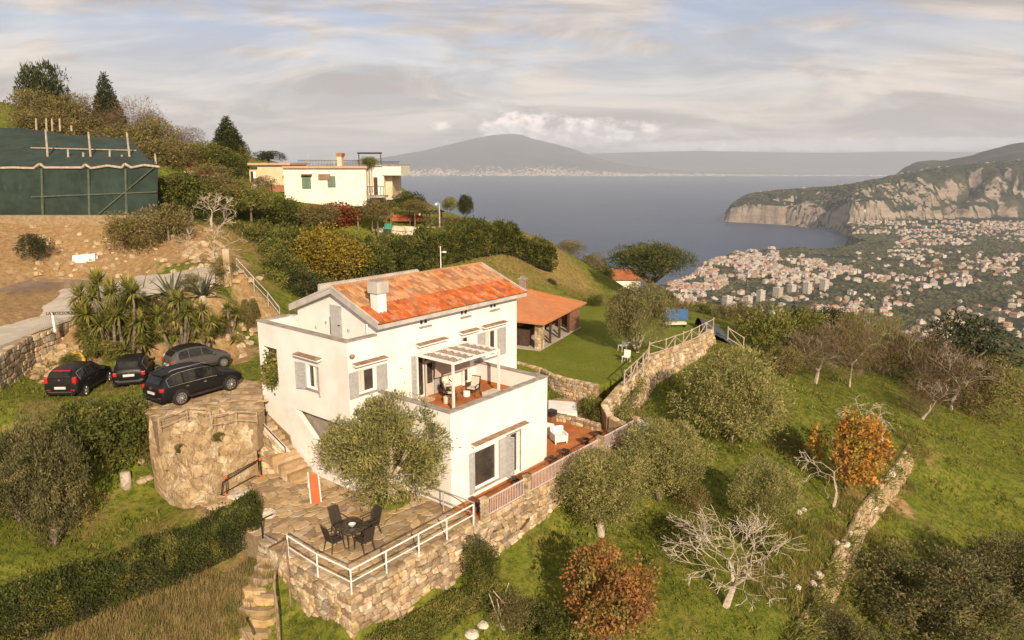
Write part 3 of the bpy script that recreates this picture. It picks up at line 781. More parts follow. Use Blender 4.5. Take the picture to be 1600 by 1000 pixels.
pantiles('new_roof_tiles', tile_new, EV, 5.75)['label'] = 'bright red replacement tiles on the lower slope'
pantiles('old_roof_tiles', tile_old, 5.75, RV)['label'] = 'older pale lichened tiles on the upper slope'
pantiles('rear_roof_tiles', tile_old, BV, RV, False)
MB().path([(U0+.1, RV, RZ+.05), (U1-.1, RV, RZ+.05)], .09, 8).build('ridge_cap', tile_old, roof)
for u in (U0, U1-.10):
    slab(slab(MB(), EV, EZ+.10, RV, RZ+.12, u, u+.10, .10), RV, RZ+.12, BV, BZ_+.10, u, u+.10, .10).build('verge', fascia, roof)
rp = MB().box(U0+.1, 8.55, 8.6, 6.5, 8.72, 9.12)
for k in range(38): rp.box(U0+.12+k*.175, 8.56, 9.12, U0+.20+k*.175, 8.71, 9.19)
rp.build('rear_parapet', fascia, villa)
# ---- chimney
ch = MB().box(.42, 4.95, 7.9, .94, 5.47, 9.10).build('chimney', plaster, roof)
MB().box(.33, 4.86, 9.05, 1.03, 5.56, 9.58).build('chimney_cap', fascia, ch)
MB().box(.41, 4.94, 9.58, .95, 5.48, 9.62).build('chimney_slot', trimgrey, ch)

# ---- vine growing out of the loggia is planted with the vegetation; pergola over the terrace
pg = empty('pergola', G(2.4, 2.1, ZF+.02), math.atan2(HU[1], HU[0]), 'white metal pergola with lace shade strips over the upper terrace', 'pergola')
PH, PW, PD = 2.28, 3.32, 2.56
for x, y in ((0, 0), (PW, 0), (0, PD-.1), (PW, PD-.1)):
    po = MB().box(x-.05, y-.05, 0, x+.05, y+.05, PH).build('post', whitemetal, pg)
    MB().box(x-.09, y-.09, .0, x+.09, y+.09, .02).build('base_plate', whitemetal, po)
MB().box(-.06, -.06, PH, PW+.06, .06, PH+.10).build('beam', whitemetal, pg)
MB().box(-.06, PD-.16, PH, PW+.06, PD-.04, PH+.10).build('beam', whitemetal, pg)
for k in range(5):
    x = k*PW/4
    MB().box(x-.04, .06, PH+.012, x+.04, PD-.16, PH+.14).build('rafter', whitemetal, pg)
lace = material('lace_shade_cloth', (.50,.42,.36), (.17,.13,.10), 22, .95, lo=.45, hi=.55, trans=.25)
for k in range(4):
    x0, x1 = k*PW/4+.05, (k+1)*PW/4-.05
    vs, fs = [], []; n = 22
    for i in range(n+1):
        y = .08+(PD-.28)*i/n; z = PH+.06+.05*math.sin(i*1.4)+.02*R.random()
        vs += [(x0, y, z), (x1, y, z-.01)]
        if i: fs.append((2*i-2, 2*i-1, 2*i+1, 2*i))
    MB()._add(vs, fs).build('shade_strip', lace, pg)
sc = material('beige_awning_cloth', (.56,.45,.35), (.50,.40,.31), 4, .95, trans=.2)
MB().hexa([(.9,PD-.42,1.0),(3.5,PD-.42,.95),(3.5,PD-.41,.95),(.9,PD-.41,1.0),(.9,PD-.50,2.2),(3.3,PD-.50,2.2),(3.3,PD-.49,2.2),(.9,PD-.49,2.2)]).build('drop_curtain', sc, pg)
# ------------------------------------------------------------------ laid and built stone
HRZ = math.atan2(HU[1], HU[0])
def inpoly(p, poly):
    x, y = p; c = False; n = len(poly)
    for i in range(n):
        (x0, y0), (x1, y1) = poly[i][:2], poly[(i+1) % n][:2]
        if (y0 > y) != (y1 > y) and x < (x1-x0)*(y-y0)/(y1-y0)+x0: c = not c
    return c
def bond(s0, s1, t0, t1, ws, ht, jit=.25, rng=R):
    """courses of irregular stones: polygons in (along, up) with shared wandering joints"""
    nr_ = max(1, round((t1-t0)/ht)); ph = rng.uniform(0, 9)
    def line(j, s):
        if j in (0, nr_): return t0 + (t1-t0)*j/nr_
        return t0 + (t1-t0)*j/nr_ + ht*jit*1.3*(float(vnoise(s/ws*.9+ph, j*3.7))-.5)*2
    out = []
    for j in range(nr_):
        xs = [s0]; 
        while xs[-1] < s1 - ws*.9: xs.append(xs[-1] + ws*rng.uniform(.62, 1.45))
        if s1 - xs[-1] < ws*.5 and len(xs) > 1: xs[-1] = s1
        else: xs.append(s1)
        sk = [0 if i in (0, len(xs)-1) else rng.uniform(-jit, jit)*ws*.5 for i in range(len(xs))]
        for i in range(len(xs)-1):
            a, b_ = xs[i], xs[i+1]; ka, kb = sk[i], sk[i+1]
            c = [(a-ka, line(j, a-ka)), (b_-kb, line(j, b_-kb)), (b_+kb, line(j+1, b_+kb)), (a+ka, line(j+1, a+ka))]
            oct_ = []
            for k in range(4):
                p, q_, r_ = c[k-1], c[k], c[(k+1) % 4]
                f1, f2 = rng.uniform(.10, .28), rng.uniform(.10, .28)
                oct_ += [(q_[0]+(p[0]-q_[0])*f1, q_[1]+(p[1]-q_[1])*f1), (q_[0]+(r_[0]-q_[0])*f2, q_[1]+(r_[1]-q_[1])*f2)]
            out.append(oct_)
    return out
def stones(par, polys, fmap, depth, mat, name='stone', limit=300, key=None, gap=.04, bulge=.7):
    """each polygon becomes a dressed lump; the nearest ones are objects, the rest one part"""
    def piece(mb_v, mb_f, poly, org):
        n = len(poly); cx = sum(p[0] for p in poly)/n; cy = sum(p[1] for p in poly)/n
        d = depth*R.uniform(.6, 1.25); b0 = len(mb_v)
        for sc_, dd in ((1-gap, -.01), (1-gap*1.6, d*.65), (bulge, d)):
            for p in poly:
                x, y, z = fmap(cx+(p[0]-cx)*sc_, cy+(p[1]-cy)*sc_, dd*(1 if dd < 0 else R.uniform(.85, 1.15)))
                mb_v.append((x-org[0], y-org[1], z-org[2]))
        for r_ in range(2):
            for k in range(n):
                mb_f.append((b0+r_*n+k, b0+r_*n+(k+1) % n, b0+(r_+1)*n+(k+1) % n, b0+(r_+1)*n+k))
        mb_f.append(tuple(b0+2*n+k for k in range(n)))
    if key: polys = sorted(polys, key=key)
    for poly in polys[:limit]:
        n = len(poly); c = fmap(sum(p[0] for p in poly)/n, sum(p[1] for p in poly)/n, 0)
        v, f = [], []; piece(v, f, poly, c)
        me = bpy.data.meshes.new(name); me.from_pydata(v, [], f); me.materials.append(mat)
        mesh_obj(name, me, par, None, c)
    if polys[limit:]:
        v, f = [], []
        for poly in polys[limit:]: piece(v, f, poly, (0, 0, 0))
        me = bpy.data.meshes.new(name+'s'); me.from_pydata(v, [], f); me.materials.append(mat)
        tag(mesh_obj(name+'_rest', me, par), kind='stuff')
def houseframe(name, label, cat=None, kind=None, mb=None, mat=None):
    if mb is None: o = empty(name, G(0, 0, 0), HRZ)
    else:
        o = mb.build(name, mat); o.location = G(0, 0, 0); o.rotation_euler = (0, 0, HRZ)
    return tag(o, label, cat, None, kind)

# patio: a solid stone bed with flagstones
PAT = [(-6.95,-1.70),(0,-1.70),(0,4.68),(-1.64,4.68),(-1.64,8.0),(-3.0,8.4),(-3.1,10.6),(-4.6,10.6),(-5.9,10.2),(-6.9,8.8),(-6.95,4.2)]
patio = houseframe('stone_patio', 'sandstone crazy-paved patio below the villa', kind='structure', mb=MB().prism(PAT, -1.2, 0.0), mat=mortar)
polys = [p for p in bond(-6.9, 0, -1.68, 10.7, .56, .44, .42) if inpoly((sum(q_[0] for q_ in p)/8, sum(q_[1] for q_ in p)/8), PAT)]
stones(patio, polys, lambda s, t_, d: (s, t_, d), .022, flag, 'flagstone', 300, None, .05, .90)
# retaining wall along the garden and round the corner
def retaining(name, label, a0, a1, z0, z1, M, ws, hh, cat='stone wall', limit=300, mat=stone, dp=.10, key=None):
    w = MB(M); w.box(a0, -.30, z0, a1, -.02, z1-.005)
    o = w.build(name, mortar); o.matrix_world = Matrix.Identity(4)
    o.location = G(0, 0, 0); o.rotation_euler = (0, 0, HRZ)
    tag(o, label, cat)
    stones(o, bond(a0, a1, z0, z1, ws, hh, .34), lambda s, t_, d: tuple(M @ Vector((s, d-.02, t_))), dp, mat, 'stone', limit, key)
    return o
retaining('retaining_wall', 'tall tan rubble wall holding up the patio and the orange terrace', -7.0, 13.6, -2.9, 0.02, MF(-1.72), .42, .25,
          key=lambda p: abs(p[0][0]+3)-p[0][1]*.5)
retaining('retaining_wall', 'low rubble wall on the short side of the patio next to the stepping stones', -1.72, 4.2, -2.5, 0.02, ML(-6.97), .40, .25, limit=200)
cop = houseframe('wall_coping', 'rough pale coping stones along the outer edge of the patio', 'coping')
stones(cop, bond(-7.05, -.5, -1.86, -1.50, .5, .36, .2), lambda s, t_, d: (s, t_, .02+d), .05, stone, 'stone')
stones(cop, [[(a, b_) for b_, a in p] for p in bond(-1.5, 4.1, -7.1, -6.74, .5, .36, .2)], lambda s, t_, d: (s, t_, .02+d), .05, stone, 'stone')
# terracotta terrace in front of and beside the lower storey
TER = [(0.01,-1.70),(13.55,-1.70),(12.95,.4),(12.7,4.2),(7.06,5.4),(7.06,0),(0.01,0)]
ter = houseframe('tiled_terrace', 'orange terracotta terrace wrapping the lower storey', kind='structure', mb=MB().prism(TER, -1.2, .0), mat=mortar)
tiles(ter, .02, 7.05, -1.68, -.01, .004, .34, terracotta, limit=140)
cells = []
tiles(ter, 7.07, 12.75, -1.68, 3.9, .004, .34, terracotta, limit=160, order=lambda c: c[0]+c[1])
MB().box(7.06, 3.92, .003, 12.7, 5.38, .02).build('paving_edge', terracotta, ter)

# ---- railings
def railing(name, label, pts, h=.95, mid=.48, r=.026, mat=metalw, cat='railing', post=None, zoff=0.0):
    """pts are post feet; rails run between the post heads"""
    o = empty(name, pts[0], 0, label, cat)
    b0 = Vector(pts[0])
    loc = [Vector(p)-b0 for p in pts]
    for i, p in enumerate(loc):
        if post is None or i in post:
            MB().tube(p, p+Vector((0, 0, h)), r*.9, r*.9, 7).build('post', mat, o)
    for i in range(len(loc)-1):
        for hh, rr in ((h, r), (mid, r*.75)):
            if hh: MB().tube(loc[i]+Vector((0, 0, hh)), loc[i+1]+Vector((0, 0, hh)), rr, rr, 7).build('rail', mat, o)
    return o
railing('patio_railing', 'galvanised two-rail railing round the outer corner of the patio above the tall wall',
        [P(451,872,.02), P(497,902,.02), G(-6.98,-1.80,.02), G(-5.35,-1.80,.02), G(-3.7,-1.80,.02), G(-2.15,-1.80,.02), G(-.55,-1.80,.02)], r=.034, mat=whitemetal)
railing('patio_railing', 'short railing running from the tall wall back to the corner of the lower storey', [G(-.42,-1.74,.02), G(-.42,.1,.02), G(-.42,1.7,.02)], r=.03, mat=metalw)
pinkrail = material('pinkish_white_rail_paint', (.62,.52,.46), (.52,.42,.37), 6, .6)
def picket(label, a0, a1):
    o = empty('terrace_railing', G(a0, -1.84, .05), HRZ, label, 'railing')
    n = int((a1-a0)/.115)
    MB().box(0, -.025, .84, a1-a0, .025, .89).build('top_rail', pinkrail, o)
    MB().box(0, -.02, .10, a1-a0, .02, .14).build('bottom_rail', pinkrail, o)
    bar = MB().box(-.012, -.012, .14, .012, .012, .84).mesh('baluster_piece', pinkrail)
    for k in range(n+1): mesh_obj('baluster', bar, o, None, (min(.02+k*.115, a1-a0-.02), 0, 0))
picket('picket railing section nearest the patio, below the glazed door', .25, 2.85)
picket('long middle section of picket railing on the terrace edge', 3.2, 9.0)
picket('far section of picket railing between the stone pillars', 9.4, 12.7)
for k, (u, lab) in enumerate(((.08, 'low square stone pillar at the patio end of the terrace railing'), (3.03, 'stone pillar between the near and middle railing sections'),
                              (9.2, 'stone pillar between the middle and far railing sections'), (12.95, 'stone pillar at the far end of the terrace railing'))):
    h = .98
    o = MB().box(-.13, -.13, 0, .13, .13, h-.005).build('stone_pillar', mortar); o.location = G(u, -1.86, .02); o.rotation_euler = (0, 0, HRZ)
    tag(o, lab, 'pillar', 'pillars of the terrace railing')
    for Mx in (Matrix(((1,0,0,0),(0,-1,0,-.13),(0,0,1,0),(0,0,0,1))), Matrix(((0,-1,0,-.13),(1,0,0,0),(0,0,1,0),(0,0,0,1)))):
        stones(o, bond(-.13, .13, 0, h, .26, .2, .2), lambda s, t_, d, Mx=Mx: tuple(Mx @ Vector((s, d, t_))), .03, stone, 'stone')
    MB().box(-.17, -.17, h, .17, .17, h+.05).build('cap', stone, o)

# ---- lawn, with its low retaining wall
LAWN = [P(*q, 1.2)[:2] for q in [(800,571),(845,578),(857,584),(885,592),(912,598),(933,601),(952,596),(972,586),(1005,570),(1017,556),(1060,540),(1110,517),(1112,505),(1060,497),(1000,486),(960,478),(948,470),(880,478),(790,520),(780,545)]]
lawn = bpy.data.materials.new('mown_lawn'); lawn.use_nodes = True
t = NT(lawn.node_tree); bs = lawn.node_tree.nodes['Principled BSDF']; pos = t.pos()
c = t.mix(t.ramp(t.noise(pos, .5, 5, .6), .35, .65), (.165, .195, .022), (.215, .225, .032))
c = t.mix(t.ramp(t.noise(pos, 7, 4, .7), .42, .68), c, (.12, .15, .018))
c = t.mix(t.ramp(t.noise(pos, 1.6, 4, .7), .56, .72), c, (.22, .20, .055))
t.put(bs.inputs['Base Color'], c); bs.inputs['Roughness'].default_value = .95; bs.inputs['Specular IOR Level'].default_value = .1
bn = t.new('ShaderNodeBump'); t.put(bn.inputs['Height'], t.m('MULTIPLY', t.noise(pos, 16, 4, .7), .10)); bn.inputs['Distance'].default_value = 1
t.l.new(bn.outputs[0], bs.inputs['Normal'])
tag(MB().prism(LAWN, 0.0, 1.2).build('lawn', lawn), 'mown lawn between the villa, the pavilion and the winding wall', kind='structure')
def polywall(name, label, pts, zb, th, ws, hh, cat='stone wall', limit=300, mat=stone, cap=True, side=1, dp=.08, lean=0.0):
    """wall along a polyline of top points (x, y, z); stones on the side the camera sees"""
    b0 = Vector(pts[0]); o = empty(name, pts[0], 0, label, cat)
    pp = [Vector(p)-b0 for p in pts]
    back = MB(); left = limit; allp = []
    for i in range(len(pp)-1):
        a, b_ = pp[i], pp[i+1]; d = Vector((b_.x-a.x, b_.y-a.y, 0)); ln = d.length; d.normalize(); nrm = Vector((d.y, -d.x, 0))*side
        q0, q1 = a-nrm*th, b_-nrm*th
        zb0 = zb[i] if isinstance(zb, (list, tuple)) else zb; zb1 = zb[i+1] if isinstance(zb, (list, tuple)) else zb
        za, zc = zb0-b0.z, zb1-b0.z
        ln_ = nrm*lean
        back.hexa([(a.x+ln_.x, a.y+ln_.y, za), (b_.x+ln_.x, b_.y+ln_.y, zc), (q1.x, q1.y, zc), (q0.x, q0.y, za), (a.x, a.y, a.z-.01), (b_.x, b_.y, b_.z-.01), (q1.x, q1.y, b_.z-.01), (q0.x, q0.y, a.z-.01)])
        def fm(s, t_, dd, a=a, b_=b_, d=d, nrm=nrm, ln=ln, za=za, zc=zc):
            k = s/ln; top = a.z+(b_.z-a.z)*k; bot = za+(zc-za)*k; z = bot+(top-bot)*t_
            p = a+d*s+nrm*(dd+lean*(1-t_)); return (p.x, p.y, z)
        hgt = max(.3, (a.z-za+b_.z-zc)/2)
        polys = bond(0, ln, 0, 1, ws, hh/hgt, .3)
        k = min(left, len(polys)); left -= k
        stones(o, polys, fm, dp, mat, 'stone', k)
        if cap:
            polys = bond(0, ln, -th-.02, .06, ws*1.2, th+.08, .2)
            k = min(left, len(polys)); left -= k
            stones(o, polys, lambda s, t_, dd, a=a, b_=b_, d=d, nrm=nrm, ln=ln: ((a+d*s+nrm*t_).x, (a+d*s+nrm*t_).y, a.z+(b_.z-a.z)*s/ln+dd-.01), .05, mat, 'coping_stone', k, None, .05, .85)
    back.build('mortar_core', mortar, o)
    return o
LWp = [P(*q, 1.28) for q in [(806,566),(845,577),(860,585),(885,592),(912,598),(934,602)]]
polywall('lawn_wall', 'low stone wall holding the near edge of the mown lawn', LWp, 0.0, .25, .34, .2, side=1)
# ground between terrace and lawn
court = MB().prism([P(*q, .03)[:2] for q in [(806,592),(850,610),(934,632),(938,645),(936,668),(858,652),(820,640),(790,600)]], -1.2, .03)
tag(court.build('gravel_court', material('sandy_court', (.36,.25,.14), (.28,.19,.10), 2, .95, .01, 20)), 'sandy strip between the lawn wall and the terrace', kind='structure')
polywall('planter_wall', 'low stone edge between the terrace and the shrub bed', [P(*q, .42) for q in [(858,646),(885,650),(912,657),(936,664)]], -.2, .22, .34, .2, side=1)
wb = MB().prism([P(*q, .45)[:2] for q in [(857,642),(902,646),(901,628),(857,625)]], .03, .45)
tag(wb.build('white_slab', plaster), 'white plastered slab beside the lower storey, next to the shrub bed', 'slab')
# winding wall with the rustic fence on it
WW = [(982,664,.75),(957,650,1.0),(948,632,1.35),(972,604,1.45),(1000,580,1.45),(1017,558,1.5),(1062,541,1.5),(1092,529,1.5),(1114,514,1.55)]
WWp = [P(*q) for q in WW]
bot = []
for p in WWp: bot.append(hz(p[0]+.6, p[1]-.4)-.5)
ww = polywall('winding_wall', 'long winding rubble wall between the lawn and the olive slope', WWp, [max(-2.3, b_) for b_ in bot], .35, .42, .28, side=1, lean=.45)
def rustic(label, pts, h=.95):
    b0 = Vector(pts[0]); o = empty('rustic_fence', pts[0], 0, label, 'fence')
    loc = [Vector(p)-b0 for p in pts]
    fine = []
    for i in range(len(loc)-1):
        a, b_ = loc[i], loc[i+1]; n = max(1, round((b_-a).length/1.5))
        for k in range(n): fine.append(a+(b_-a)*k/n)
    fine.append(loc[-1])
    for p in fine: MB().tube(p+Vector((0,0,-.05)), p+Vector((R.uniform(-.03,.03),R.uniform(-.03,.03),h+R.uniform(0,.1))), .055, .045, 6).build('post', paleold, o)
    for i in range(len(fine)-1):
        a, b_ = fine[i], fine[i+1]
        for hh in (.10, h-.06): MB().tube(a+Vector((0,0,hh)), b_+Vector((0,0,hh+R.uniform(-.03,.03))), .045, .04, 6).build('rail', paleold, o)
        a2, b2 = (a, b_) if i % 2 else (b_, a)
        MB().tube(a2+Vector((0,0,.12)), b2+Vector((0,0,h-.1)), .038, .034, 6).build('brace', paleold, o)
rustic('near stretch of bleached timber fence with diagonal braces on the winding wall', [P(975,603,1.46), P(1004,575,1.5), P(1013,564,1.5)])
rustic('far stretch of bleached timber fence on the winding wall by the net', [P(1014,556,1.5), P(1040,549,1.5), P(1080,533,1.5), P(1114,515,1.55)])
gp = P(1140,541,.6); gp2 = P(1163,543,.3)
rustic('short corner of bleached timber fence standing alone on the grass knoll', [P(1137,530,.9), P(1161,545,.0)], 1.0)

# ---- pavilion with the orange roof (its own axes: x along the long open side)
PB = P(845,546,1.2); pdx = (P(899,515,1.2)[0]-PB[0], P(899,515,1.2)[1]-PB[1]); PLN = math.hypot(*pdx)
pang = math.atan2(pdx[1], pdx[0])
pav = empty('garden_pavilion', PB, pang, 'open-sided garden pavilion with stone pillar and flat orange tiled roof', 'pavilion')
PL_, PDp, PHh = 8.2, 4.6, 2.12
MB().box(-.5, -.15, -.5, PL_+.2, PDp+.3, .03).build('floor', concrete, pav)
def pil(x, y, w, d_, h):
    o = MB().box(x, y, 0, x+w, y+d_, h).build('stone_pillar', mortar, pav)
    stones(o, bond(x, x+w, 0, h, .3, .22, .25), lambda s, t_, dd: (s, y-dd, t_), .04, stone, 'stone')
    stones(o, bond(y, y+d_, 0, h, .3, .22, .25), lambda s, t_, dd: (x-dd, s, t_), .04, stone, 'stone')
pil(-.05, -.05, .55, .55, PHh-.05)
MB().box(PL_-1.6, -.02, 0, PL_, .25, PHh).build('brick_panel', brickm, pav)
MB().box(-.0, PDp-.3, 0, PL_, PDp, 3.0).build('back_wall', material('rough_tan_render', (.36,.25,.15), (.28,.19,.11), 2, .95), pav)
MB().box(PL_-.25, .25, 0, PL_, PDp-.3, 2.4).build('end_wall', brickm, pav)
for x in (2.0, 3.9, 5.9):
    MB().box(x-.08, 0, .03, x+.08, .16, PHh-.05).build('post', darkwood, pav)
    MB().hexa([(x-.06,.04,.25),(x+.06,.04,.25),(x+.06,.14,.25),(x-.06,.14,.25),(x-1.35,.04,1.0),(x-1.23,.04,1.0),(x-1.23,.14,1.0),(x-1.35,.14,1.0)]).build('brace', darkwood, pav)
    MB().hexa([(x-.06,.02,1.55),(x+.06,.02,1.5),(x+.06,.12,1.5),(x-.06,.12,1.5),(x+.5,.02,PHh-.08),(x+.62,.02,PHh-.08),(x+.62,.12,PHh-.08),(x+.5,.12,PHh-.08)]).build('knee_brace', darkwood, pav)
MB().box(-.1, -.02, PHh-.05, PL_, .16, PHh+.10).build('beam', darkwood, pav)
MB().box(.0, .5, PHh-.05, .16, PDp-.3, PHh+.08).build('beam', darkwood, pav)
rz_ = 3.62; ro = material('smooth_orange_roof', (.50,.205,.08), (.44,.17,.065), 1.6, .8, .006, 30, c3=(.43,.18,.08), s3=.7)
cx_, cy_ = 3.1, PDp-.2
e = [(-.62,-.50,PHh+.02),(PL_+.45,-.50,PHh+.06),(PL_+.5,PDp+.4,PHh+.5),(-.62,PDp+.3,PHh+.1)]
ridge = [(1.6, PDp-.6, rz_-.35), (5.4, PDp-.2, rz_)]
rv = e + ridge
th_ = .12
mb = MB(); n = len(rv)
mb._add(rv + [(x, y, z-th_) for x, y, z in rv], [(0,1,5,4),(1,2,5),(3,0,4),(2,3,4,5), (0+n,4+n,5+n,1+n),(1+n,5+n,2+n),(3+n,4+n,0+n),(2+n,5+n,4+n,3+n),
        (0,n,1+n,1),(1,1+n,2+n,2),(2,2+n,3+n,3),(3,3+n,n,0)])
prf = mb.build('roof', ro, pav)
rb = MB()                                       # tile ribs running down the slope
for k in range(46):
    x = -.55+(PL_+.95)*k/45; f0 = (-.5, PHh+.045)
    def zr(x, y):
        yt = ridge[0][1]+(ridge[1][1]-ridge[0][1])*min(1, max(0, (x-1.6)/3.8)); zt = ridge[0][2]+(ridge[1][2]-ridge[0][2])*min(1, max(0, (x-1.6)/3.8))
        if x < 1.6: yt = -.5+(ridge[0][1]+.5)*(x+.62)/2.22; zt = PHh+.02+(ridge[0][2]-PHh)*(x+.62)/2.22
        if x > 5.4: yt = -.5+(ridge[1][1]+.5)*(PL_+.45-x)/(PL_+.45-5.4); zt = PHh+.02+(ridge[1][2]-PHh)*(PL_+.45-x)/(PL_+.45-5.4)
        return yt, zt
    yt, zt = zr(x, 0)
    rb.tube((x, -.5, PHh+.03), (x, yt, zt), .045, .045, 4)
tag(rb.build('roof_tiles', ro, prf), kind='stuff')
pc = MB().box(5.0, PDp-.9, 3.0, 5.45, PDp-.45, 4.35).build('chimney', material('grey_brown_chimney', (.30,.22,.16), (.22,.16,.12), 4, .9), pav)
MB().box(4.92, PDp-.98, 4.35, 5.53, PDp-.37, 4.45).box(5.05, PDp-.85, 4.45, 5.4, PDp-.5, 4.6).build('chimney_cap', trimgrey, pc)
MB().box(1.2, 2.2, .03, 3.0, 3.0, .85).build('bench', darkwood, pav)
MB().box(.3, 1.2, .03, .9, 3.4, 1.3).build('oven_block', darkwood, pav)
# ------------------------------------------------------------------ car park, rock face and stairs
PK = [P(*q, 3.24)[:2] for q in [(219,630),(300,606),(402,578),(410,600),(413,640),(400,650),(350,648),(300,645),(245,658),(232,648)]]
pk = MB().prism(PK, 1.5, 3.24).build('paved_ramp', mortar); tag(pk, 'stone-paved ramp in front of the black suv', kind='structure')
bx0, bx1 = min(p[0] for p in PK), max(p[0] for p in PK); by0, by1 = min(p[1] for p in PK), max(p[1] for p in PK)
polys = [p for p in bond(bx0, bx1, by0, by1, .42, .34, .4) if inpoly((sum(q_[0] for q_ in p)/8, sum(q_[1] for q_ in p)/8), PK)]
stones(pk, polys, lambda s, t_, d: (s, t_, 3.24+d), .018, flag, 'paving_stone', 260, None, .05, .92)
def patch(name, rows, nu, nv, rough_, mat, label, kind='structure', seed=3, thick=1.2):
    """a rocky surface lofted through rows of points"""
    rows = [np.array(r_, float) for r_ in rows]
    def along(r_, u):
        d = np.r_[0, np.cumsum(np.hypot(*(np.diff(r_[:, :2], axis=0).T)))]; d /= d[-1]
        return np.stack([np.interp(u, d, r_[:, k]) for k in range(3)], -1)
    us = np.linspace(0, 1, nu); A = [along(r_, us) for r_ in rows]; vs_ = np.linspace(0, len(A)-1, nv)
    g = np.zeros((nv, nu, 3))
    for j, v in enumerate(vs_):
        k = min(int(v), len(A)-2); f = v-k; g[j] = A[k]*(1-f)+A[k+1]*f
    e_ = np.minimum(1, 4*np.minimum.reduce([us[None, :]+0*vs_[:, None], 1-us[None, :]+0*vs_[:, None]]) + .15)
    n1_ = fbm(g[..., 0]*1.1+5, g[..., 2]*1.6+g[..., 1]*.8, 5, seed, True); n2_ = fbm(g[..., 0]*3+9, g[..., 1]*3+g[..., 2]*3, 4, seed+4)
    e_ = e_*(1-.85*(np.linspace(0, 1, nv)[:, None])**2.2)
    g[..., 2] += rough_*((n1_-.5)*1.5+(n2_-.47)*.9)*e_; g[..., 1] -= rough_*(n2_-.5)*1.0*e_; g[..., 0] += rough_*(n1_-.5)*.6*e_
    idx = np.arange(nu*nv).reshape(nv, nu)
    q_ = np.stack([idx[:-1, :-1], idx[1:, :-1], idx[1:, 1:], idx[:-1, 1:]], -1).reshape(-1, 4)
    me = bpy.data.meshes.new(name); me.from_pydata(g.reshape(-1, 3).tolist(), [], q_.tolist()); me.materials.append(mat); me.update()
    o = mesh_obj(name, me); tag(o, label, kind=kind); return o
rockm = material('tan_limestone_rock', (.44,.325,.18), (.30,.205,.11), 1.6, .95, .08, 6, c3=(.53,.43,.29), s3=1.1, lo=.35, hi=.65, detail=8)
_top = np.array([P(*q) for q in [(233,652,3.2),(300,645,3.22),(350,648,3.22),(402,651,3.18)]])
_bot = np.array([P(*q) for q in [(240,742,.25),(285,782,.0),(325,790,-.05),(346,768,.02),(404,740,.0)]])
_top = np.array([[np.interp(u_, [0, .33, .66, 1], _top[:, c_]) for c_ in range(3)] for u_ in (0, .25, .5, .62, 1)])
def _mid(f, b_): 
    r_ = _top*(1-f)+_bot*f; r_[:, 1] -= b_; return [tuple(p) for p in r_]
patch('rock_face', [_mid(0, 0), _mid(.3, .16), _mid(.65, .18), _mid(1, .0), [(p[0], p[1]-.05, -.6) for p in _bot]], 110, 90, .78, rockm, 'sloping outcrop of tan limestone between car park and patio')
RB = bpy.data.objects['rock_face'].data; RBv = np.array([v.co for v in RB.vertices]).reshape(90, 110, 3)
def rmap(s, t_, d):
    i = min(max(s, 0), 108.99); j = min(max(t_, 0), 88.99); a, b_ = int(i), int(j); fi, fj = i-a, j-b_
    p = RBv[b_, a]*(1-fi)*(1-fj)+RBv[b_, a+1]*fi*(1-fj)+RBv[b_+1, a]*(1-fi)*fj+RBv[b_+1, a+1]*fi*fj
    return (p[0]-.1*d, p[1]-.8*d, p[2]+.5*d)
rr_ = random.Random(4); RSp = [p for p in bond(2, 107, 4, 84, 9.5, 8.5, .6, rr_) if rr_.random() < .72 and not (10 < p[0][0] < 38 and 30 < p[0][1] < 70 and rr_.random() < .6)]
stones(bpy.data.objects['rock_face'], RSp, rmap, .10, rockm, 'stone', 260, None, .06, .62)
# low dry-stone wall holding the grassy terrace on the right
bk = []
for i in range(1, len(BANK)-1):
    for k in range(3):
        p = BANK[i]+(BANK[i+1]-BANK[i])*k/3; bk.append(p)
tn = [np.array([HU[1], -HU[0]])]*len(bk)
bk3 = []
for i, p in enumerate(bk):
    dd_ = bk[min(i+1, len(bk)-1)]-bk[max(i-1, 0)]; nn_ = np.array([dd_[1], -dd_[0]])/np.hypot(*dd_); q_ = p+nn_*.05
    bk3.append((q_[0], q_[1], hz(p[0]-nn_[0]*.25, p[1]-nn_[1]*.25)+.03))
polywall('terrace_bank_wall', 'half-buried dry-stone wall along the edge of the right-hand grass terrace', bk3, [z_-1.5 for _, _, z_ in bk3], .10, .5, .34, side=1, limit=240, lean=.45, mat=rockm, cap=False)
# rails along the top of the rock
railing('ramp_railing', 'thin bleached rail along the top of the rock, left stretch', [P(249,672,3.0), P(293,655,3.1), P(329,657,3.1)], .55, .12, .020, paleold)
railing('ramp_railing', 'thin bleached rail along the top of the rock, right stretch ending at the villa', [P(331,668,3.0), P(370,660,3.1), P(402,662,3.1)], .55, .12, .020, paleold)
# stair wall and stairs beside the wing
SW0, SW1 = P(404,664,2.55), P(446,708,1.0)
polywall('stair_wall', 'sloping stone side wall of the stairs below the white wing', [SW0, SW1], -.3, .28, .34, .22, side=1, cap=False)
railing('stair_handrail', 'dark iron handrail on the sloping stair wall', [(SW0[0], SW0[1], SW0[2]), (SW1[0], SW1[1], SW1[2])], .30, 0, .03, blackmetal, 'handrail')
capm = MB(); a, b_ = Vector(SW0), Vector(SW1)
capm.hexa([(a.x-.16,a.y,a.z),(b_.x-.16,b_.y,b_.z),(b_.x+.22,b_.y+.1,b_.z),(a.x+.22,a.y+.1,a.z),(a.x-.16,a.y,a.z+.07),(b_.x-.16,b_.y,b_.z+.07),(b_.x+.22,b_.y+.1,b_.z+.07),(a.x+.22,a.y+.1,a.z+.07)])
tag(capm.build('wall_coping', fascia), 'pale coping strip on the sloping stair wall', 'coping')
stt = houseframe('stone_stairs', 'worn stone steps between the stair wall and the white wing', 'stairs')
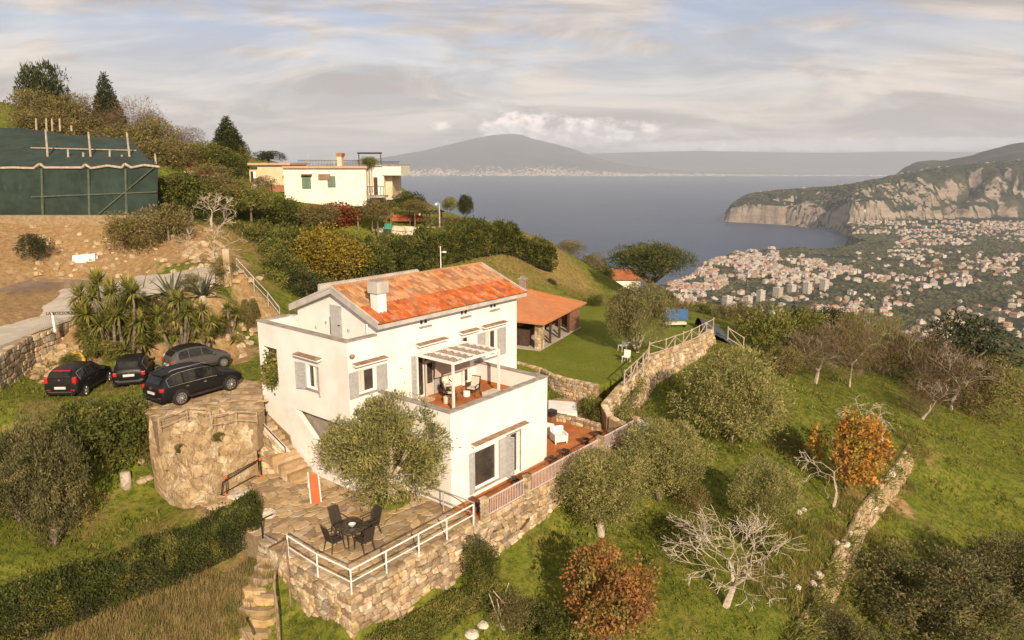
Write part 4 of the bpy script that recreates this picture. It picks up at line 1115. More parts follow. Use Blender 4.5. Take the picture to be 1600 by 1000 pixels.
for k in range(13):
    v0, v1 = 11.4-k*.30, 11.4-(k+1)*.30-.02
    stp = MB(); z = 2.25-k*.172
    stp._add([(x+R.uniform(-.02,.02), y, zq) for zq in (z-.6, z) for x, y in ((-3.35+k*.03, v1), (-1.80, v1), (-1.80, v0), (-3.35+k*.03, v0))],
             [(0,3,2,1),(4,5,6,7),(0,1,5,4),(1,2,6,5),(2,3,7,6),(3,0,4,7)])
    stp.build('step', flag, stt)
fl = empty('potted_shrub', P(483,712,.02), 0, 'small yellow-green shrub in a red clay pot at the foot of the stairs', 'potted plant')
clay = material('red_clay_pot', (.42,.12,.05), (.34,.10,.04), 5, .8)
MB().lathe([(.20,0),(.30,.32),(.33,.34),(.33,.40),(.27,.40),(.22,.1)], 14).build('pot', clay, fl)
# rough rubble edge of the lower lawn and loose boulders
def boulder(px, py, z, r, label, mat=None, flat_=.7, group=None, sx=1.0):
    n = 10; v, f = [], []; ph = R.uniform(0, 9)
    prof = [(.75, -.3), (1.0, .15), (.85, .6), (.45, .92)]
    for rr, zz_ in prof:
        for k in range(n):
            t_ = 2*math.pi*k/n; q_ = rr*r*(1+.30*(float(vnoise(math.cos(t_)*1.3+ph, math.sin(t_)*1.3+zz_+ph))-.5))
            v.append((q_*math.cos(t_)*sx, q_*math.sin(t_), zz_*r*flat_*(1+.15*R.uniform(-1, 1))))
    for j in range(3):
        for k in range(n): f.append((j*n+k, j*n+(k+1) % n, (j+1)*n+(k+1) % n, (j+1)*n+k))
    f.append(tuple(3*n+k for k in range(n)))
    me = bpy.data.meshes.new('boulder'); me.from_pydata(v, [], f); me.materials.append(mat or rockm)
    b = P(px, py, z) if z is not None else hit(px, py)
    o = mesh_obj('boulder', me, None, None, (b[0], b[1], b[2]), (0, 0, R.uniform(0, 6)))
    return tag(o, label, 'boulder', group)
paleb = material('pale_limestone_boulder', (.60,.53,.43), (.48,.41,.32), 3, .9, .02, 12)
boulder(374,775,-.05,.55,'flat pale boulder at the patio edge by the toy goal', paleb, .35)
boulder(418,806,-.05,.42,'pale boulder where the hedge meets the patio', paleb, .7)
boulder(418,845,-.4,.40,'tan boulder at the hedge end above the stepping stones', paleb, .8)
for a, b_, r_, lab in [(222,757,.26,'nearest the stump'),(247,740,.24,'farthest up the lawn'),(234,748,.22,'middle one of the close pair'),(222,724,.20,'half hidden by the bush'),(283,775,.22,'closest to the patio'),(263,757,.2,'against the rock base')]:
    boulder(a, b_, None, r_, 'small round tan stone at the foot of the rock, '+lab, None, .8, 'stones along the foot of the rock')
st = hit(198, 760)
tag(MB().lathe([(.30,-.2),(.25,.3),(.24,.62),(.20,.66)], 9).build('tree_stump', palebark, None, True, 0, st), 'sawn pale tree stump standing in the lower lawn', 'stump')
# stepping stones going down beside the patio
steps = [(432,858,44,16),(425,876,40,16),(418,894,34,14),(414,910,40,14),(400,924,40,16),(419,928,24,10),(414,942,46,14),(392,943,22,14),(404,958,50,14),(413,972,40,16),(400,990,50,16),(398,1006,46,16)]
for k, (px, py, w_, h_) in enumerate(steps):
    b = hit(px, py); mpp = math.hypot(b[0], b[1], b[2]-CZ)/F; rx, ry = w_*mpp/2, h_*mpp/2*1.35
    v, f = [], []; n = 9
    for zz_, sc_ in ((-.3, 1.0), (.03, 1.0), (.06, .85)):
        for i in range(n):
            t_ = 2*math.pi*i/n; cc_, ss_ = math.cos(t_), math.sin(t_)
            sq = 1/max(abs(cc_), abs(ss_))**.6
            v.append((cc_*rx*sq*sc_*(1+.1*math.sin(i*5+k)), ss_*ry*sq*sc_, zz_+.02*math.sin(i*3+k)))
    f = [(j*n+i, j*n+(i+1) % n, (j+1)*n+(i+1) % n, (j+1)*n+i) for j in range(2) for i in range(n)]+[tuple(2*n+i for i in range(n))]
    me = bpy.data.meshes.new('stepping_stone'); me.from_pydata(v, [], f); me.materials.append(flag)
    tag(mesh_obj('stepping_stone', me, None, None, b, (0, 0, -.15+R.uniform(-.1,.1))),
        'stepping stone in the grass beside the patio, %s counting down from the gate' % ['first','second','third','fourth','fifth','sixth','seventh','eighth','ninth','tenth','eleventh','twelfth'][k], 'stepping stone', 'stepping stones of the grass path')
# bent pipe handrail beside them
hp = [P(447,845,1.0), P(440,868,.75), P(430,892,.45), P(428,915,.0), P(433,950,-.7), P(436,988,-1.25)]
hr = empty('path_handrail', hp[0], 0, 'bent timber-coloured handrail beside the stepping stones', 'handrail')
MB().path([tuple(Vector(p)-Vector(hp[0])) for p in hp], .045, 7).build('rail', oldwood, hr)
for p in (hp[0], hp[3], hp[5]): MB().tube(Vector(p)-Vector(hp[0]), Vector((p[0], p[1], hz(p[0], p[1])-.2))-Vector(hp[0]), .04, .04, 6).build('post', oldwood, hr)
hp2 = [P(377,982,-1.0), P(392,1008,-1.5)]
o = MB().path([hp2[0], hp2[1]], .06, 7).build('handrail_end', oldwood); tag(o, 'cut end of a timber handrail at the bottom edge of the path', 'handrail')
gt = empty('patio_gate', P(412,842,.0), 0, 'black and rusty pipe gate at the hedge end of the patio', 'gate')
b0 = Vector(P(412,842,.0))
for a, b_, mt_ in (((411,842,.0),(408,812,.9),blackmetal),((408,812,.9),(425,804,.75),blackmetal),((413,837,.25),(431,847,.5),metalw),((419,857,.2),(447,842,.7),rustmetal)):
    MB().tube(Vector(P(*a))-b0, Vector(P(*b_))-b0, .035, .035, 6).build('pipe', mt_, gt)

# ------------------------------------------------------------------ upper left: wall, driveway, road, bank, netted greenhouse
DWt = [P(*q) for q in [(-10,560,5.3),(49,525,5.35),(118,501,5.4),(160,487,5.5)]]
polywall('driveway_wall', 'tan rubble wall below the pale driveway behind the parked cars', DWt, [2.6,2.8,2.9,3.2], .35, .5, .32, side=1, limit=300)
DR = [P(*q) for q in [(-60,512,5.30),(49,470,5.55),(90,452,5.9),(150,446,6.35),(210,432,6.9),(280,417,7.55),(336,418,7.9),(336,436,7.75),(270,448,7.2),(200,462,6.5),(160,478,5.95),(118,497,5.45),(49,522,5.36),(-60,562,5.25)]]
def sheet(name, pts, mat, label, lift=.0, th=.25, kind='structure'):
    n = len(pts); mb = MB(); mb._add([(p[0], p[1], p[2]+lift-th) for p in pts]+[(p[0], p[1], p[2]+lift) for p in pts], [tuple(range(n-1, -1, -1))]+[(i, (i+1) % n, n+(i+1) % n, n+i) for i in range(n)])
    m_ = n//2
    mb.f += [(n+i, n+i+1, n+(n-2-i), n+(n-1-i)) for i in range(m_-1)]
    o = mb.build(name, mat); return tag(o, label, kind=kind)
sheet('driveway', DR, concrete, 'pale concrete driveway climbing past the palms')
RD = [P(*q) for q in [(-60,470,6.2),(49,437,6.62),(100,437,6.62),(150,440,6.6),(150,447,6.40),(100,450,6.0),(49,468,5.62),(-60,510,5.36)]]
sheet('road', RD, asphalt, 'dusty brown road above the driveway', .06)
# pale picket rail and the little sign on the driveway edge
o = empty('driveway_railing', DWt[1], 0, 'thin pale picket railing along the driveway edge above the rubble wall', 'railing')
b0 = Vector(DWt[1]); 
for i in range(2):
    a, b_ = Vector(DWt[i+1])-b0, Vector(DWt[i+2])-b0; n = int((b_-a).length/.16)
    MB().tube(a+Vector((0,0,.9)), b_+Vector((0,0,.9)), .016, .016, 5).build('rail', concrete, o)
    MB().tube(a+Vector((0,0,.08)), b_+Vector((0,0,.08)), .022, .022, 5).build('rail', darkwood, o)
    for k in range(n):
        p = a+(b_-a)*k/n; MB().tube(p, p+Vector((0,0,.9)), .010, .010, 4).build('baluster', concrete, o)
sp = P(86,515,5.42); sg = empty('name_sign', sp, 0, 'small dark iron lettering on a white post at the driveway edge', 'sign')
MB().box(-.06,-.06,-.15,.06,.06,.98).build('post', whitemetal, sg)
cu = bpy.data.curves.new('lettering', 'FONT'); cu.body = 'LA ROZZOKA'; cu.size = .23; cu.extrude = .012; cu.align_x = 'CENTER'; cu.offset = .006
tmp = bpy.data.objects.new('lettering', cu); COL.objects.link(tmp); bpy.context.view_layer.update()
tm = bpy.data.meshes.new_from_object(tmp.evaluated_get(bpy.context.evaluated_depsgraph_get())); bpy.data.objects.remove(tmp)
tm.materials.clear(); tm.materials.append(blackmetal)
mesh_obj('lettering', tm, sg, None, (.45, -.07, .92), (math.radians(90), 0, math.radians(12)))
# earth bank with a white board leaning on it
wbp = P(130, 410, 7.3); wb = hit(130, 411)
o = MB().hexa([(-.85,0,0),(.85,.05,0),(.85,.15,0),(-.85,.1,0),(-.85,.15,.55),(.85,.2,.7),(.85,.25,.7),(-.85,.2,.55)]).build('leaning_board', whitemetal); o.location = wb
tag(o, 'white board lying on the bare earth bank above the road', 'board')
wb = hit(146, 408); o = MB().hexa([(-.35,0,0),(.35,.0,.05),(.35,.05,.05),(-.35,.05,0),(-.35,.1,.28),(.35,.1,.3),(.35,.15,.3),(-.35,.15,.28)]).build('small_board', metalw); o.location = wb
tag(o, 'small grey board beside the larger white one on the bank', 'board')
v_, f_ = [], []                                  # loose rubble lying on the bank and beside the driveway
rgx = random.Random(9)
for k in range(420):
    px, py = rgx.choice([(rgx.uniform(40,330), rgx.uniform(352,432)), (rgx.uniform(230,420), rgx.uniform(430,560)), (rgx.uniform(50,130), rgx.uniform(545,600)), (rgx.uniform(290,350), rgx.uniform(380,425))])
    b = hit(px, py); r_ = rgx.uniform(.08, .34); n0 = len(v_)
    for zz_, sc_ in ((-.3, 1), (.35, .9), (.6, .45)):
        for i in range(6): v_.append((b[0]+math.cos(i*1.047+k)*r_*sc_*rgx.uniform(.7,1.2), b[1]+math.sin(i*1.047+k)*r_*sc_*rgx.uniform(.7,1.2), b[2]+zz_*r_*rgx.uniform(.8,1.1)))
    f_ += [(n0+j*6+i, n0+j*6+(i+1) % 6, n0+j*6+6+(i+1) % 6, n0+j*6+6+i) for j in range(2) for i in range(6)]+[tuple(n0+12+i for i in range(6))]
tag(MB()._add(v_, f_).build('rubble', rockm), 'loose tan rubble scattered on the bare earth bank', 'rubble', None, 'stuff')
# greenhouse: scaffold covered in green netting
net = bpy.data.materials.new('green_shade_net'); net.use_nodes = True
t = NT(net.node_tree); bs = net.node_tree.nodes['Principled BSDF']; pos = t.pos()
c = t.mix(t.ramp(t.noise(pos, .6, 5, .65), .35, .68), (.013,.026,.019), (.027,.046,.034))
c = t.mix(t.ramp(t.noise(t.scale(pos, (3, 3, .3)), 1.4, 4, .7), .60, .72), c, (.05,.07,.055))
t.put(bs.inputs['Base Color'], c); bs.inputs['Roughness'].default_value = .95
GY = 60.0
gx0 = PY(-40, 300, GY)[0]; gx1 = PY(246, 300, GY)[0]
gh = empty('netted_greenhouse', (gx1, GY, PY(245,338,GY)[2]), 0, 'large scaffold greenhouse wrapped in dark green shade netting', 'greenhouse')
b0 = Vector(gh.location)
def wav(name, rows, nu, par, mat, amp=.12, seed=1):
    rows = [np.array([tuple(Vector(p)-b0) for p in r_]) for r_ in rows]; v, f = [], []
    nv = (len(rows)-1)*6+1
    for j in range(nv):
        k = min(j//6, len(rows)-2); fz_ = j/6-k
        for i in range(nu+1):
            u = i/nu
            a = np.array([np.interp(u, np.linspace(0,1,len(rows[k])), rows[k][:, c_]) for c_ in range(3)]); b_ = np.array([np.interp(u, np.linspace(0,1,len(rows[k+1])), rows[k+1][:, c_]) for c_ in range(3)])
            p = a*(1-fz_)+b_*fz_; nz = float(vnoise(u*14+seed, j*.35))-.5
            v.append((p[0], p[1]+nz*amp, p[2]+nz*amp*.6))
    w_ = nu+1
    f = [(j*w_+i, j*w_+i+1, (j+1)*w_+i+1, (j+1)*w_+i) for j in range(nv-1) for i in range(nu)]
    MB()._add(v, f).build(name, mat, par, True)
wav('side_net', [[PY(-60,352,GY),PY(245,340,GY)],[PY(-60,300,GY-.1),PY(246,300,GY-.1)],[PY(-60,262,GY),PY(120,263,GY),PY(247,260,GY)]], 60, gh, net)
wav('roof_net', [[PY(-60,262,GY+.05),PY(120,263,GY+.05),PY(247,260,GY+.05)],[PY(-60,226,GY+5),PY(120,234,GY+5),PY(216,234,GY+5)],[PY(-60,196,GY+9),PY(48,202,GY+9),PY(110,212,GY+9),PY(205,217,GY+9)]], 60, gh, net, .3, 7)
wav('end_net', [[PY(245,340,GY),PY(262,338,GY+8)],[PY(247,260,GY),PY(236,240,GY+8)]], 12, gh, net, .2, 3)
edge = [(-60,264),(20,262),(52,263),(62,256),(70,262),(100,262),(128,262),(133,257),(142,263),(168,259),(190,262),(195,256),(205,262),(225,258),(250,261)]
MB().path([tuple(Vector(PY(a, b_, GY-.12))-b0) for a, b_ in edge], .10, 6).build('edge_pole', paleold, gh)
def gpole(a, b_, Y0, Y1=None, r_=.09, mt_=paleold, nm='pole'):
    MB().tube(Vector(PY(*a, Y0))-b0, Vector(PY(*b_, Y1 or Y0))-b0, r_, r_*.85, 6).build(nm, mt_, gh)
for x0, y0, x1, y1 in ((75,250,71,202),(142,250,138,206),(203,250,198,207),(107,252,106,233),(172,252,171,233),(131,258,130,238),(193,258,190,242),(244,260,242,240),(57,262,50,248)):
    gpole((x0, y0), (x1, y1), GY+3)
for x0, x1, y0 in ((48,213,231),):
    gpole((x0, y0), (x1, y0+4), GY+4.6, None, .05)
for x in (57,73,82,94,112): gpole((x, 205), (x-1, 185 if x != 112 else 196), GY+11, None, .09)
greenpole = material('netted_pole', (.10,.115,.085), (.07,.085,.06), 3, .9)
for x in (65,138,196): gpole((x+2,341), (x,264), GY-.16, None, .10, greenpole, 'upright')
gpole((49,308), (245,300), GY-.2, None, .06, greenpole, 'rail'); gpole((150,338), (240,262), GY-.2, None, .06, greenpole, 'brace')
MB().box(gx0-b0.x, -.5, -.75, gx1-b0.x-.3, -.1, .12).build('earth_sill', mortar, gh)

# ------------------------------------------------------------------ the neighbours' house, terrace and small roofs
def bxo(name, par, x0, x1, Y0, Y1, z0, z1, mat):
    return MB().box(x0, Y0, z0, x1, Y1, z1).build(name, mat, par)
NY = 78.0
nb = Vector(PY(444, 312, NY))
nh = empty('neighbour_house', tuple(nb), 0, 'flat-roofed white house with green shutters on the slope behind', 'house')
def NX(px, Y=NY): return PY(px, 290, Y)[0]-nb.x
def NZ(py, Y=NY): return PY(500, py, Y)[2]-nb.z
def nbox(name, px0, px1, dy0, dy1, py0, py1, mat, par=None):
    return MB().box(NX(px0, NY+dy0), dy0, NZ(py1, NY+dy0), NX(px1, NY+dy0), dy1, NZ(py0, NY+dy0)).build(name, mat, par or nh)
nbox('wall', 444, 572, 0, 9, 263, 322, plaster2)
nbox('roof_slab', 442, 574, -.3, 9.2, 259.5, 263, material('pinkish_roof_edge', (.46,.30,.19), (.40,.26,.17), 2, .9))
nbox('side_wall', 572, 600, 1.2, 9, 260, 312, plaster2)
nbox('side_wall', 600, 613, 2.4, 9, 262, 312, ochre)
nbox('balcony_slab', 573, 600, -1.2, 1.2, 306, 309, trimgrey)
nbox('upper_terrace', 598, 627, 1.0, 8, 259, 274, plaster2)
nbox('roof_slab', 572, 626, 1.0, 9, 257.5, 260, trimgrey)
grn = material('green_shutter', (.13,.19,.13), (.10,.155,.10), 4, .6)
for a, b_, c_, d_ in ((473,485,274,294),(513,523.5,276,292)):
    w_ = nbox('window', a-1, b_+1, -.02, .1, c_-1, d_+1, grn)
    nbox('shutter_leaf', a, (a+b_)/2-.3, -.09, -.03, c_, d_, grn, w_); nbox('shutter_leaf', (a+b_)/2+.3, b_, -.09, -.03, c_, d_, grn, w_)
nbox('awning', 471, 487, -.5, 0, 272, 274, brickm)
nbox('reed_blind', 498, 517, -.14, -.1, 272, 281, oldwood)
nbox('balcony_door', 584, 590, 1.10, 1.19, 277, 305, darkwood)
for x in (574,577,580,594,598): nbox('balcony_post', x, x+.9, -1.1, -1.0, 292, 306, darkwood)
nbox('handrail', 573, 600, -1.12, -1.04, 291, 292, darkwood)
nbox('downpipe', 576.5, 578, 1.0, 1.1, 262, 300, trimgrey); nbox('downpipe', 581, 582.2, 1.0, 1.1, 262, 300, trimgrey)
chn = nbox('chimney', 528.5, 535.5, 3, 4.2, 243, 260, ochre); nbox('chimney_cap', 527.5, 536.5, 2.9, 4.4, 239, 244, brickm, chn)
for x in (562, 596): nbox('roof_pergola_post', x, x+1, 2.0, 2.15, 238, 259, blackmetal)
nbox('roof_pergola_beam', 560.5, 598, 1.95, 2.2, 238, 240.5, blackmetal)
rr_o = MB()
for k in range(26): x = 598+k*1.05; rr_o.box(NX(x, NY+1.1), 1.1, NZ(259, NY+1.1), NX(x+.25, NY+1.1), 1.15, NZ(252.5, NY+1.1))
rr_o.box(NX(598, NY+1.1), 1.08, NZ(253, NY+1.1), NX(626, NY+1.1), 1.16, NZ(252.3, NY+1.1)); rr_o.build('roof_railing', blackmetal, nh)
rr_o = MB()
for k in range(40): x = 468+k*2.4; rr_o.box(NX(x, NY+8), 8, NZ(259, NY+8), NX(x+.25, NY+8), 8.05, NZ(250, NY+8))
rr_o.box(NX(468, NY+8), 8, NZ(251, NY+8), NX(564, NY+8), 8.06, NZ(250.3, NY+8)); rr_o.build('roof_railing', darkwood, nh)
for x, y0 in ((463, 236), (506, 235)): MB().tube((NX(x), 5, NZ(260)), (NX(x), 5, NZ(y0)), .04, .03, 5).build('antenna', metalw, nh)
# peach outbuilding to its left
pb = Vector(PY(392, 305, NY+2)); ph = empty('peach_outbuilding', tuple(pb), 0, 'low peach-coloured annexe with a flat tiled edge left of the white house', 'house')
def pbx(name, px0, px1, dy0, dy1, py0, py1, mat): 
    Y = NY+2+dy0; return MB().box(PY(px0,290,Y)[0]-pb.x, dy0, PY(500,py1,Y)[2]-pb.z, PY(px1,290,Y)[0]-pb.x, dy1, PY(500,py0,Y)[2]-pb.z).build(name, mat, ph)
pbx('wall', 404, 452, 0, 7, 258, 300, ochre); pbx('base_band', 404, 446, -.05, 0, 289, 300, brickm); pbx('wall', 391, 404, .6, 7, 262, 300, ochre)
pbx('roof_edge', 389, 455, -.4, 7.4, 254.5, 258, material('pinkish_roof_edge', (.46,.30,.19)))
pbx('window', 393, 397, .5, .6, 268, 284, dark); pbx('shutter', 397, 401, .42, .5, 268, 286, whitewood)
pbx('lamp_pole', 423, 424, -1.2, -1.1, 281, 297, blackmetal)
tk = hit(400, 303); 
tag(MB().lathe([(.3,0),(.45,.2),(.45,.7),(.2,.95)], 12).build('water_tank', whitemetal, None, True, 0, PY(400, 303, NY-1)), 'round white tank beside the peach annexe', 'tank')
# orange roof and small wall up the slope
Yr = 76
rb0 = Vector(PY(300, 275, Yr)); ob = empty('garden_shed', tuple(rb0), 0, 'small shed with a sloping bright orange roof among the shrubs up the slope', 'shed')
def V_(px, py, Y): return tuple(Vector(PY(px, py, Y))-rb0)
MB().hexa([V_(285,275,Yr),V_(330,275,Yr),V_(330,275,Yr+4),V_(285,275,Yr+4),V_(285,268,Yr),V_(330,274,Yr),V_(330,268,Yr+4),V_(285,262,Yr+4)]).build('wall', plaster2, ob)
mb = MB(); mb.hexa([V_(287,275,Yr-.4),V_(342,275,Yr-.4),V_(342,267,Yr+4),V_(277,255.5,Yr+4)]+[V_(287,272.8,Yr-.4),V_(342,272.5,Yr-.4),V_(330,264,Yr+4),V_(276,253.5,Yr+4)])
mb.build('roof', ro, ob)
o = polywall('field_wall', 'short pale field wall between shrubs above the orange-roofed shed', [PY(284,242,84), PY(322,243,84)], 12.5, .4, .8, .5, side=1, limit=40)
# neighbours' garden terrace wall, tables and lamps
tw = [PY(565,364,75), PY(612,353,75), PY(660,356,75.5), PY(740,350,77)]
polywall('garden_terrace_wall', 'pale garden wall in front of the neighbours terrace behind the hedge', tw, 6.6, .4, 1.0, .5, side=1, limit=60, mat=paleb)
def pole(name, px, py0, py1, Y, label, cat, r_=.05, mat=whitemetal, arm=0):
    b = PY(px, py0, Y); o = empty(name, b, 0, label, cat); h = PY(px, py1, Y)[2]-b[2]
    MB().tube((0,0,0), (0,0,h), r_, r_*.8, 7).build('pole', mat, o)
    return o, h
lp, h = pole('street_lamp', 689, 428, 385, 61, 'thin white lamp post with a short arm between roof and hedge', 'lamp post', .045)
MB().tube((0,0,h-.5), (.42,0,h-.45), .03, .03, 6).build('arm', whitemetal, lp); MB().box(.2,-.08,h-.52,.5,.08,h-.42).build('lamp_head', whitemetal, lp)
gl, h = pole('garden_lamp', 687, 356, 319, 74, 'curved blue-grey lamp standing on the neighbours terrace', 'lamp post', .08, metalw)
MB().path([(0,0,h), (-.15,0,h+.12), (-.3,0,h+.1)], .06).build('arm', metalw, gl); MB().lathe([(.04,.12),(.16,.0),(.16,-.1),(.1,-.14)], 10, (-.32,0,h)).build('lamp_head', whitemetal, gl)
for px, py, lab in ((656,335,'white globe lamp beside the neighbours arbour'),(727,345,'white globe lamp at the far end of the neighbours terrace')):
    o, h = pole('garden_lamp', px, py+10, py, 76, lab, 'lamp', .03, blackmetal); MB().lathe([(.02,-.14),(.12,-.08),(.15,0),(.12,.09),(.02,.14)], 10, (0,0,h)).build('globe', whitemetal, o)
# vine-covered arbours of the neighbours
def arbour(px0, px1, py0, py1, Y, label, mat=oldwood, d_=3):
    b = Vector(PY(px0, py1, Y)); o = empty('garden_arbour', tuple(b), 0, label, 'arbour'); x1 = PY(px1, py1, Y)[0]-b.x; h = PY(px0, py0, Y)[2]-b.z
    for x in (0, x1/2, x1):
        for y in (0, d_): MB().box(x-.07, y-.07, -.3, x+.07, y+.07, h).build('post', mat, o)
    for y in (0, d_): MB().box(-.3, y-.06, h, x1+.3, y+.06, h+.14).build('beam', mat, o)
    for k in range(6): MB().box(x1*k/5-.05, -.3, h+.14, x1*k/5+.05, d_+.3, h+.24).build('rafter', mat, o)
    return o
arbour(560,604,337,357,74,'timber arbour roofed with red creeper next to the white house')
arbour(648,686,334,351,77,'low arbour over the red terrace furniture on the neighbours terrace', darkwood)
o = MB().box(0,0,0,3.2,1.2,.7).build('terrace_cupboard', clay); o.location = PY(612,346,78); tag(o, 'red-brown furniture under the neighbours arbour', 'cupboard')
o = MB().box(0,0,0,.7,.6,.55).build('green_crate', material('teal_green_plastic', (.05,.25,.18), None, 2, .5)); o.location = PY(601,358,73.5); tag(o, 'small teal crate on the neighbours terrace wall', 'crate')
# slope fence of the path down from the driveway end
railing('path_railing', 'long thin two-rail fence running down the slope towards the villa wing', [hit(371,432), hit(398,462), hit(420,484), hit(438,503)], 1.0, .55, .03, metalw)
po = hit(358,440); tag(MB().box(-.22,-.22,-.3,.22,.22,2.2).build('gate_pillar', rockm, None, False, .03, po), 'rough tapering stone pillar at the end of the driveway', 'pillar')
# small house past the mound, and the net behind the fence
sb = Vector(PY(958, 448, 95)); so = empty('valley_house', tuple(sb), 0, 'small white house with a red roof behind the umbrella pine', 'house')
MB().box(-.6,0,-3,3.6,5,1.0).build('wall', plaster2, so)
MB()._add([(-.9,-.4,.95),(3.9,-.4,.95),(3.9,5.4,.95),(-.9,5.4,.95),(-.2,2.4,2.0),(3.2,2.4,2.0)], [(0,1,5,4),(1,2,5),(2,3,4,5),(3,0,4),(3,2,1,0)]).build('roof', tile_new, so)
# ------------------------------------------------------------------ cars
carpaint = lambda nm, c: material(nm, c, None, 1, .36, spec=.14, coat=.05)
tyre = material('black_tyre', (.02,.019,.018), None, 1, .9)
rimm = material('alloy_rim', (.42,.40,.37), (.34,.32,.30), 8, .35, metal=.7)
cglass = material('tinted_car_glass', (.010,.010,.010), (.025,.024,.020), 2, .10, spec=.45)
redl = material('red_tail_lamp', (.42,.02,.015), None, 1, .25)
chrome = material('chrome_trim', (.55,.53,.50), None, 1, .2, metal=.9)
platem = material('plate_white', (.66,.62,.58), (.50,.46,.42), 30, .5)
def car(loc, heading, st, paint, wheel, xs_w, glass_x, label, rear, roofmat=None, beltline=True, spoiler=False, roofpaint=None, redbar=False):
    """st: (x, bottom, belt, roof, half width, half width at roof)"""
    o = empty('parked_car', loc, heading, label, 'car')
    v, f = [], []; ringn = 14
    for x, zb, zl, zr, w, wr in st:
        h = [(0, zb), (w*.9, zb), (w*.985, zb+.14), (w, (zb+zl)/2+.05), (w*.965, zl), (wr, zr-.06), (wr*.82, zr), (0, zr+.02)]
        ring = h + [(-a, b_) for a, b_ in h[-2:0:-1]]
        v += [(x, a, b_) for a, b_ in ring]
    n = len(ring)
    for i in range(len(st)-1):
        for k in range(n): f.append((i*n+k, i*n+(k+1) % n, (i+1)*n+(k+1) % n, (i+1)*n+k))
    f.append(tuple(range(n-1, -1, -1))); f.append(tuple((len(st)-1)*n+k for k in range(n)))
    body = MB()._add(v, f).build('body', paint, o, True)
    md = body.modifiers.new('round', 'SUBSURF'); md.levels = 1; md.render_levels = 1
    S_ = np.array(st)
    def at(x, fr, side, off=.022):
        zl, zr, w, wr = [np.interp(x, S_[:, 0], S_[:, k]) for k in (2, 3, 4, 5)]
        return (x, side*(w*.965+(wr-w*.965)*fr+off), zl+(zr-.06-zl)*fr)
    x0, x1 = glass_x; nseg = 10
    for side in (1, -1):
        for a, b_ in ((x0, x0+(x1-x0)*.26), (x0+(x1-x0)*.29, x0+(x1-x0)*.60), (x0+(x1-x0)*.63, x1)):
            m = MB(); pts = []
            for k in range(5):
                x = a+(b_-a)*k/4
                top = .93 if a > x0 or k > 0 else .62
                if b_ == x1: top = [.93, .93, .90, .66, .22][k]
                m_lo, m_hi = at(x, .10, side), at(x, top, side); pts.append((m_lo, m_hi))
            for k in range(4): m.quad(pts[k][0], pts[k+1][0], pts[k+1][1], pts[k][1])
            m.build('side_window', cglass, o)
        if beltline:
            m = MB(); 
            for k in range(9):
                xa, xb = x0+(x1-x0)*k/9, x0+(x1-x0)*(k+1)/9
                m.tube(at(xa, .04, side, .026), at(xb, .04, side, .026), .014, .014, 4); 
                if k < 7: m.tube(at(xa, .97, side, .014), at(xb, .97, side, .014), .014, .014, 4)
            m.tube(at(x0, .04, side, .026), at(x0, .97, side, .014), .014, .014, 4)
            m.build('window_trim', chrome, o)
        # mirror and door handles
        p = at(x1-.22, .12, side, .10); MB().box(p[0]-.08, p[1]-.09, p[2]-.05, p[0]+.08, p[1]+.09, p[2]+.09).build('mirror', paint, o, bevel=.03)
        for xx in (x0+(x1-x0)*.33, x0+(x1-x0)*.66):
            p = at(xx, 0, side, .02); MB().box(p[0]-.08, p[1]-.015, p[2]-.16, p[0]+.08, p[1]+.015, p[2]-.13).build('door_handle', chrome, o)
        # sill strip and wheel arches
        w = max(s_[4] for s_ in st); zb = st[len(st)//2][1]
        MB().box(xs_w[0]+wheel+.1, side*w*.985-.02, zb+.0, xs_w[1]-wheel-.1, side*w*.985+.02, zb+.12).build('sill', blackmetal, o)
        for xw in xs_w:
            wp = float(np.interp(xw, S_[:, 0], S_[:, 4]))
            ar = MB(); R1, R0 = wheel+.10, wheel-.02
            for k in range(12):
                a0, a1 = math.pi*k/12, math.pi*(k+1)/12
                q_ = [(xw+math.cos(t_)*rr, side*yy, wheel*.98+math.sin(t_)*rr) for rr, yy in ((R0, wp+.012), (R1, wp+.010)) for t_ in (a0, a1)]
                ar.quad(q_[0], q_[1], q_[3], q_[2])
            ar.build('wheel_arch', blackmetal, o)
            well = MB(); well.tube((xw, side*(wp-.25), wheel*.98), (xw, side*(wp+.006), wheel*.98), R0+.03, R0+.03, 18); well.build('wheel_well', blackmetal, o)
            wh = MB(Matrix.Translation((xw, side*(wp-.20), wheel)) @ Matrix.Rotation(-side*math.pi/2, 4, 'X'))
            wh.lathe([(wheel*.70, 0), (wheel*.97, .02), (wheel, .06), (wheel, .19), (wheel*.96, .235), (wheel*.72, .24), (wheel*.70, .20), (.02, .19)], 20)
            wo = wh.build('wheel', tyre, o, True)
            rm_ = MB(Matrix.Translation((xw, side*(wp-.20), wheel)) @ Matrix.Rotation(-side*math.pi/2, 4, 'X'))
            rm_.lathe([(.02, .20), (.07, .245), (.075, .21)], 8)
            for k in range(10):
                t_ = 2*math.pi*k/10
                c_, s__ = math.cos(t_), math.sin(t_); w1 = .032 if wheel > .33 else .045
                a_, b2 = (.05*c_, .05*s__, .225), (wheel*.68*c_, wheel*.68*s__, .232)
                rm_.hexa([(a_[0]-s__*w1, a_[1]+c_*w1, .20), (a_[0]+s__*w1, a_[1]-c_*w1, .20), (b2[0]+s__*w1, b2[1]-c_*w1, .20), (b2[0]-s__*w1, b2[1]+c_*w1, .20),
                          (a_[0]-s__*w1*.7, a_[1]+c_*w1*.7, .235), (a_[0]+s__*w1*.7, a_[1]-c_*w1*.7, .235), (b2[0]+s__*w1*.7, b2[1]-c_*w1*.7, .240), (b2[0]-s__*w1*.7, b2[1]+c_*w1*.7, .240)])
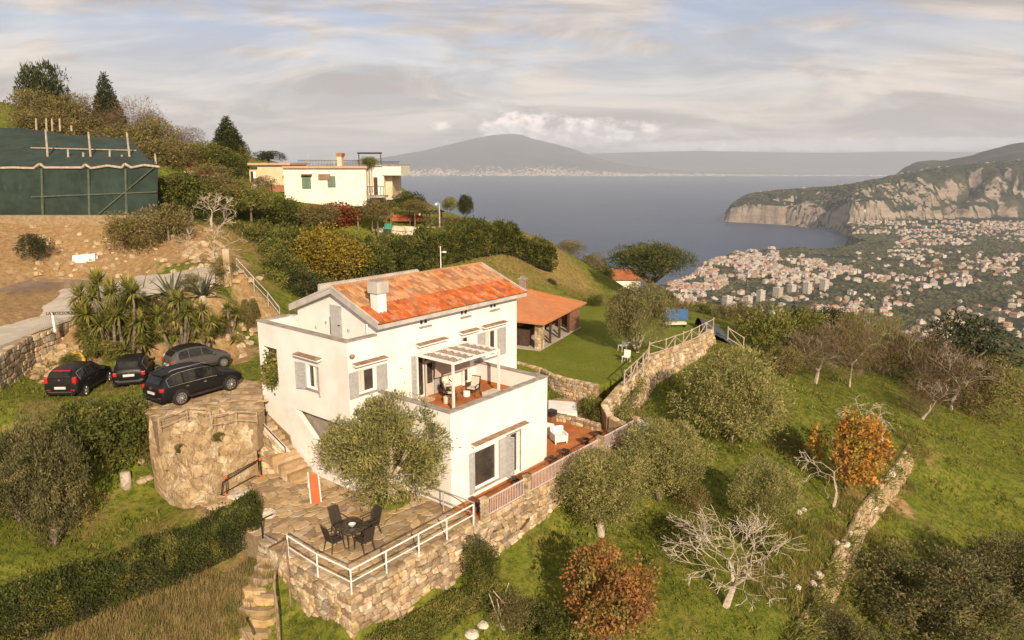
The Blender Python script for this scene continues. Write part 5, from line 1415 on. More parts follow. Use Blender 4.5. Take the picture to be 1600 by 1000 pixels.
            for k in range(20):
                a0, a1 = 2*math.pi*k/20, 2*math.pi*(k+1)/20; r0, r1 = wheel*.66, wheel*.73
                rm_._add([(r0*math.cos(a0), r0*math.sin(a0), .242), (r0*math.cos(a1), r0*math.sin(a1), .242), (r1*math.cos(a1), r1*math.sin(a1), .242), (r1*math.cos(a0), r1*math.sin(a0), .242)], [(0,3,2,1)])
            rm_.build('rim', rimm, wo)
    # windscreen and rear window
    def top(x, yf, off=.02):
        zr, wr = np.interp(x, S_[:, 0], S_[:, 3]), np.interp(x, S_[:, 0], S_[:, 5]); return (x, wr*yf*.80, zr+off)
    xa, xb = rear['glass']; m = MB()
    for k in range(4):
        u0, u1 = xa+(xb-xa)*k/4, xa+(xb-xa)*(k+1)/4
        a, b_, c_, d_ = top(u0, .95), top(u1, .95), top(u1, -.95), top(u0, -.95)
        m.quad(tuple(np.add(a, (-.03,0,0))), tuple(np.add(b_, (-.03,0,0))), tuple(np.add(c_, (-.03,0,0))), tuple(np.add(d_, (-.03,0,0))))
    m.build('rear_window', cglass, o)
    xa, xb = rear['screen']; m = MB()
    for k in range(4):
        u0, u1 = xa+(xb-xa)*k/4, xa+(xb-xa)*(k+1)/4
        a, b_, c_, d_ = top(u0, .98, .018), top(u1, .98, .018), top(u1, -.98, .018), top(u0, -.98, .018); m.quad(a, b_, c_, d_)
    m.build('windscreen', cglass, o)
    xr = st[0][0]; w0 = st[1][4]; zl = rear['lamp']
    for side in (1, -1):
        MB().box(xr+.0, side*w0*.84-.10, zl-rear.get('lh', .09), xr+.20, side*w0*.84+.085, zl+rear.get('lh', .09)).build('tail_lamp', redl, o, bevel=.03)
        MB().box(xr-.03, side*w0*.72-.10, .50, xr+.05, side*w0*.72+.10, .56).build('reflector', redl if redbar else chrome, o)
        xf = st[-1][0]; wf = st[-2][4]
        MB().box(xf-.34, side*wf*.74-.14, .60, xf-.10, side*wf*.74+.10, .74).build('headlight', chrome, o, bevel=.03)
    MB().box(xr-.045, -.27, rear['plate']-.06, xr+.02, .27, rear['plate']+.06).build('number_plate', platem, o)
    bm_ = MB().box(xr-.055, -w0*.86, .30, xr+.12, w0*.86, .54).build('rear_bumper', rear.get('bump', paint), o, bevel=.05)
    MB().box(xr-.062, -w0*.70, .44, xr-.05, w0*.70, .465).build('bumper_strip', chrome, bm_)
    MB().box(xr-.028, -.05, zl-.02, xr+.02, .05, zl+.08).build('badge', chrome, o)
    if spoiler:
        xs_ = rear['glass'][1]; p = top(xs_, 0); MB().box(xs_-.22, -st[4][5]*.80, p[2]-.03, xs_+.12, st[4][5]*.80, p[2]+.025).build('roof_spoiler', paint, o, bevel=.02)
    if redbar:
        xs_ = rear['glass'][1]; p = top(xs_, 0); MB().box(xs_-.10, -.42, p[2]-.01, xs_-.02, .42, p[2]+.04).build('brake_light_bar', redl, o)
    if roofmat:
        m = MB(); xs2 = [x for x in np.linspace(rear['glass'][1]+.02, rear['screen'][0]-.02, 8)]
        for k in range(7):
            for y0, y1 in ((-1.08, -.35), (-.35, .35), (.35, 1.08)):
                m.quad(top(xs2[k], y0, .012), top(xs2[k+1], y0, .012), top(xs2[k+1], y1, .012), top(xs2[k], y1, .012))
        m.build('roof_panel', roofmat, o)
    return o
SUV = [(-2.34,.42,.80,.90,.80,.62),(-2.28,.34,.98,1.06,.90,.72),(-2.10,.30,1.03,1.28,.93,.72),(-1.82,.28,1.04,1.60,.94,.70),(-1.3,.28,1.04,1.69,.94,.71),(-.4,.28,1.03,1.71,.94,.72),
       (.35,.28,1.02,1.64,.94,.71),(.75,.28,1.01,1.40,.94,.76),(1.12,.28,1.00,1.10,.94,.80),(1.75,.28,.95,1.02,.93,.78),(2.12,.32,.86,.93,.90,.70),(2.32,.38,.68,.75,.78,.58)]
HATCH = [(-1.84,.40,.74,.84,.70,.58),(-1.80,.32,.92,1.02,.80,.64),(-1.70,.28,.96,1.20,.82,.62),(-1.45,.26,.97,1.44,.83,.61),(-1.0,.26,.97,1.52,.83,.62),(-.2,.26,.96,1.53,.83,.63),
         (.30,.26,.95,1.44,.83,.62),(.66,.26,.94,1.20,.83,.66),(.98,.26,.92,1.00,.82,.68),(1.42,.28,.86,.92,.80,.64),(1.72,.32,.74,.80,.74,.56),(1.84,.40,.60,.66,.62,.46)]
ROUND = [(-1.76,.40,.66,.76,.62,.48),(-1.72,.32,.84,.95,.74,.56),(-1.58,.28,.90,1.14,.79,.57),(-1.30,.26,.92,1.36,.81,.57),(-.85,.26,.93,1.47,.81,.58),(-.2,.26,.93,1.49,.81,.59),
         (.32,.26,.92,1.40,.81,.58),(.66,.26,.91,1.16,.81,.62),(.96,.26,.88,.98,.80,.62),(1.34,.28,.80,.88,.77,.56),(1.62,.32,.68,.76,.70,.48),(1.76,.40,.54,.60,.56,.36)]
def wheels_to(pr_, pf_, z, half, xs_w, right_side=True):
    a, b_ = P(*pr_, z), P(*pf_, z); h = math.atan2(b_[1]-a[1], b_[0]-a[0]); mx, my = (a[0]+b_[0])/2, (a[1]+b_[1])/2
    off = half if right_side else -half; c_ = (xs_w[0]+xs_w[1])/2
    return (mx-math.sin(h)*off-math.cos(h)*c_, my+math.cos(h)*off-math.sin(h)*c_, z), h
l_, h_ = wheels_to((284,632), (359,610), 3.27, .86, (-1.38, 1.42))
car(l_, h_, SUV, carpaint('black_car_paint', (.012,.011,.011)), .37, (-1.38, 1.42), (-1.95, 1.0), 'large black suv with roof rails on the paved ramp beside the rock', dict(glass=(-2.2,-1.86), screen=(.36,1.08), lamp=.93, plate=.72), spoiler=True)
bl = blackmetal
rf = MB()
for s_ in (1, -1): rf.path([(-1.7, s_*.60, 1.70), (-1.5, s_*.60, 1.77), (.1, s_*.61, 1.77), (.3, s_*.60, 1.70)], .022, 6)
suv = [o for o in COL.objects if o.name == 'parked_car'][0]; rf.build('roof_rail', chrome, suv)
l_, h_ = wheels_to((287,586), (351,573), 3.27, .72, (-1.10, 1.16))
car(l_, h_, ROUND, carpaint('dark_grey_car_paint', (.075,.07,.066)), .30, (-1.10, 1.16), (-1.35, .82), 'small rounded two-tone city car with dark roof behind the black suv', dict(glass=(-1.62,-1.33), screen=(.33,.92), lamp=.78, lh=.12, plate=.60),
    roofmat=carpaint('black_roof_paint', (.012,.011,.011)))
def rear_to(pl_, pr_, z, L_, w=1.64):
    a, b_ = P(*pl_, z), P(*pr_, z); ex, ey = (b_[0]-a[0]), (b_[1]-a[1]); h = math.atan2(ey, ex)+math.pi/2
    mx, my = (a[0]+b_[0])/2, (a[1]+b_[1])/2; return (mx+math.cos(h)*L_/2, my+math.sin(h)*L_/2, z), h
l_, h_ = rear_to((176,611), (232,606), 3.27, 3.5)
car(l_, h_, HATCH, carpaint('gloss_black_car_paint', (.010,.009,.009)), .30, (-1.18, 1.20), (-1.48, .84), 'small black hatchback seen from behind, between the other hatchback and the suv', dict(glass=(-1.74,-1.46), screen=(.33,.94), lamp=.86, lh=.10, plate=.80))
l_, h_ = rear_to((75,627), (134,624), 3.27, 3.8)
car(l_, h_-.12, [(a*1.04, b_, c_, d_, e_*1.03, f_*1.03) for a, b_, c_, d_, e_, f_ in HATCH], carpaint('worn_black_car_paint', (.016,.014,.012)), .31, (-1.22, 1.25), (-1.55, .86), 'black hatchback with tall red tail lamps parked leftmost, by the rubble wall',
    dict(glass=(-1.80,-1.52), screen=(.35,.97), lamp=1.04, lh=.15, plate=.66, bump=carpaint('worn_black_car_paint', (.016,.014,.012))), redbar=True)
# yellow ring and clutter by the wall
ya = P(123,571,3.3); yo = empty('yellow_hoop', ya, 0, 'yellow plastic play hoop standing behind the leftmost car', 'hoop')
yel = material('yellow_plastic', (.62,.40,.06), (.52,.33,.05), 3, .5)
MB().path([(-.34,0,-.1)]+[(.34*-math.cos(math.pi*k/10), 0, .42+.38*math.sin(math.pi*k/10)) for k in range(11)]+[(.34,0,-.1)], .10, 8).build('hoop', yel, yo)

# ------------------------------------------------------------------ patio furniture
wick = material('black_wicker', (.030,.022,.016), (.05,.037,.026), 18, .7, .004, 60)
def high_chair(loc, rz, label):
    o = empty('patio_chair', loc, rz, label, 'chair', 'black chairs round the patio table')      # faces +x
    MB().box(-.25,-.25,.40,.27,.25,.46).build('seat', wick, o, bevel=.015)
    MB().hexa([(-.27,-.25,.44),(-.22,-.25,.44),(-.22,.25,.44),(-.27,.25,.44),(-.47,-.235,1.10),(-.43,-.235,1.10),(-.43,.235,1.10),(-.47,.235,1.10)]).build('backrest', wick, o, bevel=.015)
    for s_ in (1, -1):
        MB().path([(-.33, s_*.27, .72), (-.05, s_*.29, .68), (.20, s_*.28, .66), (.26, s_*.27, .44)], .022, 6).build('armrest', wick, o)
        MB().tube((.24, s_*.24, .42), (.29, s_*.27, 0), .026, .02, 6).build('leg', wick, o)
        MB().tube((-.23, s_*.23, .44), (-.34, s_*.26, 0), .026, .02, 6).build('leg', wick, o)
    return o
TC = P(550, 822, .72)
tb = empty('patio_table', (TC[0], TC[1], .03), math.radians(45), 'dark square garden table with rounded corners on the patio', 'table')
rc, hw_ = .18, .56; poly = []
for cxs, cys, a0 in ((1,1,0),(-1,1,90),(-1,-1,180),(1,-1,270)):
    for k in range(5):
        t_ = math.radians(a0+k*22.5); poly.append((cxs*(hw_-rc)+math.cos(t_)*rc, cys*(hw_-rc)+math.sin(t_)*rc))
MB().prism(poly, .66, .71).build('table_top', material('smoked_glass_top', (.035,.030,.022), (.09,.07,.045), 5, .16, spec=.7), tb, bevel=.01)
MB().prism([(x*1.01, y*1.01) for x, y in poly], .64, .659).build('table_rim', wick, tb)
for sx_, sy_ in ((1,1),(1,-1),(-1,1),(-1,-1)): MB().tube((sx_*.44, sy_*.44, .64), (sx_*.47, sy_*.47, 0), .028, .022, 6).build('leg', wick, tb)
for a, rr_, lab in ((135, .86, 'black high-backed patio chair at the far left side of the table'), (45, .88, 'black high-backed patio chair at the far right side, nearest the olive'),
               (225, .82, 'black patio chair at the near left side of the table, back to us'), (315, .84, 'black patio chair at the near right side of the table, back to us')):
    t_ = math.radians(a); high_chair((TC[0]+math.cos(t_)*rr_, TC[1]+math.sin(t_)*rr_, .03), t_+math.pi+R.uniform(-.1,.1), lab)
bo = MB().lathe([(.03,0),(.05,.02),(.10,.06),(.15,.13),(.145,.13),(.09,.07),(.02,.03)], 16).build('glass_bowl', material('pale_glass_bowl', (.66,.62,.60), (.5,.47,.45), 20, .2)); bo.location = (TC[0]+.03, TC[1]-.10, .742)
tag(bo, 'pale glass bowl standing in the middle of the patio table', 'bowl')
# orange slide
s0, s1 = P(494,787,.04), P(489,742,.85); so_ = empty('toy_slide', s0, math.atan2(s1[1]-s0[1], s1[0]-s0[0]), 'small orange play slide standing on the patio left of the olive', 'slide')
d_ = math.hypot(s1[0]-s0[0], s1[1]-s0[1]); ora = material('orange_plastic', (.60,.14,.05), (.52,.12,.045), 3, .45)
hh = s1[2]
MB().hexa([(0,-.2,0),(0,.2,0),(d_,.2,hh-.05),(d_,-.2,hh-.05),(0,-.2,.04),(0,.2,.04),(d_,.2,hh),(d_,-.2,hh)]).build('chute', ora, so_)
for s_ in (1, -1): MB().hexa([(0.05,s_*.2,.02),(0.05,s_*.25,.02),(d_,s_*.25,hh-.03),(d_,s_*.2,hh-.03),(0.05,s_*.2,.12),(0.05,s_*.25,.12),(d_,s_*.25,hh+.12),(d_,s_*.2,hh+.12)]).build('side_rail', whitemetal, so_)
for s_ in (1, -1): MB().tube((d_+.05, s_*.2, hh), (d_+.45, s_*.24, 0), .03, .03, 6).build('ladder_leg', whitemetal, so_)
for k in range(3): MB().tube((d_+.12+k*.11, -.22, hh-.2-k*.2), (d_+.12+k*.11, .22, hh-.2-k*.2), .02, .02, 6).build('rung', whitemetal, so_)
# toy goal frame
g0, g1 = P(357,769,.02), P(410,740,.02); g0, g1 = (g0[0]+.10, g0[1]-.42, g0[2]+.01), (g1[0]+.10, g1[1]-.42, g1[2]+.01); gn = empty('toy_goal', g0, math.atan2(g1[1]-g0[1], g1[0]-g0[0]), 'small black tube goal frame with orange corner joints on the patio', 'goal')
w_ = math.hypot(g1[0]-g0[0], g1[1]-g0[1])
for a, b_ in (((0,0,0),(0,0,.95)),((w_,0,0),(w_,0,.95)),((0,0,.95),(w_,0,.95)),((0,0,.02),(-.05,.36,.02)),((w_,0,.02),(w_-.05,.36,.02)),((-.05,.36,.02),(w_-.05,.36,.02)),((.05,.25,.62),(w_,.25,.72)),((.05,.25,.62),(.0,.34,.02))):
    MB().tube(a, b_, .026, .026, 6).build('tube', blackmetal, gn)
for p in ((0,0,.93),(w_,0,.93),(0,0,.03),(w_,0,.03)): MB().box(p[0]-.07,-.06,p[2]-.06,p[0]+.07,.06,p[2]+.07).build('corner_joint', ora, gn, bevel=.02)
oo = hit(333,786); tag(MB().lathe([(.12,0),(.2,.08),(.15,.2),(.03,.24)], 9).build('orange_ball', ora, None, True, 0, oo), 'deflated orange ball in the grass beside the hedge', 'ball')
# terracotta bowls along the terrace railing
brownpot = material('brown_plant_bowl', (.15,.075,.04), (.10,.05,.028), 4, .85)
spots_ = [((743,790),'nearest the patio corner'),((757,782),'second from the patio corner'),((806,751),'in front of the glazed door'),((824,743),'behind the second stone pillar'),
          ((863,716),'beyond the end of the lower storey'),((883,704),'fourth from the far pillar'),((914,686),'third from the far pillar'),((933,676),'second from the far pillar')]
for (px, py), lab in spots_:
    a = P(px, py, .30); o = empty('plant_bowl', (a[0], a[1], .025), 0, 'brown terrace bowl of dark plants, '+lab, 'plant pot', 'bowls along the terrace railing')
    MB().lathe([(.16,0),(.24,.22),(.27,.24),(.27,.29),(.21,.29),(.19,.24)], 12).build('bowl', brownpot, o)
    m = MB()
    for k in range(26):
        t_, r_ = R.uniform(0, 6.28), R.uniform(0, .2); x, y = math.cos(t_)*r_, math.sin(t_)*r_; z = .26+R.uniform(.02,.14)
        m._add([(x, y, .24), (x+R.uniform(-.07,.07), y+R.uniform(-.07,.07), z), (x+R.uniform(-.07,.07), y+R.uniform(-.07,.07), z+.02)], [(0,1,2)])
    m.build('leaves', material('dark_bowl_leaf', (.075,.06,.03), (.05,.05,.02), 6, .8), o)
a = P(954,672,.85); o = MB().lathe([(.10,0),(.16,.3),(.22,.5),(.24,.82),(.16,.9)], 12).build('dark_urn', brownpot); o.location = (a[0], a[1], .02); tag(o, 'tall dark urn by the far end of the terrace railing', 'urn')
def armchair(name, loc, rz, label, fr, cu_, w=.62, grp=None):
    o = empty(name, loc, rz, label, 'armchair', grp)      # faces +x
    MB().box(-w/2,-w/2,.12,w/2,w/2,.36).build('base', fr, o, bevel=.02)
    MB().box(-w/2,-w/2,.36,-w/2+.12,w/2,.78).build('backrest', fr, o, bevel=.02)
    for s_ in (1, -1):
        MB().box(-w/2+.12, s_*(w/2-.05)-.05, .36, w/2, s_*(w/2-.05)+.05, .56).build('armrest', fr, o, bevel=.02)
        for x in (-w/2+.06, w/2-.06): MB().box(x-.03, s_*(w/2-.06)-.03, 0, x+.03, s_*(w/2-.06)+.03, .12).build('leg', fr, o)
    MB().box(-w/2+.13,-w/2+.11,.362,w/2-.01,w/2-.11,.45).build('seat_cushion', cu_, o, bevel=.025)
    MB().hexa([(-w/2+.13,-w/2+.11,.452),(-w/2+.24,-w/2+.11,.452),(-w/2+.24,w/2-.11,.452),(-w/2+.13,w/2-.11,.452),(-w/2+.10,-w/2+.11,.84),(-w/2+.18,-w/2+.11,.84),(-w/2+.18,w/2-.11,.84),(-w/2+.10,w/2-.11,.84)]).build('back_cushion', cu_, o, bevel=.02)
    return o
whitecu = material('white_cushion', (.78,.74,.68), (.70,.66,.60), 6, .95)
a = P(873,690,.02); armchair('white_armchair', a, HYAW-1.9, 'white armchair on the orange terrace by the end of the lower storey', whitemetal, whitecu, .78)
a = P(853,678,.02); armchair('white_armchair', a, HYAW-1.2, 'second white armchair, half hidden behind the corner of the lower storey', whitemetal, whitecu, .7)
a = P(861,668,.02); o = empty('garden_grill', a, HRZ, 'dark upright grill against the far wall of the lower storey', 'grill'); MB().box(-.25,-.2,0,.25,.2,.75).build('cabinet', brickm, o); MB().box(-.28,-.22,.75,.28,.22,1.05).build('hood', blackmetal, o)
# upper terrace
creamcu = material('cream_cushion', (.62,.55,.45), (.50,.43,.34), 9, .95)
ZT = ZF+.024
def lounge(px, py, rz, label):
    a = P(px, py, ZT); o = empty('wicker_armchair', (a[0], a[1], ZT), rz, label, 'armchair', 'armchairs on the upper terrace')
    MB().box(-.26,-.27,.30,.28,.27,.36).build('seat', wick, o); MB().box(-.22,-.23,.362,.26,.23,.44).build('seat_cushion', creamcu, o, bevel=.03)
    MB().hexa([(-.28,-.27,.34),(-.24,-.27,.34),(-.24,.27,.34),(-.28,.27,.34),(-.42,-.25,.92),(-.38,-.25,.92),(-.38,.25,.92),(-.42,.25,.92)]).build('backrest', wick, o)
    MB().hexa([(-.23,-.22,.42),(-.16,-.22,.42),(-.16,.22,.42),(-.23,.22,.42),(-.36,-.22,.90),(-.29,-.22,.90),(-.29,.22,.90),(-.36,.22,.90)]).build('back_cushion', creamcu, o, bevel=.02)
    for s_ in (1, -1):
        MB().path([(-.32, s_*.27, .58), (.2, s_*.28, .56), (.26, s_*.27, .3)], .025, 6).build('armrest', wick, o)
        for x0, x1 in ((.24,.30),(-.24,-.32)): MB().tube((x0, s_*.24, .32), (x1, s_*.27, 0), .022, .018, 6).build('leg', wick, o)
lounge(697, 613, -1.2, 'cream cushioned wicker armchair on the upper terrace, nearest the door')
lounge(704, 624, .2, 'cream cushioned wicker armchair on the upper terrace beside the front pergola post')
lounge(739, 617, -2.0, 'cream cushioned wicker armchair out in the sun on the upper terrace')
def drum(px, py, r, h, label, mt_, nm='side_table', cat='side table'):
    a = P(px, py, ZT); o = MB().lathe([(r*.9,0),(r,.03),(r,h-.03),(r*.85,h)], 14).build(nm, mt_); o.location = a; tag(o, label, cat)
drum(698, 630, .16, .36, 'small pale drum table between the terrace armchairs', creamcu)
drum(729, 619, .18, .30, 'white footstool left of the sunlit armchair', whitecu, 'footstool', 'footstool')
a = P(768,618,ZT); o = MB().box(-.45,-.28,0,.45,.28,.24).build('floor_cushion', creamcu, None, bevel=.04, loc=a); o.rotation_euler = (0,0,HRZ); tag(o, 'tan floor cushion by the far pergola post', 'cushion')
a = P(667,624,ZT); o = MB().lathe([(.42,0),(.43,.012),(.36,.015)], 20).build('round_mat', material('beige_round_mat', (.58,.42,.28), (.50,.36,.23), 5, .95), None, False, 0, a); tag(o, 'round beige mat at the near end of the upper terrace', 'mat')
# lawn furniture, blue panel and net beyond
for px, py, lab in ((972,548,'left of the lawn olive trunk'),(985,543,'behind the lawn olive trunk'),(978,566,'near the foot of the lawn olive')):
    a = P(px, py, 1.2); o = empty('white_garden_chair', a, R.uniform(0,6), 'white plastic garden chair in the shade, '+lab, 'chair', 'white chairs under the lawn olive')
    MB().box(-.24,-.24,.40,.24,.24,.44).build('seat', whitemetal, o); MB().box(-.26,-.24,.44,-.22,.24,.86).build('backrest', whitemetal, o)
    for x in (-.2,.2):
        for y in (-.2,.2): MB().tube((x,y,.4),(x*1.1,y*1.1,0),.022,.018,5).build('leg', whitemetal, o)
a = P(1055,500,1.2); o = MB().box(-1.1,-.06,0,1.1,.06,1.0).build('blue_panel', material('blue_panel_paint', (.05,.13,.28), (.04,.10,.22), 3, .5), None, False, 0, a); tag(o, 'blue upright panel at the far edge of the lawn', 'panel')
a = P(1055,511,1.2); o = empty('garden_sofa', a, .1, 'pale low seat with brown legs in front of the blue panel', 'bench'); MB().box(-.9,-.3,.25,.9,.3,.45).build('seat', creamcu, o, bevel=.03)
for x in (-.8,.8): MB().box(x-.05,-.25,0,x+.05,.25,.25).build('leg', darkwood, o)
a = P(1112,520,1.1); nn = empty('dark_net_cover', a, 0, 'dark fine net sagging over hoops beyond the rustic fence', 'net cover')
m = MB(); nx_, ny_ = 18, 8
for j in range(ny_+1):
    for i in range(nx_+1):
        x = -1.5+i*.34; m.v.append((x*.5, j*.35, .95*math.sin(math.pi*j/ny_)**.6*(1-.55*i/nx_)+.10*(float(vnoise(i*.8, j*.9))-.5)-.012*i*i*.4))
w_ = nx_+1; m.f = [(j*w_+i, j*w_+i+1, (j+1)*w_+i+1, (j+1)*w_+i) for j in range(ny_) for i in range(nx_)]
m.build('net', material('dark_blue_net', (.035,.045,.055), (.08,.085,.08), 6, .9), nn, True)
o = MB().box(0,0,0,2.4,1.1,.3).build('corrugated_sheet', metalw); a = P(985,688,.0); o.location = (a[0]+.2, a[1]-.5, a[2]-.6); o.rotation_euler = (.3,-.25,HRZ); tag(o, 'crumpled grey corrugated sheet beyond the end of the terrace', 'metal sheet')
rd = hit(1,1) if False else None
a = G(1.9,-1.95,-1.55); o = MB().box(-.03,0,-.35,.03,.06,.35).build('iron_pipe', rustmetal, None, False, 0, G(2.9,-1.92,-1.3)); o.rotation_euler = (0,1.1,HRZ); tag(o, 'short rusty red pipe sticking out of the tall wall', 'pipe')
# ------------------------------------------------------------------ vegetation
def leafmat(name, c1, c2, vary=.35, trans=.25, c3=None, scale=1.2):
    return material(name, c1, c2, scale, .75, 0, vary=vary, trans=trans, spec=.2, c3=c3, s3=.9)
LM = dict(
 olive=leafmat('olive_leaf', (.29,.27,.085), (.175,.17,.055), .40, .3, (.38,.33,.12)),
 olived=leafmat('dark_olive_leaf', (.215,.195,.075), (.14,.13,.05), .38, .3, (.29,.24,.10)),
 shade=leafmat('shaded_olive_leaf', (.13,.12,.045), (.08,.078,.028), .4, .2, (.19,.155,.06)),  # darker copy of the olive leaf, shade put into its colour
 laurel=leafmat('glossy_green_leaf', (.115,.125,.026), (.062,.075,.017), .40, .3, (.19,.17,.04)),
 bright=leafmat('sunny_green_leaf', (.19,.19,.038), (.12,.13,.026), .38, .3, (.27,.235,.06)),
 yellow=leafmat('yellowing_leaf', (.27,.195,.025), (.16,.135,.025), .4, .3, (.34,.23,.03)),
 dark=leafmat('dark_evergreen_leaf', (.052,.062,.020), (.030,.038,.013), .4, .2, (.09,.085,.028)),
 hedge=leafmat('clipped_hedge_leaf', (.095,.108,.022), (.050,.062,.014), .42, .3, (.18,.165,.038)),
 brown=leafmat('brown_winter_twigs', (.17,.115,.06), (.11,.075,.042), .35, .15, (.20,.13,.09)),
 scrub=leafmat('olive_brown_scrub', (.20,.165,.055), (.125,.11,.036), .4, .25, (.26,.185,.08)),
 orange=leafmat('orange_persimmon_leaf', (.48,.22,.045), (.34,.17,.035), .4, .3, (.30,.25,.05)),
 rust=leafmat('rusty_persimmon_leaf', (.36,.165,.05), (.24,.12,.04), .4, .3, (.24,.20,.05)),
 red=leafmat('red_creeper_leaf', (.26,.055,.025), (.17,.045,.022), .4, .25, (.20,.12,.03)),
 yucca=leafmat('yucca_blade', (.23,.225,.045), (.14,.15,.032), .35, .3, (.38,.31,.085)),
 agave=leafmat('agave_blade', (.12,.135,.085), (.08,.095,.055), .25, .1, (.20,.19,.10)),
 straw=leafmat('dry_straw', (.33,.25,.10), (.24,.18,.075), .3, .3, (.17,.16,.045), 2.5),
 grass=leafmat('grass_blade', (.16,.175,.024), (.10,.125,.016), .35, .35, (.27,.24,.055), .7),
 cane=leafmat('cane_leaf', (.27,.22,.06), (.17,.16,.04), .35, .3, (.12,.12,.03)))
def sprays(pts, out, n_scale, length, width, mixr=.8, up=.0, seed=0):
    """one diamond leaf spray at every point, pointing roughly along out"""
    rg = np.random.default_rng(seed); n = len(pts)
    d = out + rg.normal(0, mixr, (n, 3)) + np.array([0, 0, up]); d /= np.linalg.norm(d, axis=1)[:, None] + 1e-9
    w = np.cross(d, rg.normal(0, 1, (n, 3))); w /= np.linalg.norm(w, axis=1)[:, None] + 1e-9
    L_ = (length*rg.uniform(.6, 1.35, n))[:, None]; W_ = (width*rg.uniform(.7, 1.3, n))[:, None]
    q = np.stack([pts, pts+d*L_*.45+w*W_, pts+d*L_, pts+d*L_*.45-w*W_], 1)
    return q.reshape(-1, 3)
def crown_pts(rx, ry, rz, n, nb, rb, seed, shell=.72, flat=False, cone=False, holes=.0):
    rg = np.random.default_rng(seed); C_ = []
    for k in range(nb):
        if cone:
            h = (k+.5)/nb; a = k*2.4; r_ = .75*(1-h)**.8; C_.append((r_*math.cos(a), r_*math.sin(a), h*2-1, rb*(1.15-h)))
        else:
            z = 1-2*(k+.5)/nb; a = k*2.39996+rg.uniform(-.4, .4); r_ = math.sqrt(1-z*z)
            m = rg.uniform(.48, .80); C_.append((r_*math.cos(a)*m, r_*math.sin(a)*m, (abs(z)*.6 if flat else z)*m, rb*rg.uniform(.72, 1.28)))
    C_ = np.array(C_); p = C_[rg.choice(len(C_), n, p=C_[:, 3]**2/(C_[:, 3]**2).sum())]
    d = rg.normal(0, 1, (n, 3)); d[:, 2] += .25; d /= np.linalg.norm(d, axis=1)[:, None]
    r_ = p[:, 3]*(shell+(1.08-shell)*rg.uniform(0, 1, n)**.7); inner = rg.uniform(0, 1, n) < .16
    r_[inner] *= rg.uniform(.3, .8, inner.sum()); tail = rg.uniform(0, 1, n) < .07; r_[tail] *= rg.uniform(1.1, 1.38, tail.sum())
    q = p[:, :3]+d*r_[:, None]
    keep = np.ones(n, bool)
    if holes: keep = (fbm(q[:, 0]*2.6+seed, q[:, 1]*2.6+q[:, 2]*2.1, 3, seed) > .26+holes)
    q, d = q[keep], d[keep]
    return q*np.array([rx, ry, rz]), d
PROTO = {}
def crown(key, kind, rx, rz, n, nb, rb, ln, wd, seed, mixr=.8, up=.0, holes=.10, **kw):
    if key not in PROTO:
        pts, out = crown_pts(rx, rx, rz, n, nb, rb, seed, holes=holes, **kw)
        PROTO[key] = fast_mesh('crown', sprays(pts, out, 1, ln, wd, mixr, up, seed+1), 4, LM[kind])
        PROTO[key]['r'] = rx; PROTO[key]['h'] = rz
    return PROTO[key]
def trunkmesh(h, r0, spread, nl, seed, mat=bark, lean=0.0):
    rg = random.Random(seed); mb = MB(); p = Vector((0, 0, -.3)); q = Vector((lean*.5, rg.uniform(-.1, .1)*h, h*.45))
    mb.tube(p, q, r0*1.25, r0*.9, 8); 
    for k in range(nl):
        a = 6.28*k/nl+rg.uniform(-.4, .4); s_ = spread*rg.uniform(.5, 1)
        m_ = q+Vector((math.cos(a)*s_*.45, math.sin(a)*s_*.45, h*.30)); e_ = q+Vector((math.cos(a)*s_, math.sin(a)*s_, h*rg.uniform(.55, .9)))
        mb.tube(q, m_, r0*.62, r0*.42, 6); mb.tube(m_, e_, r0*.42, r0*.16, 5)
        for j in range(2):
            e2 = m_+Vector((math.cos(a+rg.uniform(-1.2, 1.2))*s_*.6, math.sin(a+rg.uniform(-1.2, 1.2))*s_*.6, h*rg.uniform(.3, .5))); mb.tube(m_, e2, r0*.28, r0*.1, 4)
    return mb.mesh('trunk', mat, True)
def plant(name, base, mesh, W_, H_, label, cat, zc=None, group=None, trunk=None, cr='crown', tname='trunk', rz=None):
    """W_, H_ crown width and height in metres; zc the crown's middle above the ground"""
    o = empty(name, base, R.uniform(0, 6.28) if rz is None else rz, label, cat, group)
    sx, sz = W_/2/(mesh['r']*1.12), H_/2/(mesh['h']*1.1)
    mesh_obj(cr, mesh, o, None, (0, 0, zc if zc is not None else H_/2*.92), (0, 0, 0), (sx, sx*R.uniform(.94, 1.06), sz))
    if trunk is not None: mesh_obj(tname, trunk, o)
    return o
def metre(b): return math.hypot(b[0], b[1], b[2]-CZ)/F
olA = lambda k: crown('olA%d' % k, 'olive', 2.6, 1.75, 34000, 36, .38, .155, .022, 40+k, .75, .25, .10)
olD = lambda k: crown('olD%d' % k, 'olived', 2.4, 1.7, 30000, 30, .40, .15, .022, 50+k, .8, .2, .10)
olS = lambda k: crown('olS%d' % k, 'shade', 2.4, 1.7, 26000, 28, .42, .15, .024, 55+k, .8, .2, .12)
lau = lambda k: crown('lau%d' % k, 'laurel', 2.0, 1.6, 7500, 24, .40, .17, .05, 60+k, .9, .1, .06)
bri = lambda k: crown('bri%d' % k, 'bright', 1.8, 1.3, 6500, 20, .42, .17, .045, 70+k, .9, .1, .06)
scr = lambda k: crown('scr%d' % k, 'scrub', 2.0, 1.5, 6000, 20, .42, .20, .032, 80+k, .9, .25, .10)
bro = lambda k: crown('bro%d' % k, 'brown', 2.2, 1.6, 4800, 22, .42, .34, .011, 90+k, .6, .35, .06)
drk = lambda k: crown('drk%d' % k, 'dark', 2.2, 1.9, 6500, 24, .40, .20, .05, 100+k, .9, .1, .06)
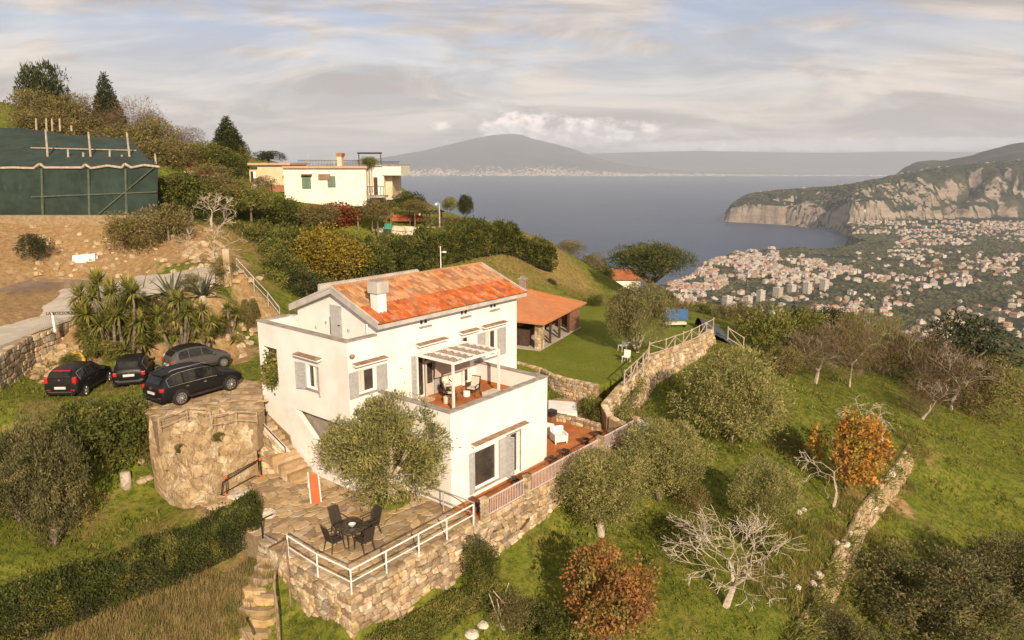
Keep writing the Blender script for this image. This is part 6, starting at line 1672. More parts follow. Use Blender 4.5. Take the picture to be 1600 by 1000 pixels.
yel_ = lambda k: crown('yel%d' % k, 'yellow', 1.8, 1.4, 6000, 20, .42, .17, .05, 110+k, .9, .1, .08)
# the olive on the patio
hero = crown('hero', 'olive', 3.0, 1.95, 48000, 34, .38, .19, .024, 33, .7, .3, .08)
ob_ = P(612, 782, .03)
plant('olive_tree', ob_, hero, 6.5, 4.75, 'big round olive tree growing through the paved patio against the villa', 'olive tree', 2.55, trunk=trunkmesh(2.6, .20, 1.6, 5, 4, palebark), rz=.4)
gr = empty('tree_ring', (ob_[0], ob_[1], .02), 0, 'circle of bright grass round the foot of the patio olive', 'planting ring')
MB().lathe([(.85,0),(.83,.10),(.6,.16),(.1,.2)], 22).build('mound', lawn, gr, True)
rg = np.random.default_rng(8); a_ = rg.uniform(0, 6.28, 1500); r_ = .82*np.sqrt(rg.uniform(0, 1, 1500)); pts = np.stack([np.cos(a_)*r_, np.sin(a_)*r_, .15-.1*r_], -1)
me_ = fast_mesh('tufts', sprays(pts, np.tile([0, 0, 1.0], (1500, 1)), 1, .14, .012, .5, .4, 3), 4, LM['bright']); tag(mesh_obj('grass_tufts', me_, gr), kind='stuff')
# olives on the slope: (base px, base py, centre x, width px, top py, bottom py of crown)
def veg(name, base, x0, x1, y0, y1, mesh, label, cat, group=None, trunk=None, **kw):
    b = base if len(base) == 3 else hit(*base); m = metre(b)
    W_, H_ = (x1-x0)*m, (y1-y0)*m*.97
    zc = (base[1]-(y0+y1)/2)*m*1.0 if len(base) == 2 else H_/2*.9
    if len(base) == 2: zc = max(zc, H_*.40)
    return plant(name, b, mesh, W_, H_, label, cat, zc, group, trunk, **kw)
tk_ = [trunkmesh(1.7, .17, .9, 4, k, bark) for k in range(3)]
veg('olive_tree', (1140,692), 1062,1240,548,690, olA(0), 'largest olive on the slope, right of the winding wall', 'olive tree', 'olives on the slope', tk_[0])
veg('olive_tree', (1030,781), 985,1133,652,768, olA(1), 'olive with a forked trunk just below the far end of the terrace', 'olive tree', 'olives on the slope', tk_[1])
veg('olive_tree', (940,839), 838,1000,703,822, olA(2), 'olive with a leaning trunk pressed against the tall terrace wall', 'olive tree', 'olives on the slope', trunkmesh(1.9, .18, .8, 4, 9, palebark, .3), rz=2.6)
veg('olive_tree', (1188,836), 1118,1240,725,815, olA(0), 'small thin olive above the bare fig tree', 'olive tree', 'olives on the slope', tk_[2])
veg('olive_tree', (993,568), 935,1047,440,548, olD(0), 'olive standing on the mown lawn with white chairs in its shade', 'olive tree', None, trunkmesh(1.9, .19, .9, 4, 21, palebark))
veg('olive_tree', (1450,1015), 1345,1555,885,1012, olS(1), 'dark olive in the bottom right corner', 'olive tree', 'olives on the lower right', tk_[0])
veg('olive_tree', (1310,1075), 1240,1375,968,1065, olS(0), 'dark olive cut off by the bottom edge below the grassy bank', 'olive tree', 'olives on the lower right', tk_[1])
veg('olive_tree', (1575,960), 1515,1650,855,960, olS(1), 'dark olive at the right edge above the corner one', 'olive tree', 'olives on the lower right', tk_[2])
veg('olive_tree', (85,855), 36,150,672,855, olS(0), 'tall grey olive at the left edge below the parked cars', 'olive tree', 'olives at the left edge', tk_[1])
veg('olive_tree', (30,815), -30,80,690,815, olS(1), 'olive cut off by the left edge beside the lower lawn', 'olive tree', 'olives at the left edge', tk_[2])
veg('bay_bush', (190,738), 135,244,628,738, lau(0), 'dense round bay bush between the lower lawn and the car park', 'bush')
veg('bay_bush', (128,718), 85,170,640,728, lau(1), 'dark bush between the left olive and the round bay bush', 'bush')
veg('bay_bush', (238,735), 222,262,690,738, scr(0), 'small scrubby bush at the left foot of the rock face', 'bush')
veg('bay_bush', (222,700), 196,246,632,700, bri(0), 'sunlit green bush touching the paved ramp', 'bush')
# umbrella pine past the lawn
def pine(base, x0, x1, y0, y1, label, mesh):
    b = base; m = metre(b); W_, H_ = (x1-x0)*m, (y1-y0)*m; zt = (base_py-(y0+y1)/2)*m
    o = empty('umbrella_pine', b, 0, label, 'pine tree'); mesh_obj('crown', mesh, o, None, (0,0,zt), None, (W_/2/(mesh['r']*1.12), W_/2/(mesh['r']*1.12), H_/2/(mesh['h']*1.1)))
    mb = MB(); mb.tube((0,0,-1), (.1,0,zt*.45), W_*.07, W_*.055, 8)
    for k in range(6):
        a = k*1.05; mb.tube((.1,0,zt*.42), (math.cos(a)*W_*.28, math.sin(a)*W_*.28, zt*.86), W_*.026, W_*.014, 6)
    mb.build('trunk', bark, o, True); return o
base_py = 470
pin = crown('pine', 'bright', 2.6, 1.1, 13000, 22, .42, .20, .02, 130, .8, .5, .05)
pinm = fast_mesh('pine_crown', sprays(*crown_pts(2.6, 2.6, 1.3, 22000, 34, .38, 131, flat=False, holes=.04), 1, .20, .022, .8, .6, 7), 4, leafmat('pine_needle', (.088,.095,.028), (.050,.060,.018), .38, .15, (.15,.14,.04)))
pinm['r'] = 2.6; pinm['h'] = 1.3
pb_ = PY(1015, 470, 76); pine(pb_, 950, 1080, 380, 434, 'umbrella pine with several spreading limbs beyond the lawn', pinm)
# persimmons in autumn colour
ora_ = fast_mesh('autumn_crown', sprays(*crown_pts(1.9, 1.9, 1.5, 7500, 26, .34, 140, holes=.20), 1, .17, .055, .9, .0, 7), 4, LM['orange']); ora_['r'] = 1.9; ora_['h'] = 1.5
rus_ = fast_mesh('autumn_crown', sprays(*crown_pts(2.2, 2.2, 1.8, 13000, 40, .34, 141, holes=.10), 1, .16, .05, .9, .0, 9), 4, LM['rust']); rus_['r'] = 2.2; rus_['h'] = 1.8
veg('persimmon_tree', (1320,765), 1255,1387,643,760, ora_, 'small tree with bright orange autumn leaves on the grassy bank', 'autumn tree', None, trunkmesh(1.6,.09,.9,5,31))
veg('persimmon_tree', (948,1010), 866,1030,850,1000, rus_, 'rust-leaved autumn tree in the bottom middle', 'autumn tree', None, trunkmesh(1.8,.10,1.0,5,32))
# bare trees
def bare(name, base, h, w, mat, label, seed, depth=6, r0=.11, droop=.0, twist=.55, upk=.28, kids=(2,3), cat='bare tree', trunkh=.28, lean=0.0):
    rg = random.Random(seed); mb = MB(); o = empty(name, base, rg.uniform(0, 6), label, cat)
    def grow(p, d, ln, r, k):
        segs = 3
        for i in range(segs):
            d = (d+Vector((rg.uniform(-1,1), rg.uniform(-1,1), rg.uniform(-1,1)))*.22+Vector((0,0,upk*.3-droop*.25*(6-k)))).normalized()
            q = p+d*ln/segs; mb.tube(p, q, max(r, .0065), max(r*.86, .006), 6 if r > .04 else 3, False); p = q; r *= .86
        if k <= 0: return
        for j in range(rg.choice(kids)):
            a = rg.uniform(0, 6.28); perp = d.orthogonal().normalized(); perp.rotate(Matrix.Rotation(a, 3, d))
            nd = (d+perp*rg.uniform(twist*.8, twist*1.9)).normalized()
            grow(p, nd, ln*rg.uniform(.66, .88), r*rg.uniform(.60, .80), k-1)
    grow(Vector((0,0,-.2)), Vector((lean,0,1)).normalized(), h*trunkh, r0, depth)
    vs = np.array(mb.v); sx = w/2/max(np.percentile(abs(vs[:, 0]), 98), .1); sy = w/2/max(np.percentile(abs(vs[:, 1]), 98), .1); sz = h/max(vs[:, 2].max(), .1)
    mb.v = [(x*sx, y*sy, z*sz) for x, y, z in mb.v]
    n1 = sum(1 for _ in mb.f); mb.build('branches', mat, o); return o
b = hit(1132, 955); m = metre(b); bare('bare_fig_tree', b, 150*m, 165*m, palebark, 'leafless grey-white fig tree with sprawling branches at the bottom', 8, 6, .10, .0, .60, .12, (3,3,2), trunkh=.21)
b = hit(1303, 795); m = metre(b); bare('bare_fig_tree', b, 90*m, 100*m, palebark, 'small leafless white tree in front of the orange persimmon', 12, 5, .045, .1, .8, .12, (2,3), trunkh=.18)
b = hit(1381, 690); m = metre(b); bare('bare_fig_tree', b, 62*m, 120*m, palebark, 'low leafless white tree at the top of the grassy bank', 15, 5, .05, .1, .8, .10, (2,3), trunkh=.2)
b = hit(632, 985); m = metre(b); bare('bare_sapling', b, 70*m, 40*m, twig, 'thin bare sapling in front of the tall patio wall', 22, 4, .035, 0, .6, .3, cat='sapling')
b = hit(345, 425); m = metre(b); bare('bare_fig_tree', b, 90*m, 110*m, palebark, 'tangle of bare grey branches on the rubble at the driveway end', 25, 5, .05, .05, .8, .15, trunkh=.2)
b = PY(330, 345, 60); m = metre(b); bare('bare_fig_tree', b, 42*m, 60*m, palebark, 'dead grey branches above the bushes left of the villa', 26, 5, .05, .0, .7, .2, trunkh=.2)
def browntree(px, py, x0, x1, y0, y1, lab, seed, mt_=twig):
    b = hit(px, py); m = metre(b)
    o = bare('bare_orchard_tree', b, (py-y0)*m, (x1-x0)*m*.9, palebark, lab, seed, 5, .10, 0, .6, .25, (2,3), trunkh=.25)
    msh = bro(seed % 2); W_, H_ = (x1-x0)*m, (y1-y0)*m
    mesh_obj('twigs', msh, o, None, (0,0,(py-(y0+y1)/2)*m), None, (W_/2/(msh['r']*1.1),)*2+(H_/2/(msh['h']*1.1),))
browntree(1272,600,1225,1320,520,590,'bare brown tree with a crooked pale trunk, left of the orchard pair',41)
browntree(1327,606,1290,1395,505,600,'bare brown tree with a short forked trunk in the orchard',42)
browntree(1432,612,1400,1500,528,612,'purplish bare tree beside the dark evergreen on the right',43)
browntree(1486,640,1465,1560,560,640,'bare brown tree at the far right edge of the slope',44)
browntree(1440,655,1385,1460,600,655,'low bare shrub above the end of the grassy bank',45)
browntree(1238,570,1205,1262,520,570,'small bare tree beside the large slope olive',46)
# tree line at the edge of the hill on the right
for args in [
 ('evergreen_oak',(1500,612),1442,1560,507,608,drk(0),'big dark evergreen at the right edge of the slope','evergreen tree'),
 ('evergreen_oak',(1545,655),1500,1610,575,655,scr(0),'dull green bush at the right edge below the dark evergreen','bush'),
 ('tall_shrub',(1200,560),1150,1245,480,560,bri(1),'yellow-green tree just right of the rustic fence corner','tree'),
 ('tall_shrub',(1160,520),1135,1190,472,520,scr(1),'rusty brown shrub behind the rustic fence corner','bush'),
 ('tall_shrub',(1185,500),1160,1215,468,505,yel_(0),'yellowish shrub on the crest behind the rustic fence','bush'),
 ('tall_shrub',(1255,535),1215,1300,482,540,bri(0),'green shrub on the crest right of the cypress','bush'),
 ('tall_shrub',(1300,525),1270,1345,482,530,drk(1),'dark green shrub in the middle of the crest','bush'),
 ('tall_shrub',(1330,540),1300,1372,495,545,bri(1),'bright shrub on the crest left of the canes','bush'),
 ('tall_shrub',(1410,590),1385,1440,530,590,bri(0),'leafy green shrub between canes and purplish bare tree','bush'),
 ('tall_shrub',(1222,590),1185,1250,540,592,scr(0),'brown-green shrub above the largest slope olive','bush'),
 ('tall_shrub',(1400,560),1372,1420,520,562,scr(1),'low scrub behind the canes','bush')]:
    veg(*args)
b = hit(1236, 530); m = metre(b); cyp = fast_mesh('cypress_crown', sprays(*crown_pts(.6, .6, 2.2, 3500, 14, .6, 150, cone=True), 1, .14, .04, .6, .9, 7), 4, LM['dark']); cyp['r'] = .6; cyp['h'] = 2.2
plant('cypress', b, cyp, 14*m, 62*m, 'slim dark cypress on the crest of the slope', 'cypress', 30*m)
# canes
def canes(px0, px1, py0, py1, n, label, mat='cane', seed=1):
    a, b2 = hit(px0, py1), hit(px1, py1); m = metre(a); h = (py1-py0)*m; rg = np.random.default_rng(seed)
    o = empty('cane_clump', a, 0, label, 'canes'); pts = []; out = []
    t_ = rg.uniform(0, 1, n); x = t_*(b2[0]-a[0]); y = t_*(b2[1]-a[1])+rg.uniform(-.8, .8, n); z = rg.uniform(.1, 1, n)*h; base_z = t_*(b2[2]-a[2])
    lean_ = rg.normal(0, .22, (n, 2)); pts = np.stack([x+lean_[:, 0]*z, y+lean_[:, 1]*z, base_z+z*(1-.15*rg.uniform(0, 1, n))], -1)
    mesh_obj('leaves', fast_mesh('cane_leaves', sprays(pts, np.tile([0, 0, .9], (n, 1)), 1, .55, .022, .45, .2, seed), 4, LM[mat]), o)
    mb = MB()
    for k in range(40):
        t2 = R.random(); mb.tube((t2*(b2[0]-a[0]), t2*(b2[1]-a[1])+R.uniform(-.6,.6), t2*(b2[2]-a[2])-.2), (t2*(b2[0]-a[0])+R.uniform(-.7,.7), t2*(b2[1]-a[1]), t2*(b2[2]-a[2])+h*R.uniform(.7,1)), .02, .012, 3, False)
    mb.build('stems', paleold, o)
canes(1330, 1395, 497, 585, 3500, 'stand of tall yellowing canes on the crest of the slope')
# hedges
def hedge(name, pts, width, height, n, ln, wd, kind, label, seed, wob=.18, cat='hedge', stuff_core=True):
    """clipped hedge along ground points"""
    P_ = np.array(pts, float); b0 = P_[0]; seg = np.diff(P_, axis=0); L_ = np.hypot(seg[:, 0], seg[:, 1]); rg = np.random.default_rng(seed)
    k = rg.choice(len(seg), n, p=L_/L_.sum()); t_ = rg.uniform(-.06, 1.06, n); c_ = P_[k]+seg[k]*t_[:, None]
    nrm = np.stack([seg[k][:, 1], -seg[k][:, 0]], -1)/L_[k][:, None]
    face = rg.uniform(0, 1, n); s_ = np.where(face < .45, rg.uniform(-1, 1, n), np.where(face < .78, 1.0, -1.0)); zz_ = np.where(face < .45, 1.0, rg.uniform(.0, 1, n)**.8)
    rnd = 1-.10*(np.abs(s_)**6)*(zz_**6)
    wv = 1+wob*(fbm(c_[:, 0]*1.1, c_[:, 1]*1.1+zz_, 3, seed)-.47)*2.4
    d_ = rg.uniform(-.10, .04, n)+(rg.uniform(0, 1, n) < .06)*rg.uniform(.03, .16, n)
    hh = height if np.isscalar(height) else np.interp(k+t_, np.arange(len(height)), height)
    pos_ = np.stack([c_[:, 0]+nrm[:, 0]*s_*width/2*rnd*(wv+d_), c_[:, 1]+nrm[:, 1]*s_*width/2*rnd*(wv+d_), c_[:, 2]+zz_*hh*rnd*(wv+d_)-.05], -1)
    ne = n//14; nv_ = nrm[np.argmin(k)]; sd_ = -seg[0][:2]/L_[0]; a1 = rg.uniform(-1, 1, ne); z1_ = rg.uniform(0, 1, ne); h0_ = height if np.isscalar(height) else height[0]
    bul = .30*np.sqrt(np.clip(1-a1**2, 0, 1))*width*.6
    pos_[:ne] = np.stack([P_[0][0]+nv_[0]*a1*width/2+sd_[0]*bul, P_[0][1]+nv_[1]*a1*width/2+sd_[1]*bul, P_[0][2]+z1_*h0_], -1)
    out = np.stack([nrm[:, 0]*s_*(face >= .45), nrm[:, 1]*s_*(face >= .45), (face < .45)*1.0+.25], -1)
    o = empty(name, tuple(b0), 0, label, cat)
    mesh_obj('foliage', fast_mesh('hedge_foliage', sprays(pos_-b0, out, 1, ln, wd, .75, .2, seed), 4, LM[kind]), o)
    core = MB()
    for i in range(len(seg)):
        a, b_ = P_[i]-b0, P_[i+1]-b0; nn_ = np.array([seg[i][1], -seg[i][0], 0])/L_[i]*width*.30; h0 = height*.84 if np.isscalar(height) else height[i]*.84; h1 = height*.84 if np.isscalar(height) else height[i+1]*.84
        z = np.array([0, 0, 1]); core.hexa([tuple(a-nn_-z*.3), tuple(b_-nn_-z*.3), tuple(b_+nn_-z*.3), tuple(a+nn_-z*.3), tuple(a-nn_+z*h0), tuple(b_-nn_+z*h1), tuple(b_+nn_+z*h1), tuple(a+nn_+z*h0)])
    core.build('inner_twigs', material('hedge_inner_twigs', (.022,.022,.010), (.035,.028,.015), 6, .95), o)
    return o
hedge('clipped_hedge', [hit(398,838), hit(340,868), hit(270,898), hit(190,930), hit(100,965), hit(-10,1010)], 1.65, 1.6, 60000, .11, .028, 'hedge', 'long clipped hedge running diagonally across the lower left lawn', 7)
hedge('clipped_hedge', [hit(775,935), hit(720,960), hit(660,995), hit(590,1040)], 1.0, .75, 24000, .12, .018, 'bright', 'low feathery green hedge at the foot of the tall patio wall', 8, .25)
veg('cone_bush', (752,925), 722,780,848,925, crown('cone', 'laurel', .9, 1.3, 9000, 14, .5, .13, .02, 170, .6, .7, .04), 'dark upright bush at the end of the low hedge under the patio wall', 'bush')
hb = [PY(566,428,66), PY(620,424,67), PY(700,408,71), PY(780,395,74), PY(858,380,76)]
hedge('tall_hedge', [(a, b_, hz(a, b_)-.1) for a, b_, c_ in hb], 2.6, [3.2,3.1,3.0,2.9,2.3], 46000, .24, .06, 'laurel', 'long tall bay hedge between the grass mound and the neighbours terrace', 9, .34)
# shrubs of the bank between the driveway and the villa
def back(px, y1, x0, x1, y0, Y, mesh, label, cat='bush', name='shrub', group=None, trunk=None):
    b = PY(px, y1, Y); g = hz(b[0], b[1]); m = Y*1.03/F; W_, H_ = (x1-x0)*m, (y1-y0)*m
    o = empty(name, (b[0], b[1], g), R.uniform(0, 6), label, cat, group); zc = CZ-g+PY(px, (y0+y1)/2, Y)[2]-CZ
    mesh_obj('foliage', mesh, o, None, (0,0,zc), None, (W_/2/(mesh['r']*1.1), W_/2/(mesh['r']*1.1), H_/2/(mesh['h']*1.08)))
    MB().tube((0,0,-.3), (0,0,max(.4, zc)), max(.06, W_*.03), max(.03, W_*.012), 6, False).build('stem', trunk or bark, o)
    return o
for a in [
 (400,430,362,452,345,62,lau(0),'tall bay shrub nearest the driveway rubble'),
 (440,470,392,478,395,57,lau(1),'bay shrub just above the roof terrace corner'),
 (420,478,386,452,420,55,bri(1),'small bay shrub touching the slope fence'),
 (470,440,420,520,350,63,lau(0),'broad bay shrub behind the wing'),
 (510,435,462,560,352,62,yel_(0),'shrub with yellowing leaves in front of the tall hedge'),
 (545,440,500,590,372,61,yel_(1),'second yellow-tinged shrub, just left of the tall hedge'),
 (585,435,545,625,380,62,lau(1),'dark bay shrub where the tall hedge begins'),
 (480,475,440,530,425,56,drk(0),'dark low shrub directly behind the villa roof'),
 (385,365,350,430,318,70,lau(0),'green shrub below the peach annexe'),
 (440,355,400,480,308,71,lau(1),'green shrub below the white neighbours house'),
 (500,352,470,545,318,70,scr(0),'brownish shrub under the neighbours windows'),
 (590,345,560,625,312,73,scr(1),'climber-covered shrub beside the neighbours arbour'),
 (215,395,165,262,330,56,scr(0),'large scrubby bush on the earth bank, right of the greenhouse'),
 (265,385,218,312,318,57,scr(1),'second scrubby bush on the bank, farther right'),
 (190,375,168,215,345,57,bri(0),'small green bush at the foot of the greenhouse net'),
 (300,340,245,350,270,64,lau(0),'dense bush beside the netted greenhouse corner'),
 (350,330,310,400,272,66,scr(0),'grey-brown bush under the peach annexe wall'),
 (392,330,360,430,290,66,bri(1),'sunlit shrub left of the white tank'),
 (270,300,240,310,275,66,yel_(1),'yellow-leaved shrub below the orange-roofed shed'),
 (55,405,25,80,365,54,drk(1),'dark overhanging bush at the left edge on the bank'),
 (110,215,60,150,150,84,scr(1),'olive-brown thicket behind the greenhouse posts'),
 (60,200,20,100,140,84,scr(0),'olive-brown thicket below the big pine'),
 (130,205,100,165,150,86,bro(0),'brown bare thicket left of the tall conifer'),
 (215,225,170,262,160,84,bro(1),'brown bare thicket right of the tall conifer'),
 (245,245,205,290,185,80,scr(1),'scrub slope bush with rusty top'),
 (250,270,195,300,215,76,scr(0),'yellow-green bush above the greenhouse roof'),
 (300,240,272,330,200,84,bro(0),'thin bare bush on the skyline'),
 (330,250,300,375,222,82,bri(0),'low green bush on the skyline left of the small conifer'),
 (345,275,315,395,235,80,lau(1),'green bush in front of the small conifer'),
 (375,255,355,395,225,84,bri(1),'green bush right of the small conifer'),
 (420,253,392,452,236,92,drk(1),'dark skyline bush behind the peach annexe'),
 (165,225,140,190,178,86,bro(0),'pale bare bush at the foot of the tall conifer'),
 (577,262,566,600,245,79,bri(0),'potted greenery on the neighbours roof terrace'),
 (640,330,610,665,300,78,drk(0),'dark tree beside the neighbours balcony'),
 (648,335,620,680,312,76,scr(1),'leafy arbour cover left of the lamp'),
 (703,330,690,718,308,78,bri(1),'small round tree on the neighbours terrace'),
 (705,355,675,745,338,76,scr(0),'low shrubs along the neighbours terrace wall'),
 (120,235,70,175,185,82,scr(0),'wide brown-green thicket above the greenhouse roof'),
 (200,245,150,250,195,80,scr(1),'thicket between the two conifers, lower left'),
 (285,262,250,335,222,79,scr(0),'low thicket above the orange-roofed shed'),
 (330,285,300,372,255,76,scr(1),'thicket right of the orange-roofed shed'),
 (60,215,20,110,170,80,scr(1),'thicket at the left edge above the greenhouse'),
 (235,215,215,262,178,86,bro(0),'thin brown crowns on the skyline right of the tall conifer'),
 (275,235,250,300,200,86,bro(1),'bare brown crowns on the skyline above the shed'),
 (410,300,385,440,275,74,scr(0),'scrub in front of the peach annexe'),
 (350,385,318,390,340,64,scr(1),'dry scrub above the driveway rubble'),
 (430,420,395,465,372,60,bri(0),'sunlit shrub above the slope fence'),
 (530,400,490,575,362,66,lau(1),'green shrub at the back of the bank'),
 (890,400,868,920,375,88,scr(1),'brownish shrub below the end of the tall hedge'),
 (925,430,895,950,395,88,scr(0),'brown-green shrub on the right flank of the mound'),
 (945,445,920,960,412,90,lau(1),'dark bush at the foot of the mound'),
 (1000,482,975,1040,462,74,olD(1),'grey-green bushes below the umbrella pine'),
 (860,450,850,872,435,74,drk(0),'dark round shrub behind the pavilion chimney'),
 (1060,505,1036,1086,466,82,scr(0),'scrubby bush on the crest above the blue panel'),
 (1095,500,1070,1124,470,84,bri(1),'green bush on the crest behind the dark net'),
 (1132,505,1106,1152,474,80,scr(1),'rusty bush on the crest left of the fence corner'),
 (1040,480,1020,1062,455,90,lau(1),'dark bush to the right of the umbrella pine foot'),
 (930,482,915,948,460,70,lau(0),'low bush at the end of the pavilion'),
]: back(*a)
back(806,450,794,820,432,73,fast_mesh('yellow_dome', sprays(*crown_pts(1,1,1,2500,10,.5,180), 1,.14,.05,.8,.2,7),4,leafmat('golden_leaf',(.62,.42,.02),(.50,.34,.02),.2,.3)) if False else yel_(0),'bright golden round shrub behind the pavilion roof')
COL.objects[-1]
cn = fast_mesh('conifer_crown', sprays(*crown_pts(1.5, 1.5, 2.4, 9000, 40, .42, 190, cone=True), 1, .26, .05, .8, .1, 7), 4, LM['dark']); cn['r'] = 1.5; cn['h'] = 2.4
back(173,215,148,200,117,88,cn,'tall dark conifer with a pale bare trunk on the skyline','conifer','conifer',None,palebark)
back(358,240,334,385,183,84,cn,'smaller grey-green conifer on the skyline right of the orange shed','conifer','conifer')
bp = fast_mesh('pine_crown', sprays(*crown_pts(2.4, 2.4, 1.5, 11000, 22, .40, 191, holes=.05), 1, .24, .04, .8, .4, 7), 4, LM['dark']); bp['r'] = 2.4; bp['h'] = 1.5
back(78,215,38,112,103,92,bp,'big rounded dark pine in the top left corner','pine tree','pine_tree')
back(728,335,714,742,305,78,bp,'small dark umbrella-shaped tree on the neighbours terrace','pine tree','pine_tree')
rc_ = fast_mesh('creeper', sprays(*crown_pts(2.2, 2.2, .9, 9000, 24, .34, 192, holes=.14), 1, .2, .06, .9, .0, 7), 4, LM['red']); rc_['r'] = 2.2; rc_['h'] = .9
back(515,356,470,572,318,73.5,rc_,'red autumn creeper spreading over the neighbours arbour','creeper','red_creeper')
back(545,338,520,590,322,75,bro(1),'bare brown vine tops above the red creeper','creeper','vine')
# shrub bed beside the terrace
bedm = lambda k: crown('bed%d' % k, ['yellow','bright','laurel'][k], .9, .6, 3000, 14, .45, .12, .03, 200+k, .9, .1, .05)
for px, py, w_, k, lab in ((925,640,44,1,'green-yellow shrub in the stone-edged bed by the terrace'),(935,612,34,0,'rusty yellow shrub at the back of the bed below the lawn wall'),(915,632,28,0,'yellow shrub at the near end of the stone-edged bed'),
                           (946,605,34,2,'dark shrub at the corner of the mown lawn'),(938,652,34,2,'low green plant at the foot of the winding wall')):
    a = P(px, py+8, .2); m = metre(a); plant('bed_shrub', a, bedm(k), w_*m, w_*m*.75, lab, 'shrub', w_*m*.30, cr='foliage')
plant('potted_shrub_leaves', P(483,712,.40), bedm(0), .75, .6, 'yellow-green foliage of the red pot by the stairs', 'shrub', .22, cr='foliage')
# vine in the loggia, creepers on the winding wall
def ivy(name, pts, r_, n, ln, wd, kind, label, seed, cat='climber'):
    rg = np.random.default_rng(seed); C_ = np.array(pts); k = rg.integers(0, len(C_), n); d = rg.normal(0, 1, (n, 3))*np.array([1, 1, 1])*r_
    o = empty(name, tuple(C_[0]), 0, label, cat)
    mesh_obj('leaves', fast_mesh('ivy', sprays(C_[k]+d-C_[0], rg.normal(0, 1, (n, 3)), 1, ln, wd, .8, 0, seed), 4, LM[kind]), o)
    mb = MB(); 
    for i in range(len(pts)-1): mb.tube(tuple(np.array(pts[i])-C_[0]), tuple(np.array(pts[i+1])-C_[0]), .02, .015, 5)
    mb.build('stem', bark, o)
ivy('loggia_vine', [G(-1.80, 10.7, z) for z in (4.1,4.4,4.7,5.0,5.3,5.6)]+[G(-1.85,11.2,4.8),G(-1.85,11.3,4.3),G(-1.9,10.9,4.2)], .14, 900, .15, .05, 'bright', 'green vine growing out of the loggia opening in the white wing', 3)
ivy('wall_creeper', [P(978,648,.9), P(984,625,1.0), P(992,610,.9), P(975,662,.2), P(1000,600,.9), P(972,640,.8), P(990,640,.2)], .28, 1500, .14, .04, 'bright', 'green creeper hanging over the winding wall near the terrace', 4)
ivy('wall_creeper', [G(14.3,-1.7,-.4), G(14.6,-1.5,-.9), G(14.9,-1.2,-.3), G(15.0,-.8,.3)], .3, 900, .12, .03, 'brown', 'dry brown creeper at the far end of the terrace wall', 5)
# ---- yuccas and agaves by the driveway
def blades(pts_dir_len, width, seed, fold=.0, kind='yucca', taper=.0):
    q = []
    rg = np.random.default_rng(seed)
    for p, d, ln in pts_dir_len:
        d = Vector(d).normalized(); p = Vector(p); s_ = d.cross(Vector((0,0,1))); s_ = s_.normalized() if s_.length > .01 else Vector((1,0,0))
        a = p+d*ln*.5+Vector((0,0,ln*.04)); t_ = p+d*ln-Vector((0,0,ln*(.16 if d.z < .6 else 0)))
        q += [tuple(p-s_*width*.4), tuple(p+s_*width*.4), tuple(a+s_*width*.5), tuple(a-s_*width*.5)]
        q += [tuple(a-s_*width*.5), tuple(a+s_*width*.5), tuple(t_+s_*width*.08), tuple(t_-s_*width*.08)]
    return q
def head(c, r, n, rg, q, width, up=.1, seed=0):
    L_ = []
    for k in range(n):
        a, e_ = rg.uniform(0, 6.28), rg.uniform(-.7, 1.35); d = (math.cos(a)*math.cos(e_), math.sin(a)*math.cos(e_), math.sin(e_)+up); L_.append((c, d, r*rg.uniform(.75, 1.1)))
    q += blades(L_, width, seed)
def yucca(px, py, heads, label, hr_=.55, n=60, width=.06):
    b = hit(px, py); m = metre(b); rg = random.Random(px*7+py); o = empty('yucca', b, 0, label, 'yucca', None)
    q = []; tr = MB()
    for hx, hy, s_ in heads+[(a_+rg.uniform(-9, 9), b__+rg.uniform(14, 34), c__*.85) for a_, b__, c__ in heads]:
        c = ((hx-px)*m, rg.uniform(-.7, .7), (py-hy)*m*1.0); head(c, hr_*s_, n, rg, q, width)
        tr.path([(c[0]*.4+rg.uniform(-.1,.1), c[1]*.4, -.2), (c[0]*.8, c[1]*.8, c[2]*.5), c], [.11,.09,.07], 6)
    mesh_obj('blades', fast_mesh('yucca_blades', np.array(q), 4, LM['yucca']), o); tr.build('trunks', palebark if heads[0][2] < 1 else bark, o, True)
yucca(176,556,[(140,478,1.2),(165,462,1.3),(130,505,1.2),(155,500,1.2),(175,485,1.2),(150,530,1.1),(190,470,1.2),(135,530,1.0),(168,515,1.2)],'left group of tall yuccas with many green heads behind the cars',.85,130,.085)
yucca(203,560,[(205,468,1.3),(215,495,1.2),(198,500,1.1),(222,470,1.1),(205,525,1.2),(225,510,1.0)],'middle yucca group with a big star-shaped head',.85,130,.085)
yucca(282,552,[(272,485,1.1),(290,480,1.1),(262,500,1.0),(280,510,1.0),(300,495,.9)],'right yucca group above the city car',.75,100,.08)
yucca(322,545,[(318,490,1.1),(335,505,1.0),(310,510,1.0),(328,520,.9)],'slender yucca group on the grass verge',.68,90,.07)
yucca(360,528,[(358,490,1.0),(365,500,1.0),(352,505,.9)],'small yucca nearest the white wing',.6,80,.07)
def agave(px, py, r, n, label, wd, tilt=.35):
    b = hit(px, py); rg = random.Random(px); q = []; L_ = []
    for k in range(n):
        a = 6.28*k/n+rg.uniform(-.15,.15); e_ = rg.uniform(tilt, 1.3) if k % 2 else rg.uniform(.1, .7); L_.append(((0,0,.25), (math.cos(a)*math.cos(e_), math.sin(a)*math.cos(e_), math.sin(e_)), r*rg.uniform(.8,1.1)))
    o = empty('agave', b, 0, label, 'agave'); mesh_obj('blades', fast_mesh('agave_blades', np.array(blades(L_, wd, 1)), 4, LM['agave']), o)
    MB().lathe([(.18,-.2),(.25,.1),(.15,.4)], 8).build('heart', palebark, o)
agave(270,478,2.1,34,'large grey agave with long stiff leaves by the driveway',.17)
agave(318,478,2.2,30,'second large agave, right of the first',.16)
